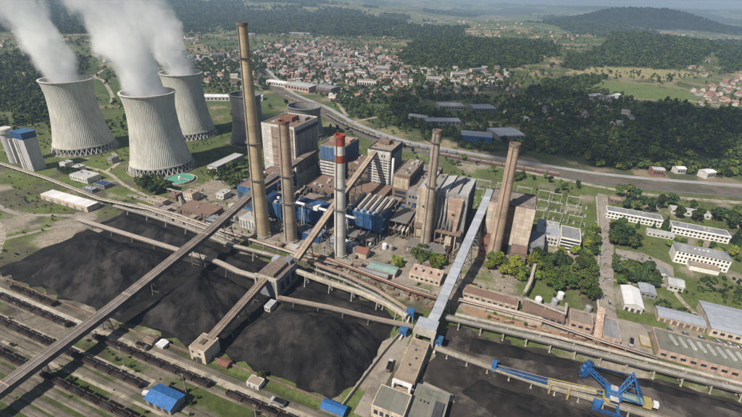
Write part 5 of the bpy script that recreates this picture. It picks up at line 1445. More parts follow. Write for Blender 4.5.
# administration building
t = thing('administration_building', 'three-storey cream administration building with grey hipped roof', 'office', 150, 377)
w, d = 19, 7.5
MB().box(-w, w, -d, d, 0, 11.5).build('wall', 'wall_office', t)
hp = MB(); o = 0.7
hp.face([(-w - o, -d - o, 11.6), (w + o, -d - o, 11.6), (w - 5, 0, 15), (-w + 5, 0, 15)]); hp.face([(w + o, d + o, 11.6), (-w - o, d + o, 11.6), (-w + 5, 0, 15), (w - 5, 0, 15)])
hp.face([(w + o, -d - o, 11.6), (w + o, d + o, 11.6), (w - 5, 0, 15)]); hp.face([(-w - o, d + o, 11.6), (-w - o, -d - o, 11.6), (-w + 5, 0, 15)]); hp.face([(-w - o, -d - o, 11.58), (-w - o, d + o, 11.58), (w + o, d + o, 11.58), (w + o, -d - o, 11.58)])
hp.build('roof', 'roof_grey', t)
windows(t, 'f', -w + 0.8, w - 0.8, (1.4, 5.0, 8.6), 13, 1.5, 1.7, w, d)
windows(t, 'r', -d + 1, d - 1, (1.4, 5.0, 8.6), 4, 1.5, 1.7, w, d)
for k in range(4): MB().box(-7 + 3 * k, -5.6 + 3 * k, -3.6, -2.6, 13, 14.4).build('skylight', 'roof_white', t)
MB().box(-9, 11, -d - 8, -d - 0.1, 0, 4.2).build('porch', 'wall_office', t)
MB().box(-9.4, 11.4, -d - 8.4, -d - 0.1, 4.25, 4.7).build('porch_roof', 'roof_tan', t)
def longblock(lb, a, b, c, e, h):
    t, w, d = bldg('office_block', lb, 'office', a, b, c, e, h, 'wall_office', 'roof_grey', 0.3)
    n = int(2 * w / 3.4)
    windows(t, 'f', -w + 1, w - 1, (1.2, 4.4), n, 2.0, 1.5, w, d)
    MB().box(-w - 0.3, w + 0.3, -d - 0.9, -d + 0.1, h - 0.9, h - 0.2).build('eaves', 'roof_white', t)
    roof_units(t, w, d, h, 6, seed=int(a), size=(1, 2))
longblock('long two-storey white office block starting at the plant road', 85, 134, 436, 449, 7.5)
longblock('long two-storey white office block beside the dark conifer', 140, 186, 427, 440, 7.5)
shed_row('low canteen with pale roof between the two long white offices', 118, 140, 412, 420, 4, 'wall_white', 'roof_lightgrey', n=6)
shed_row('low tan building behind the trees at the railway', 205, 250, 470, 482, 5, 'wall_pink', 'roof_tan', n=8)
shed_row('low white building among the trees by the trunk road', 150, 185, 478, 488, 5, 'wall_white', 'roof_lightgrey', n=8)
shed_row('low brown guard house at the far end of the plant road', 92, 104, 478, 488, 4, 'wall_brown', 'roof_tan', n=3)
# parked cars
def car_proto():
    t = thing('parked_car', 'x', 'car', 0, 0)
    b = MB(); b.hexa([(-2.1, -0.85, 0.35), (2.1, -0.85, 0.35), (2.1, 0.85, 0.35), (-2.1, 0.85, 0.35), (-2.05, -0.82, 0.9), (2.0, -0.8, 0.82), (2.0, 0.8, 0.82), (-2.05, 0.82, 0.9)])
    b.build('body', 'car_paint', t)
    b = MB(); b.hexa([(-1.7, -0.78, 0.9), (1.0, -0.78, 0.88), (1.0, 0.78, 0.88), (-1.7, 0.78, 0.9), (-1.2, -0.62, 1.42), (0.3, -0.62, 1.42), (0.3, 0.62, 1.42), (-1.2, 0.62, 1.42)])
    gh = b.build('glasshouse', 'glass', t)
    MB().box(-1.15, 0.25, -0.6, 0.6, 1.425, 1.47).build('roof', 'car_paint', gh)
    wm_ = MB().lathe([(0.05, -0.1), (0.31, -0.1), (0.31, 0.1), (0.05, 0.1)], 12, cap0=True, cap1=True).mesh('wheel', 'tyre')
    for x in (-1.3, 1.3):
        for y in (-0.76, 0.76):
            o = link('wheel', wm_, t, loc=(x, y, 0.31)); o.rotation_euler = (R(90), 0, 0)
    return t
cp = car_proto(); cu_ = [False]
def car(u, v, rot, label, group):
    o = cp if not cu_[0] else copy_tree(cp)
    cu_[0] = True
    place(o, u, v, 0.06, rot); o['label'] = label; o['group'] = group
for k in range(18):
    if k in (3, 9, 10): continue
    car(100 + k * 5.2 + rs.uniform(-.3, .3), 455.5 - 0.05 * k, R(90) + rs.uniform(-.05, .05), 'car parked nose-in on the asphalt behind the long white offices', 'cars behind the white offices')
for k in range(9): car(92 + k * 3.4, 358 - k * 0.9, R(75) + rs.uniform(-.1, .1), 'car parked on the paved court beside the administration building', 'cars in the paved court')
for k in range(5): car(75.5 + (k % 2) * 3, 285 + 34 * k, R(88) if k % 2 else R(-92), 'car on the straight plant road', 'cars on the plant road')
for k in range(5): car(110 + 9 * k, 271, R(2), 'car standing along the road in front of the cream garage row', 'cars by the garage row')

# ------------------------------------------------------------------ switchyard
def gantry(u, v, w, h):
    t = thing('switchyard_gantry', 'slender white steel gantry in the green switchyard', 'gantry', u, v, group='switchyard gantries')
    for s in (-1, 1):
        mb = MB(); x = s * w / 2
        mb.beam((x, -1.0, 0), (x, 0, h), 0.3); mb.beam((x, 1.0, 0), (x, 0, h), 0.3)
        for k in range(4): f = (k + 1) / 5; mb.beam((x, -1.0 * (1 - f), h * f), (x, 1.0 * (1 - f), h * f), 0.15)
        mb.beam((x, 0, h), (x, 0, h + 3), 0.15)
        mb.build('post', 'steel_light', t)
    MB().beam((-w / 2, 0, h - 0.4), (w / 2, 0, h - 0.4), 0.5, 0.8).build('crossbeam', 'steel_light', t)
    ins = MB()
    for k in range(3): x = -w / 3 + k * w / 3; ins.beam((x, 0, h - 0.9), (x, 0, h - 2.6), 0.25)
    ins.build('insulator', 'wall_brown', t)
for v in (372, 398, 424, 450):
    for u in (-72, -52, -30, -8, 14): gantry(u + (v - 372) * 0.15, v, 15, 12)
for v in (402, 426, 450):
    for u in (36, 54): gantry(u, v, 12, 11)
def apparatus(u, v):
    t = thing('circuit_breaker', 'pale circuit breaker column on the switchyard grass', 'electrical gear', u, v, group='switchyard breakers')
    MB().box(-0.9, 0.9, -0.6, 0.6, 0, 1.4).build('cabinet', 'roof_lightgrey', t)
    for x in (-0.6, 0, 0.6): MB().beam((x, 0, 1.4), (x, 0, 3.6), 0.22).build('insulator', 'wall_white', t)
for k in range(60): apparatus(-70 + (k % 15) * 9.4 + (k // 15) * 2, 385 + (k // 15) * 21)
for k in range(5):
    t = thing('transformer', 'grey finned transformer against the back of the boiler houses', 'transformer', -70 + k * 19, 362, group='transformers behind the boiler houses')
    MB().box(-3.5, 3.5, -2.2, 2.2, 0.3, 4.5).build('tank', 'wall_bluegrey', t)
    fm_ = MB()
    for j in range(8): fm_.box(-3.2 + j * 0.85, -2.9 + j * 0.85, -3.2, -2.25, 0.6, 4.0)
    fm_.build('radiator', 'wall_grey', t)
    MB().box(-3, 3, -0.6, 0.6, 5.2, 6.2).build('conservator', 'wall_grey', t)
    for x in (-2, 0, 2): MB().beam((x, 1, 4.5), (x, 1, 7), 0.3).build('bushing', 'wall_brown', t)

# ------------------------------------------------------------------ main line beyond the works
CP = ribbon_pts(MAIN[2:], 10)
for k, off in enumerate((-20, -15.5, -11, -6.5, -2, 2.5)):
    P = offset_path(CP, off); mb = MB(); mr = MB()
    tr = bpy.data.objects.new('railway_track', None); COL.objects.link(tr); tag(tr, 'main line railway track, %s counted from the trunk road' % ('sixth', 'fifth', 'fourth', 'third', 'second', 'first')[k], 'railway track', 'main line tracks')
    o0 = P[len(P) // 2]; tr.location = (o0[0], o0[1], 0)
    for sgn in (-0.75, 0.75):
        Q = offset_path(P, sgn); mr = MB()
        for a, b in zip(Q, Q[1:]): mr.beam((a[0] - o0[0], a[1] - o0[1], 0.35), (b[0] - o0[0], b[1] - o0[1], 0.35), 0.16, 0.2)
        mr.build('rail', 'rail', tr)
    for a, b in zip(P, P[1:]): mb.beam((a[0] - o0[0], a[1] - o0[1], 0.16), (b[0] - o0[0], b[1] - o0[1], 0.16), 2.6, 0.18)
    mb.build('sleeper_bed', 'track_dark', tr)
def along(P, s):
    L = 0
    for a, b in zip(P, P[1:]):
        d = np.linalg.norm(b - a)
        if L + d >= s: return a + (b - a) * ((s - L) / d), math.atan2(*(b - a)[::-1])
        L += d
    return P[-1], 0
for off, s0, n, mm, lb in ((-11, 560, 16, 'steel_dark', 'dark freight wagon in the train standing on the main line'), (-2, 700, 10, 'wall_bluegrey', 'blue-grey freight wagon in the second train on the main line'), (-20, 820, 12, 'rust', 'rust-brown freight wagon in the train beside the plant-side service road'), (-15.5, 380, 9, 'wall_brown', 'brown freight wagon in the short train on the railway curve')):
    P = offset_path(CP, off)
    for k in range(n):
        p, a = along(P, s0 + 14 * k)
        o = bpy.data.objects.new('freight_wagon', None); COL.objects.link(o); o.location = (p[0], p[1], 0.45); o.rotation_euler = (0, 0, a)
        tag(o, lb, 'wagon', lb.replace('wagon', 'wagons'))
        MB().box(-6.2, 6.2, -1.45, 1.45, 0.9, 3.9).build('body', mm, o)
        MB().hexa([(-6.2, -1.5, 3.92), (6.2, -1.5, 3.92), (6.2, 1.5, 3.92), (-6.2, 1.5, 3.92), (-6.2, -0.5, 4.4), (6.2, -0.5, 4.4), (6.2, 0.5, 4.4), (-6.2, 0.5, 4.4)]).build('roof', 'wall_grey', o)
        for x in (-4.2, 4.2): MB().box(x - 1.2, x + 1.2, -0.9, 0.9, 0.0, 0.85).build('bogie', 'steel_dark', o)

# ------------------------------------------------------------------ warehouses beyond the railway
def wbox(lb, x0, y0, w, d, h, rot, wall, roof, gable='x', rise=1.5, n=8, name='warehouse', cat='warehouse', wm_='glass'):
    t = thing(name, lb, cat, 0, 0); t.location = (x0, y0, float(land_h(x0, y0))); t.rotation_euler = (0, 0, rot)
    w /= 2; d /= 2
    MB().gable_wall(-w, w, -d, d, -1, h, h + rise, gable).build('wall', wall, t)
    MB().gable(-w, w, -d, d, h + 0.03, h + rise + 0.03, gable, 0.5).build('roof', roof, t)
    if n: windows(t, 'f', -w + 1, w - 1, (h * 0.35,), n, 2 * w / n * 0.6, h * 0.4, w, d, wm_)
    return t
wbox('warehouse with bright blue ribbed front and pale roof beyond the railway', 160, 628, 46, 26, 9, R(-10), 'blue_bright', 'roof_silver', n=9, wm_='blue_deep')
wbox('pale-roofed hall joined to the blue-fronted warehouse', 212, 650, 44, 44, 8, R(12), 'wall_bluegrey', 'roof_silver', n=6)
wbox('grey hall in the trees beyond the railway curve', 118, 712, 60, 22, 8, R(6), 'wall_grey', 'roof_silver')
wbox('white-roofed market hall among the dark trees', 150, 830, 50, 30, 9, R(4), 'wall_grey', 'roof_lightgrey')
wbox('pale grey-roofed hall beside the market hall', 212, 822, 44, 34, 9, R(8), 'wall_bluegrey', 'roof_silver')
wbox('narrow grey hall at the loop road', 80, 738, 34, 14, 7, R(-24), 'wall_white', 'roof_lightgrey')
wbox('red-fronted house beside the trunk road', 365, 500, 14, 12, 9, R(-8), 'wall_brick', 'roof_lightgrey', n=4, name='house', cat='house')
wbox('long white-roofed factory shed behind the steaming towers', -322, 838, 60, 26, 8, R(8), 'wall_white', 'roof_white')
wbox('white-roofed factory shed beside the curving railway', -252, 852, 46, 22, 8, R(8), 'wall_white', 'roof_lightgrey')
wbox('large pink-fronted factory hall at the edge of the town', -168, 968, 70, 40, 12, R(-30), 'wall_pink', 'roof_lightgrey')
wbox('brown-fronted mill building at the edge of the town', -104, 930, 40, 36, 16, R(-30), 'wall_brown', 'roof_grey')
wbox('white hall with bright roof near the railway bend', -230, 1010, 60, 24, 9, R(-28), 'wall_white', 'roof_white')
for k, (x, y, L) in enumerate(((-819, 1929, 130), (-653, 2278, 110), (-425, 2449, 150), (-250, 2560, 90), (-60, 2760, 160), (120, 2950, 120), (420, 3800, 160), (587, 4244, 140), (-1560, 2160, 150), (-1380, 2280, 90), (-1700, 2260, 120))):
    wbox('long white factory hall on the far side of the town', x, y, L * (0.35 + 0.2 * (k % 3)), 34, 10, R(-4 + 3 * (k % 4)), 'wall_grey', 'roof_lightgrey', n=0)['group'] = 'far white factory halls'
t = wbox('white house with a pale gable among the trees past the railway', 430, 500, 16, 12, 8, R(20), 'wall_white', 'roof_white', n=4, name='house', cat='house')
t = wbox('white villa standing in the shaded belt of trees', 402, 512, 12, 10, 7, R(5), 'wall_white', 'roof_white', n=3, name='house', cat='house')
for k, (x, y) in enumerate(((505, 985), (522, 1000), (548, 985), (575, 1005))):
    wbox('white villa with pale roof in the clearing of the wooded belt', x, y, 18, 13, 8, R(15 * k), 'wall_white', 'roof_white', n=4, name='house', cat='house')['group'] = 'white villas in the clearing'

for k, (x, y) in enumerate(((-40, 1180), (20, 1260), (-110, 1300), (-180, 1560), (-60, 1600), (-250, 1500), (150, 1120), (230, 1200), (300, 1290), (-330, 1640), (-390, 1760), (-20, 1020), (-420, 1380), (-520, 1420))):
    wbox('pale multi-storey apartment block rising above the small houses of the town', x, y, 34 + 6 * (k % 3), 13, 15 + 3 * (k % 2), R(20 * (k % 5) - 30), 'house_wall', 'house_roof_grey', n=8, rise=1.2, name='apartment_block', cat='apartment block')['group'] = 'apartment blocks in the town'

# lamp posts and lorries
for k in range(9): mast('slim steel lamp post along the plant road', 68.0 + 0.085 * (k * 24), 262 + 24 * k, 9, 'lamp posts along the plant road')
for k in range(8): mast('slim steel lamp post along the road below the chimneys', -300 + 27 * k, 256 - 1.0 * k, 9, 'lamp posts below the chimneys')
def lorry(u, v, rot, label, mm):
    t = thing('lorry', label, 'lorry', u, v, 0.06, rot)
    MB().box(-4.2, 2.2, -1.25, 1.25, 1.1, 3.0).build('tipper_body', mm, t)
    MB().box(-4.0, 2.0, -1.1, 1.1, 3.01, 3.15).build('load', 'coal', t)
    MB().hexa([(2.5, -1.2, 0.7), (4.4, -1.2, 0.7), (4.4, 1.2, 0.7), (2.5, 1.2, 0.7), (2.5, -1.15, 3.0), (4.1, -1.15, 3.0), (4.1, 1.15, 3.0), (2.5, 1.15, 3.0)]).build('cab', 'car_paint', t)
    MB().box(4.15, 4.34, -1.0, 1.0, 1.9, 2.7).build('windscreen', 'glass', t)
    MB().box(-4.2, 2.4, -0.5, 0.5, 0.6, 1.05).build('chassis', 'steel_dark', t)
    wm_ = MB().lathe([(0.05, -0.16), (0.5, -0.16), (0.5, 0.16), (0.05, 0.16)], 14, cap0=True, cap1=True).mesh('wheel', 'tyre')
    for x in (-3.2, -2.0, 3.3):
        for y in (-1.1, 1.1):
            o = link('wheel', wm_, t, loc=(x, y, 0.5)); o.rotation_euler = (R(90), 0, 0)
lorry(-190, 118.6, 0, 'orange-brown tipper lorry on the service road before the white shelter', 'rust')
lorry(-95, 118.8, R(180), 'grey tipper lorry on the service road beside the blue corner shed', 'wall_bluegrey')
lorry(-18, 262, R(2), 'tan tipper lorry on the road below the silver gallery', 'yellow_steel')
lorry(84, 246, R(80), 'pale tipper lorry in the yard beside the yellow skip', 'roof_lightgrey')
lorry(-50, 165, R(95), 'brown tipper lorry on the concrete lane beside the flat conveyor house', 'wall_brown')
for k in range(12): car(-290 + 21 * k + rs.uniform(-4, 4), 262 - 0.75 * k + rs.uniform(-1, 1), R(-3) + rs.choice((0, R(180))), 'car standing on the road below the chimneys', 'cars below the chimneys') if not (-232 < -290 + 21 * k < -165) else None
for k in range(14): car(134 + 3.1 * k, 271.5 if k % 2 else 268.4, R(88), 'car parked in front of the grey-blue warehouse', 'cars by the grey-blue warehouse') if k % 4 else None
# ------------------------------------------------------------------ trees
def crown_mesh(name, seed, n, rx, h0, h1, leaf, m, lobes=9, shape='round'):
    g = np.random.default_rng(seed)
    zc = (h0 + h1) / 2; rz = (h1 - h0) / 2
    C = []; Rr = []
    if shape == 'cone':
        for i in range(12):
            f = i / 11; C.append((g.normal(0, 0.06 * rx), g.normal(0, 0.06 * rx), h0 + (h1 - h0) * f)); Rr.append(rx * (1.0 - 0.93 * f) * g.uniform(0.85, 1.1) + 0.1)
    else:
        for i in range(lobes):
            a = g.uniform(0, 2 * math.pi); q = math.sqrt(g.uniform(0, 1)) * 0.62; z = g.uniform(-0.55, 0.62)
            C.append((rx * q * math.cos(a), rx * q * math.sin(a), zc + rz * z)); Rr.append(g.uniform(0.34, 0.56) * min(rx, rz * 1.1))
    C = np.array(C); Rr = np.array(Rr)
    w = Rr ** 2 / (Rr ** 2).sum()
    k = g.choice(len(C), n, p=w)
    d = g.normal(size=(n, 3)); d /= np.linalg.norm(d, axis=1)[:, None]
    d[:, 2] = np.where(d[:, 2] < -0.3, -d[:, 2] * 0.5, d[:, 2])
    rad = Rr[k] * g.uniform(0.72, 1.06, n)
    P = C[k] + d * rad[:, None] * (np.array([1, 1, 0.45]) if shape == 'cone' else 1)
    nrm = d + g.normal(0, 0.45, (n, 3)) + np.array([0, 0, 0.25]); nrm /= np.linalg.norm(nrm, axis=1)[:, None]
    ref = g.normal(size=(n, 3)); t1 = np.cross(nrm, ref); t1 /= np.linalg.norm(t1, axis=1)[:, None]; t2 = np.cross(nrm, t1)
    s = leaf * g.uniform(0.6, 1.25, n)[:, None]
    V = np.stack([P - t1 * s - t2 * s * 0.6, P + t1 * s * 0.7 - t2 * s, P + t1 * s + t2 * s * 0.7 - nrm * s * 0.3, P - t1 * s * 0.8 + t2 * s], 1).reshape(-1, 3)
    F = np.arange(n * 4).reshape(n, 4)
    me = bpy.data.meshes.new(name); me.from_pydata(V.tolist(), [], F.tolist()); me.materials.append(MATS[m]); me.update()
    return me
def trunk_mesh(name, h, r, seed):
    g = random.Random(seed); mb = MB()
    mb.tube([(0, 0, -0.2), (g.uniform(-.1, .1), g.uniform(-.1, .1), h * 0.4), (g.uniform(-.3, .3), g.uniform(-.3, .3), h * 0.8)], r, 7)
    for i in range(4):
        a = g.uniform(0, 6.28); z = h * g.uniform(0.35, 0.6)
        mb.tube([(0, 0, z), (math.cos(a) * h * 0.12, math.sin(a) * h * 0.12, z + h * 0.12), (math.cos(a) * h * 0.25, math.sin(a) * h * 0.25, z + h * 0.27)], r * 0.45, 5)
    return mb.mesh(name, 'trunk')
TREES = {}
for mi, mname in enumerate(('leaf_mid', 'leaf_bright', 'leaf_dark')):
    for k in range(3):
        TREES[(mname, k)] = (crown_mesh('crown', 10 * mi + k, 900, 4.0, 2.0, 9.6, 0.42, mname, lobes=8 + 2 * k), trunk_mesh('trunk', 8, 0.32, k))
TREES[('conifer', 0)] = (crown_mesh('crown', 77, 900, 2.6, 0.8, 12.0, 0.38, 'leaf_dark', shape='cone'), trunk_mesh('trunk', 10, 0.28, 9))
TREES[('bush', 0)] = (crown_mesh('crown', 78, 420, 2.0, 0.1, 2.6, 0.30, 'leaf_mid', lobes=7), trunk_mesh('trunk', 1.6, 0.12, 8))
TREES[('bush', 1)] = (crown_mesh('crown', 79, 420, 2.0, 0.1, 2.6, 0.30, 'leaf_dark', lobes=7), trunk_mesh('trunk', 1.6, 0.12, 7))
tr = random.Random(99)
def tree(x, y, size, key, label, group, name='tree', cat='tree', uv=True):
    cm_, tm_ = TREES[key]
    o = thing(name, label, cat, 0, 0, group=group)
    if uv: x, y = W(x, y)
    o.location = (x, y, float(land_h(x, y))); o.rotation_euler = (0, 0, tr.uniform(0, 6.28)); o.scale = (size * tr.uniform(0.85, 1.15), size * tr.uniform(0.85, 1.15), size * tr.uniform(0.85, 1.15))
    link('trunk', tm_, o); link('crown', cm_, o)
def grove(n, poly, s0, s1, keys, label, group, name='tree', cat='tree', gap=3.0, avoid=(), uv=True):
    us = [p[0] for p in poly]; vs = [p[1] for p in poly]; got = []
    tries = 0
    while len(got) < n and tries < n * 60:
        tries += 1
        u = tr.uniform(min(us), max(us)); v = tr.uniform(min(vs), max(vs))
        if not inpoly(np.array([u]), np.array([v]), poly)[0]: continue
        if any(math.hypot(u - a, v - b) < gap for a, b in got): continue
        if any(a - 1.5 < u < b + 1.5 and c - 1.5 < v < e + 1.5 for a, b, c, e in avoid): continue
        got.append((u, v))
        key = tr.choice(keys)
        tree(u, v, tr.uniform(s0, s1), key, label, group, name, cat, uv)
MID = [('leaf_mid', k) for k in range(3)]; BRI = [('leaf_bright', k) for k in range(3)]; DRK = [('leaf_dark', k) for k in range(3)]
grove(13, [(-74, 276), (-50, 270), (-44, 284), (-58, 292), (-76, 290)], 0.78, 1.23, MID + BRI[:1], 'rounded green tree at the foot of the grey-tan chimney', 'trees by the grey-tan chimney', gap=4.0)
grove(6, [(-84, 262), (-76, 260), (-74, 268), (-84, 270)], 0.48, 0.78, BRI + MID[:1], 'young tree near the teal-roofed workshop', 'young trees by the teal workshop')
grove(24, [(-12, 286), (12, 284), (32, 296), (34, 318), (26, 321), (16, 304), (0, 303), (-12, 304)], 0.84, 1.37, BRI + BRI + MID, 'leafy tree in front of the cream boiler house', 'trees by the cream boiler house', gap=4.0)
grove(39, [(24, 288), (66, 276), (66, 345), (58, 344), (40, 344), (30, 322)], 0.78, 1.49, MID + MID + BRI[:1] + DRK[:1], 'leafy green tree in the grove along the plant road', 'grove along the plant road', gap=4.2, avoid=((40, 56, 347, 370), (26, 46, 250, 264)))
grove(12, [(60, 348), (70, 348), (76, 400), (66, 400)], 0.72, 1.23, MID + BRI, 'green tree between the striped office cube and the plant road', 'trees by the office cube', gap=4)
grove(39, [(83, 308), (90, 316), (112, 318), (110, 352), (100, 400), (94, 412), (86, 408), (83, 350)], 0.90, 1.62, MID + DRK + DRK, 'leafy tree lining the far side of the plant road', 'trees lining the plant road', gap=4.0, avoid=((97, 107, 304, 316), (86, 130, 338, 374)))
grove(50, [(92, 458), (250, 440), (300, 470), (300, 500), (92, 502)], 0.84, 1.69, MID + DRK, 'leafy tree between the white offices and the railway', 'trees between offices and railway', gap=5, avoid=((150, 185, 478, 488), (205, 250, 470, 482), (92, 104, 478, 488), (92, 200, 444, 462)))
for u, v, s in ((136.5, 434, 1.25), (138, 424, 0.8), (191, 431, 1.25), (193, 426, 0.9), (126, 428, 0.8), (112, 424, 0.9)): tree(u, v, s, ('conifer', 0), 'tall dark conifer standing beside the long white offices', 'conifers by the white offices', 'conifer')
grove(75, [(140, 322), (166, 324), (205, 330), (210, 362), (176, 362), (150, 352), (138, 345)], 0.8, 1.5, [('bush', 0), ('bush', 1), ('bush', 1)], 'low garden shrub below the administration building', 'garden shrubs below the administration building', 'shrub', 'shrub', gap=1.9, avoid=((168, 178, 316, 321),))
grove(18, [(104, 291), (130, 291), (126, 302), (108, 302)], 0.7, 1.2, [('bush', 0), ('bush', 1)], 'green shrub in the hedge behind the cream garage row', 'hedge behind the garage row', 'shrub', 'shrub', gap=2)
grove(9, [(195, 370), (260, 372), (260, 420), (198, 420)], 0.84, 1.56, MID, 'young green tree on the lawn past the administration building', 'trees on the lawn', gap=7)
grove(18, [(-382, 282), (-350, 276), (-346, 296), (-376, 300)], 0.96, 1.56, DRK + MID, 'leafy tree in the clump beside the green settling tank', 'trees by the settling tank', gap=3.5)
grove(26, [(-330, 330), (-282, 322), (-278, 372), (-330, 400)], 0.84, 1.49, DRK + MID, 'leafy tree between the water treatment house and the boiler house', 'trees by the water treatment house', gap=4.0, avoid=((-349, -335, 352, 402),))
grove(13, [(-500, 276), (-470, 270), (-470, 282), (-500, 286)], 0.60, 1.04, DRK, 'small dark tree between the white pump houses', 'trees by the pump houses', gap=3, avoid=((-508, -498, 284, 294), (-486, -476, 284, 293)))
tree(-113, 128.8, 0.55, ('leaf_mid', 1), 'single small tree between the whitewashed hut and the coal heap', None)
grove(16, [(-345, 126), (-240, 122), (-240, 125), (-345, 130)], 0.35, 0.7, [('bush', 0), ('bush', 1)], 'low scrubby bush along the coal pile wall', 'bushes along the coal pile wall', 'bush', 'bush', gap=3)
grove(12, [(-480, 200), (-400, 212), (-395, 220), (-470, 216)], 0.5, 0.9, [('bush', 0), ('bush', 1)], 'scrubby bush on the rough ground before the white storage hall', 'bushes by the storage hall', 'bush', 'bush', gap=4)
grove(24, [(192, 424), (262, 422), (262, 466), (196, 466)], 0.8, 1.3, MID + DRK, 'leafy tree behind the last white office block', 'trees behind the last office block', gap=4.5)
grove(14, [(132, 392), (190, 392), (190, 410), (132, 408)], 0.6, 1.0, MID + BRI, 'green tree on the lawn behind the administration building', 'trees behind the administration building', gap=5)
grove(28, [(-130, 470), (60, 470), (84, 500), (60, 520), (-60, 540), (-150, 560), (-190, 540)], 0.6, 1.2, MID + DRK, 'tree between the switchyard and the main line', 'trees along the main line', gap=4.5)
# woods too far away to count: instanced crowns
LOW = [crown_mesh('far_crown', 200 + k, 190, 4.2 if k != 3 else 3.2, 0.5, (9.5, 11.5, 8.0, 12.5, 8.5)[k], 0.85, m, lobes=(7, 10, 6, 9, 8)[k]) for k, m in enumerate(('leaf_mid', 'leaf_dark', 'leaf_mid', 'leaf_mid', 'leaf_bright'))]
LOW.append(crown_mesh('far_crown', 300, 190, 2.6, 0.5, 13.0, 0.75, 'leaf_dark', shape='cone'))
LOWO = [bpy.data.objects.new('far_crown_%d' % k, me) for k, me in enumerate(LOW)]
def scatter_group(picks):
    ng = bpy.data.node_groups.new('scatter', 'GeometryNodeTree')
    ng.interface.new_socket('Geometry', in_out='INPUT', socket_type='NodeSocketGeometry')
    ng.interface.new_socket('Geometry', in_out='OUTPUT', socket_type='NodeSocketGeometry')
    n = ng.nodes; l = ng.links
    gi = n.new('NodeGroupInput'); go = n.new('NodeGroupOutput')
    ip = n.new('GeometryNodeInstanceOnPoints'); jn = n.new('GeometryNodeJoinGeometry')
    for k in picks:
        oi = n.new('GeometryNodeObjectInfo'); oi.inputs['Object'].default_value = LOWO[k]; oi.inputs['As Instance'].default_value = True
        l.new(oi.outputs['Geometry'], jn.inputs[0])
    at = {}
    for nm, ty in (('sc', 'FLOAT'), ('rz', 'FLOAT_VECTOR'), ('pick', 'INT')):
        a = n.new('GeometryNodeInputNamedAttribute'); a.data_type = ty; a.inputs['Name'].default_value = nm; at[nm] = a
    l.new(gi.outputs[0], ip.inputs['Points']); l.new(jn.outputs[0], ip.inputs['Instance'])
    ip.inputs['Pick Instance'].default_value = True
    l.new(at['pick'].outputs[0], ip.inputs['Instance Index'])
    e2r = n.new('FunctionNodeEulerToRotation'); l.new(at['rz'].outputs[0], e2r.inputs[0]); l.new(e2r.outputs[0], ip.inputs['Rotation'])
    l.new(at['sc'].outputs[0], ip.inputs['Scale'])
    l.new(ip.outputs[0], go.inputs[0])
    return ng
def scatter(name, label, x, y, s0, s1, picks):
    n = len(x); z = land_h(x, y) - 0.3
    me = bpy.data.meshes.new(name); me.vertices.add(n)
    me.vertices.foreach_set('co', np.stack([x, y, z], -1).ravel())
    a = me.attributes.new('sc', 'FLOAT', 'POINT'); a.data.foreach_set('value', rng.uniform(s0, s1, n).astype(np.float32))
    a = me.attributes.new('rz', 'FLOAT_VECTOR', 'POINT'); r_ = np.zeros((n, 3), np.float32); r_[:, 2] = rng.uniform(0, 6.28, n); a.data.foreach_set('vector', r_.ravel())
    a = me.attributes.new('pick', 'INT', 'POINT'); a.data.foreach_set('value', rng.integers(0, len(picks), n).astype(np.int32))
    o = bpy.data.objects.new(name, me); COL.objects.link(o)
    md = o.modifiers.new('scatter', 'NODES'); md.node_group = scatter_group(picks)
    o['label'] = label; o['kind'] = 'stuff'; o['category'] = 'woodland'
def fill(poly, spacing, thin=None):
    P = np.array(poly); x0, y0 = P.min(0) - 50; x1, y1 = P.max(0) + 50
    n = int((x1 - x0) * (y1 - y0) / spacing ** 2)
    x = rng.uniform(x0, x1, n); y = rng.uniform(y0, y1, n)
    wx = x + 40 * (fbm(x / 60, y / 60, 11, 3) - 0.5) * 2; wy = y + 40 * (fbm(x / 60, y / 60, 23, 3) - 0.5) * 2
    k = inpoly(wx, wy, poly)
    k &= fbm(x / 55, y / 55, 71, 3) > (thin or 0.27)
    k &= fbm(x / 24, y / 24, 83, 2) > 0.22
    # keep clear of the line, roads and halls
    d = np.full(n, 1e9)
    for a, b in zip(CP, CP[1:]):
        ab = b - a; tt = np.clip(((x - a[0]) * ab[0] + (y - a[1]) * ab[1]) / (ab @ ab), 0, 1); d = np.minimum(d, np.hypot(x - a[0] - tt * ab[0], y - a[1] - tt * ab[1]))
    k &= d > 24
    for (cx, cy, rr) in ((160, 628, 32), (212, 650, 36), (118, 712, 36), (150, 830, 32), (212, 822, 30), (80, 738, 22), (365, 500, 12), (430, 500, 12), (402, 512, 10), (537, 993, 46)):
        k &= np.hypot(x - cx, y - cy) > rr
    return x[k], y[k]
x, y = fill(WOODS['belt'], 7.0, 0.37); scatter('woodland', 'dense belt of dark broadleaf trees beyond the trunk road', x, y, 0.5, 1.6, (0, 1, 2, 3, 4, 5))
x, y = fill(WOODS['depot'], 9.0, 0.44); scatter('woodland', 'dark trees standing around the halls beyond the railway', x, y, 0.7, 1.3, (0, 1, 2))
x, y = fill(WOODS['park'], 8.0, 0.36); scatter('woodland', 'open wood of dark trees inside the railway curve', x, y, 0.8, 1.3, (0, 1, 2, 3))
x, y = fill(WOODS['middle'], 8.0, 0.36); scatter('woodland', 'dark copse between the wooded belt and the fields', x, y, 0.7, 1.4, (0, 1, 2))
x, y = fill(WOODS['orchard'], 9.0, 0.40); scatter('woodland', 'copse and hedges along the field edge', x, y, 0.7, 1.3, (0, 1, 3))
x, y = fill(WOODS['hill_near'], 10.5); scatter('woodland', 'wood covering the low hill behind the town', x, y, 0.8, 1.8, (0, 1, 2, 3, 5))
x, y = fill(WOODS['hill_far'], 13.0); scatter('woodland', 'dark wood covering the rounded hill beyond the fields', x, y, 1.0, 2.2, (1, 2, 0, 3))
x, y = fill(WOODS['east'], 13.0); scatter('woodland', 'dark wood stretching behind the red-roofed villas', x, y, 1.2, 2.0, (1, 2, 0))
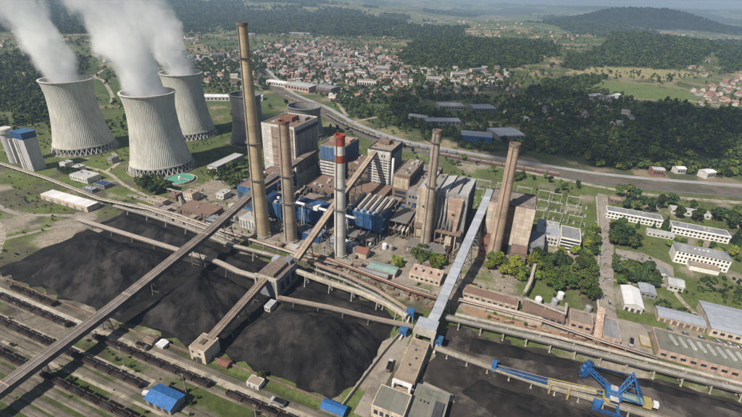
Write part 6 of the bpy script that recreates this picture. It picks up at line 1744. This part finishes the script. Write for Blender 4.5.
x, y = fill(WOODS['scrub'], 8.5, 0.36); scatter('woodland', 'scrubby wood on the land behind the steaming towers', x, y, 0.5, 1.3, (0, 1, 3, 4))
x, y = fill(WOODS['backtown'], 10.0, 0.35); scatter('woodland', 'wooded mound at the near edge of the town', x, y, 0.8, 1.4, (0, 1, 2))
# hedges and single trees over fields and gardens
n = 15000; x = rng.uniform(-1400, 1500, n); y = 560 + 2200 * rng.uniform(0, 1, n) ** 1.3
k = (fbm(x / 70, y / 70, 201, 4) > 0.49) & (np.abs(x) < y * 1.05 + 100); x, y = x[k], y[k]
uu = x * CT + y * ST; vv = -x * ST + y * CT
k = ~((vv < 560) & (uu > -360) & (uu < 320)); x, y = x[k], y[k]
k = np.ones(len(x), bool)
for (u_, v_, r_) in ((-553, 348, 70), (-410, 342, 70), (-478, 460, 60), (-378, 470, 45), (-322, 533, 45)):
    a_, b_ = W(u_, v_); k &= np.hypot(x - a_, y - b_) > r_
d = np.full(len(x), 1e9)
for a, b in zip(CP, CP[1:]):
    ab = b - a; tt = np.clip(((x - a[0]) * ab[0] + (y - a[1]) * ab[1]) / (ab @ ab), 0, 1); d = np.minimum(d, np.hypot(x - a[0] - tt * ab[0], y - a[1] - tt * ab[1]))
k &= d > 26
for (cx, cy, rr) in ((160, 628, 32), (212, 650, 36), (118, 712, 36), (-322, 838, 36), (-252, 852, 30), (-168, 968, 42), (-104, 930, 28), (-230, 1010, 36), (150, 830, 30), (212, 822, 30)):
    k &= np.hypot(x - cx, y - cy) > rr
k &= ~inpoly(x, y, [(600, 1120), (690, 1010), (850, 970), (860, 1070), (780, 1190), (660, 1230)])
scatter('woodland', 'scattered trees and hedges over the fields and gardens', x[k], y[k], 0.4, 1.3, (0, 1, 3, 2, 4))
x = rng.uniform(-700, 420, 11000); y = rng.uniform(850, 2000, 11000); k = np.zeros(len(x), bool)
for p_ in TOWN[:3]: k |= inpoly(x, y, p_)
k &= fbm(x / 40, y / 40, 401, 3) > 0.42
scatter('woodland', 'garden trees between the houses of the town', x[k], y[k], 0.5, 1.2, (0, 1, 2, 3))
# wooded slopes of the far hills
rr_ = rng.uniform(2500 ** 0.5, 7000 ** 0.5, 60000) ** 2; aa_ = np.radians(rng.uniform(-48, 48, 60000)); x = rr_ * np.sin(aa_); y = rr_ * np.cos(aa_); k = wood_mask(x, y) & (fbm(x / 60, y / 60, 601, 3) > 0.4)
scatter('woodland', 'woods on the slopes of the far hills', x[k], y[k], 1.6, 3.0, (0, 1, 2))

# weeds and self-sown scrub over the yards
n = 5200; u_ = rng.uniform(-640, 240, n); v_ = rng.uniform(45, 520, n); x = u_ * CT - v_ * ST; y = u_ * ST + v_ * CT
k = fbm(x / 30, y / 30, 101, 5) > 0.47
k &= ~((u_ > -356) & (u_ < -44) & (v_ > 124) & (v_ < 246)) & ~((u_ > -58) & (v_ < 230)) & ~((u_ > -268) & (u_ < 30) & (v_ > 256) & (v_ < 440) & ~((u_ > -60) & (u_ < 20) & (v_ < 300)))
k &= ~((u_ > 68) & (u_ < 92)) & ~((np.abs(v_ - 118.5) < 4)) & ~((u_ > 83) & (v_ > 236) & (v_ < 310)) & ~((u_ > 84) & (v_ > 408) & (v_ < 460)) & ~((u_ > 128) & (v_ > 355) & (v_ < 390))
for a_, b_, r_ in ((-553, 348, 44), (-410, 342, 44), (-478, 460, 44), (-378, 470, 32), (-361, 320, 20)): k &= np.hypot(u_ - a_, v_ - b_) > r_
k &= ~((u_ > -447) & (u_ < -376) & (v_ > 220) & (v_ < 237)) & ~((u_ < -400) & (v_ > 240) & (v_ < 300) & (rng.uniform(0, 1, n) < 0.8))
for vt in (121.5, 112.3, 97.5, 92.6, 81.5, 76.4, 70.2, 65.0, 58.2): k &= np.abs(v_ - vt) > 1.8
scatter('scrub', 'weeds and low scrub growing over the yards and rail side', x[k], y[k], 0.10, 0.34, (0, 1, 2, 3))

# ------------------------------------------------------------------ town houses
def house_mesh(w, d, h, rise, roof):
    mb = MB(); mb.gable_wall(-w / 2, w / 2, -d / 2, d / 2, -1.5, h, h + rise, 'x'); mb.cur = 1
    mb.gable(-w / 2, w / 2, -d / 2, d / 2, h + 0.05, h + rise + 0.05, 'x', 0.6, 0.25)
    mb.box(w * 0.15, w * 0.15 + 0.8, 0.6, 1.4, h + rise * 0.4, h + rise + 1.0)
    mb.cur = 2
    for s in (-1, 1):
        for k in range(3): mb.box(-w / 2 + w * (k + 0.5) / 3 - 0.6, -w / 2 + w * (k + 0.5) / 3 + 0.6, s * d / 2 - 0.06, s * d / 2 + 0.06, h * 0.45, h * 0.45 + 1.4)
    return mb.mesh('house', ['house_wall', roof, 'glass'])
HM = [house_mesh(11, 9, 6, 3.2, 'house_roof_red'), house_mesh(13, 9, 5, 3.4, 'house_roof_red'), house_mesh(10, 10, 7, 3.0, 'house_roof_red'), house_mesh(12, 9, 6, 3.2, 'house_roof_brown'), house_mesh(15, 10, 6, 2.6, 'house_roof_grey')]
HL = {0: 'red', 1: 'red', 2: 'red', 3: 'brown', 4: 'grey'}
hr = random.Random(31)
def house_spots(poly, n, gap, avoid=()):
    xs = [p[0] for p in poly]; ys = [p[1] for p in poly]; out = []
    cells = {}
    for _ in range(n * 30):
        if len(out) >= n: break
        x = hr.uniform(min(xs), max(xs)); y = hr.uniform(min(ys), max(ys))
        if not inpoly(np.array([x]), np.array([y]), poly)[0]: continue
        c = (int(x // gap), int(y // gap))
        if any(math.hypot(x - a, y - b) < gap for i in (-1, 0, 1) for j in (-1, 0, 1) for a, b in cells.get((c[0] + i, c[1] + j), ())): continue
        if any(math.hypot(x - a, y - b) < r_ for a, b, r_ in avoid): continue
        if float(d_main(x, y)) < 34: continue
        cells.setdefault(c, []).append((x, y)); out.append((x, y))
    return out
def d_main(x, y):
    best = 1e9
    for a, b in zip(CP[::4], CP[4::4]):
        ab = b - a; tt = min(1, max(0, ((x - a[0]) * ab[0] + (y - a[1]) * ab[1]) / (ab @ ab))); best = min(best, math.hypot(x - a[0] - tt * ab[0], y - a[1] - tt * ab[1]))
    return best
AV = ((-322, 838, 40), (-252, 852, 34), (-168, 968, 50), (-104, 930, 34), (-230, 1010, 42), (150, 830, 36), (212, 822, 34), (80, 738, 26))
zones = [
    (TOWN[3], 44, 20, (0, 1, 2), '{}-roofed villa beside the meadow past the wooded belt', 'villas beside the meadow', 1.15),
    (TOWN[1], 70, 20, (4, 4, 3, 1), '{}-roofed house among the trees below the low wooded hill', 'houses below the wooded hill', 1.0),
    (TOWN[0], 440, 18, (0, 1, 2, 0, 3, 4, 4), '{}-roofed house in the dense town behind the railway', 'houses in the dense town', 1.12),
    (TOWN[2], 120, 20, (0, 3, 4, 4), '{}-roofed house in the outskirts behind the tallest chimney', 'houses in the outskirts', 1.0),
    ([(250, 760), (420, 690), (560, 850), (540, 980), (420, 1000), (260, 980)], 46, 20, (4, 4, 3, 0), '{}-roofed house half hidden in the shaded wooded belt', 'houses in the wooded belt', 1.05),
    (TOWN[4], 70, 40, (0, 1, 2), '{}-roofed house in the village behind the dark wood', 'village houses behind the dark wood', 1.6),
]
spots = []
for poly, n, gap, kinds, lb, gp, sc in zones:
    for x, y in house_spots(poly, n, gap, AV): spots.append((math.hypot(x, y), x, y, hr.choice(kinds), lb, gp, sc * hr.uniform(0.85, 1.2)))
for k in range(900):
    a = R(hr.uniform(-42, 44)); r_ = hr.uniform(1500, 4600)
    x, y = r_ * math.sin(a), r_ * math.cos(a)
    if fbm(np.array([x / 260]), np.array([y / 260]), 301, 3)[0] < 0.52 or wood_mask(np.array([x]), np.array([y]))[0]: continue
    spots.append((r_, x, y, hr.choice((0, 0, 1, 3, 4)), '{}-roofed house scattered over the far hillside', 'far hillside houses', hr.uniform(1.0, 1.5)))
spots.sort(key=lambda s: s[0])
rest = []
for i, (r_, x, y, k, lb, gp, sc) in enumerate(spots):
    if i >= 300: rest.append((x, y, k, sc)); continue
    o = bpy.data.objects.new('house', HM[k]); COL.objects.link(o)
    o.location = (x, y, float(land_h(x, y))); o.rotation_euler = (0, 0, 4 * float(fbm(np.array([x / 300]), np.array([y / 300]), 501, 2)[0]) + hr.uniform(-0.12, 0.12) + hr.choice((0, math.pi / 2))); o.scale = (sc, sc, sc)
    tag(o, lb.format(HL[k]), 'house', gp + ', ' + HL[k] + ' roofs')
V, F, MI = [], [], []
for x, y, k, sc in rest:
    me = HM[k]; a = hr.uniform(0, 3.14); c, s = math.cos(a) * sc, math.sin(a) * sc; z = float(land_h(x, y)); b0 = len(V)
    for v in me.vertices: V.append((x + v.co.x * c - v.co.y * s, y + v.co.x * s + v.co.y * c, z + v.co.z * sc))
    off = {0: 1, 1: 1, 2: 1, 3: 2, 4: 3}[k]
    for p in me.polygons: F.append([b0 + q for q in p.vertices]); MI.append({0: 0, 1: off, 2: 4}[p.material_index])
me = bpy.data.meshes.new('distant_houses'); me.from_pydata(V, [], F)
for m_ in ('house_wall', 'house_roof_red', 'house_roof_brown', 'house_roof_grey', 'glass'): me.materials.append(MATS[m_])
me.polygons.foreach_set('material_index', MI); me.update()
o = bpy.data.objects.new('distant_houses', me); COL.objects.link(o)
o['kind'] = 'stuff'; o['label'] = 'countless small houses of the far town quarters and hillsides'; o['category'] = 'houses'

# ------------------------------------------------------------------ steam
def plume(label, u, v, z0, r0, L, drift, dens, seed, spread=0.24):
    """steam rising from a tower: a closed hull filled with uneven vapour"""
    x, y = W(u, v)
    dx, dy = drift
    cen = lambda z: (dx * z * (0.35 + 0.65 * z / L), dy * z * (0.35 + 0.65 * z / L))
    rad = lambda z: r0 * (1 + spread * z / 40)
    mb = MB(); n = 20; m_ = 12
    for j in range(m_ + 1):
        z = L * j / m_; c = cen(z); r = rad(z) * 1.45
        for i in range(n):
            a = 2 * math.pi * i / n; mb.v.append((c[0] + r * math.cos(a), c[1] + r * math.sin(a), z))
    for j in range(m_):
        for i in range(n):
            i2 = (i + 1) % n; mb.f.append([j * n + i, j * n + i2, (j + 1) * n + i2, (j + 1) * n + i]); mb.mi.append(0)
    mb.f.append(list(range(n))[::-1]); mb.mi.append(0); mb.f.append([m_ * n + i for i in range(n)]); mb.mi.append(0)
    m = bpy.data.materials.new('steam'); m.use_nodes = True
    nt = m.node_tree; nn = nt.nodes; l = nt.links; nn.clear()
    out = nn.new('ShaderNodeOutputMaterial'); pv = nn.new('ShaderNodeVolumePrincipled')
    pv.inputs['Color'].default_value = (0.995, 0.995, 1.0, 1); pv.inputs['Anisotropy'].default_value = 0.1
    l.new(pv.outputs[0], out.inputs['Volume'])
    tc = nn.new('ShaderNodeTexCoord'); sp = nn.new('ShaderNodeSeparateXYZ'); l.new(tc.outputs['Object'], sp.inputs[0])
    def ma(op, a, b=None, c=None):
        q = nn.new('ShaderNodeMath'); q.operation = op
        for i, s in enumerate((a, b, c)):
            if s is None: continue
            if isinstance(s, (int, float)): q.inputs[i].default_value = s
            else: l.new(s, q.inputs[i])
        return q.outputs[0]
    X, Y, Z = sp.outputs
    f = ma('MULTIPLY', Z, ma('MULTIPLY_ADD', Z, 0.65 / L, 0.35))
    px = ma('SUBTRACT', X, ma('MULTIPLY', f, dx)); py = ma('SUBTRACT', Y, ma('MULTIPLY', f, dy))
    rr = ma('SQRT', ma('ADD', ma('MULTIPLY', px, px), ma('MULTIPLY', py, py)))
    rn = ma('DIVIDE', rr, ma('MULTIPLY_ADD', Z, r0 * spread / 40, r0))
    nz = nn.new('ShaderNodeTexNoise'); nz.inputs['Scale'].default_value = 0.042; nz.inputs['Detail'].default_value = 7; nz.inputs['Roughness'].default_value = 0.58
    mp = nn.new('ShaderNodeMapping'); mp.inputs['Location'].default_value = (seed * 17.3, seed * 5.1, 0); mp.inputs['Scale'].default_value = (1, 1, 0.6)
    l.new(tc.outputs['Object'], mp.inputs[0]); l.new(mp.outputs[0], nz.inputs[0])
    edge = ma('ADD', rn, ma('MULTIPLY', ma('SUBTRACT', nz.outputs['Fac'], 0.5), ma('MULTIPLY_ADD', Z, 2.6 / L, 1.6)))
    mr = nn.new('ShaderNodeMapRange'); mr.interpolation_type = 'SMOOTHSTEP'
    l.new(edge, mr.inputs[0]); mr.inputs[1].default_value = 0.98; mr.inputs[2].default_value = 0.60; mr.inputs[3].default_value = 0; mr.inputs[4].default_value = 1
    zf = ma('DIVIDE', Z, L)
    fade = nn.new('ShaderNodeMapRange'); fade.interpolation_type = 'SMOOTHSTEP'; l.new(zf, fade.inputs[0])
    fade.inputs[1].default_value = 0.0; fade.inputs[2].default_value = 1.0; fade.inputs[3].default_value = 1.0; fade.inputs[4].default_value = 0.0
    de = ma('MULTIPLY', ma('MULTIPLY', mr.outputs[0], ma('MULTIPLY', fade.outputs[0], fade.outputs[0])), dens)
    l.new(de, pv.inputs['Density'])
    m.cycles.volume_step_rate = 0.35
    o = mb.build('steam_plume', m)
    o.location = (x, y, z0)
    tag(o, label, 'steam')
    return o
plume('white steam plume from the cooling tower beside the blue-topped silo', -553, 348, 80, 19.5, 185, (-0.62, 0.1), 0.085, 1)
plume('white steam plume from the cooling tower behind the settling tank', -410, 342, 80, 21.5, 190, (-0.52, 0.1), 0.095, 2)
plume('white steam plume from the half hidden cooling tower', -478, 460, 80, 21, 195, (-0.55, 0.0), 0.075, 3)

# ------------------------------------------------------------------ haze
hz = MB(); hz.box(-13500, 13500, -13500, 13500, -40, 620)
hm = bpy.data.materials.new('haze'); hm.use_nodes = True
hn = hm.node_tree.nodes; hn.clear()
ho = hn.new('ShaderNodeOutputMaterial'); hv = hn.new('ShaderNodeVolumePrincipled')
hv.inputs['Color'].default_value = (0.52, 0.72, 1.0, 1)
hv.inputs['Density'].default_value = 0.000085
hm.node_tree.links.new(hv.outputs[0], ho.inputs['Volume'])
o = hz.build('haze', hm); o['kind'] = 'stuff'; o['label'] = 'pale blue haze lying over the whole valley'; o.display_type = 'WIRE'

# ------------------------------------------------------------------ clouds overhead (out of frame) that shade parts of the valley
cm = bpy.data.materials.new('cloud'); cm.use_nodes = True
cn = cm.node_tree.nodes; cl = cm.node_tree.links
cb = cn['Principled BSDF']; cb.inputs['Base Color'].default_value = (0.9, 0.9, 0.9, 1); cb.inputs['Roughness'].default_value = 1.0
ctr = cn.new('ShaderNodeBsdfTransparent'); cmx = cn.new('ShaderNodeMixShader'); ctc = cn.new('ShaderNodeTexCoord'); cnz = cn.new('ShaderNodeTexNoise')
cnz.inputs['Scale'].default_value = 0.012; cnz.inputs['Detail'].default_value = 6
cmr = cn.new('ShaderNodeMapRange'); cmr.inputs[1].default_value = 0.35; cmr.inputs[2].default_value = 0.6; cmr.inputs[3].default_value = 0.2; cmr.inputs[4].default_value = 0.68
cl.new(ctc.outputs['Object'], cnz.inputs[0]); cl.new(cnz.outputs['Fac'], cmr.inputs[0]); cl.new(cmr.outputs[0], cmx.inputs[0])
cl.new(ctr.outputs[0], cmx.inputs[1]); cl.new(cb.outputs[0], cmx.inputs[2]); cl.new(cmx.outputs[0], cn['Material Output'].inputs['Surface'])
def cloud(label, poly, alt, seed):
    """lumpy cumulus above the sunward side; poly is the ground it shades"""
    k = alt / math.tan(R(SUN_EL)); off = SUN_AZ.normalized() * k
    P = np.array(poly); x0, y0 = P.min(0) - 40; x1, y1 = P.max(0) + 40
    cx, cy = (x0 + x1) / 2, (y0 + y1) / 2; st = max(14.0, (x1 - x0) / 90)
    nx = int((x1 - x0) / st) + 1; ny = int((y1 - y0) / st) + 1
    X, Y = np.meshgrid(np.linspace(x0, x1, nx), np.linspace(y0, y1, ny))
    d = np.full(X.shape, 1e9)
    for i in range(len(poly)):
        a = P[i]; b = P[(i + 1) % len(poly)]; ab = b - a
        t_ = np.clip(((X - a[0]) * ab[0] + (Y - a[1]) * ab[1]) / (ab @ ab), 0, 1); d = np.minimum(d, np.hypot(X - a[0] - t_ * ab[0], Y - a[1] - t_ * ab[1]))
    d = np.where(inpoly(X, Y, poly), d, -d) + 90 * (fbm(X / 110, Y / 110, seed, 4) - 0.5)
    up = 4.5 * np.sqrt(np.maximum(d, 0)) * (0.5 + fbm(X / 60, Y / 60, seed + 3, 4)); dn = -1.2 * np.sqrt(np.maximum(d, 0))
    idx = np.arange(nx * ny).reshape(ny, nx); q = np.stack([idx[:-1, :-1], idx[:-1, 1:], idx[1:, 1:], idx[1:, :-1]], -1).reshape(-1, 4)
    q = q[(d.ravel()[q] > 0).any(1)]
    V = np.concatenate([np.stack([X - cx, Y - cy, up], -1).reshape(-1, 3), np.stack([X - cx, Y - cy, dn - 0.5], -1).reshape(-1, 3)])
    F = np.concatenate([q, q[:, ::-1] + nx * ny])
    me = bpy.data.meshes.new('cloud'); me.from_pydata(V.tolist(), [], F.tolist()); me.materials.append(cm); me.update()
    o = link('cloud', me, None, True, (cx + off.x, cy + off.y, alt)); tag(o, label, 'cloud')
cloud('broad cumulus cloud shading the wooded belt beyond the railway', [(20, 760), (90, 630), (180, 565), (300, 530), (480, 560), (640, 700), (800, 860), (690, 940), (560, 1000), (430, 1080), (250, 1100), (80, 1000)], 1300, 5)
cloud('wide cumulus cloud shading the far rounded hill', [(2000, 4300), (3600, 4100), (4200, 5200), (3200, 6200), (1800, 5600)], 1600, 25)
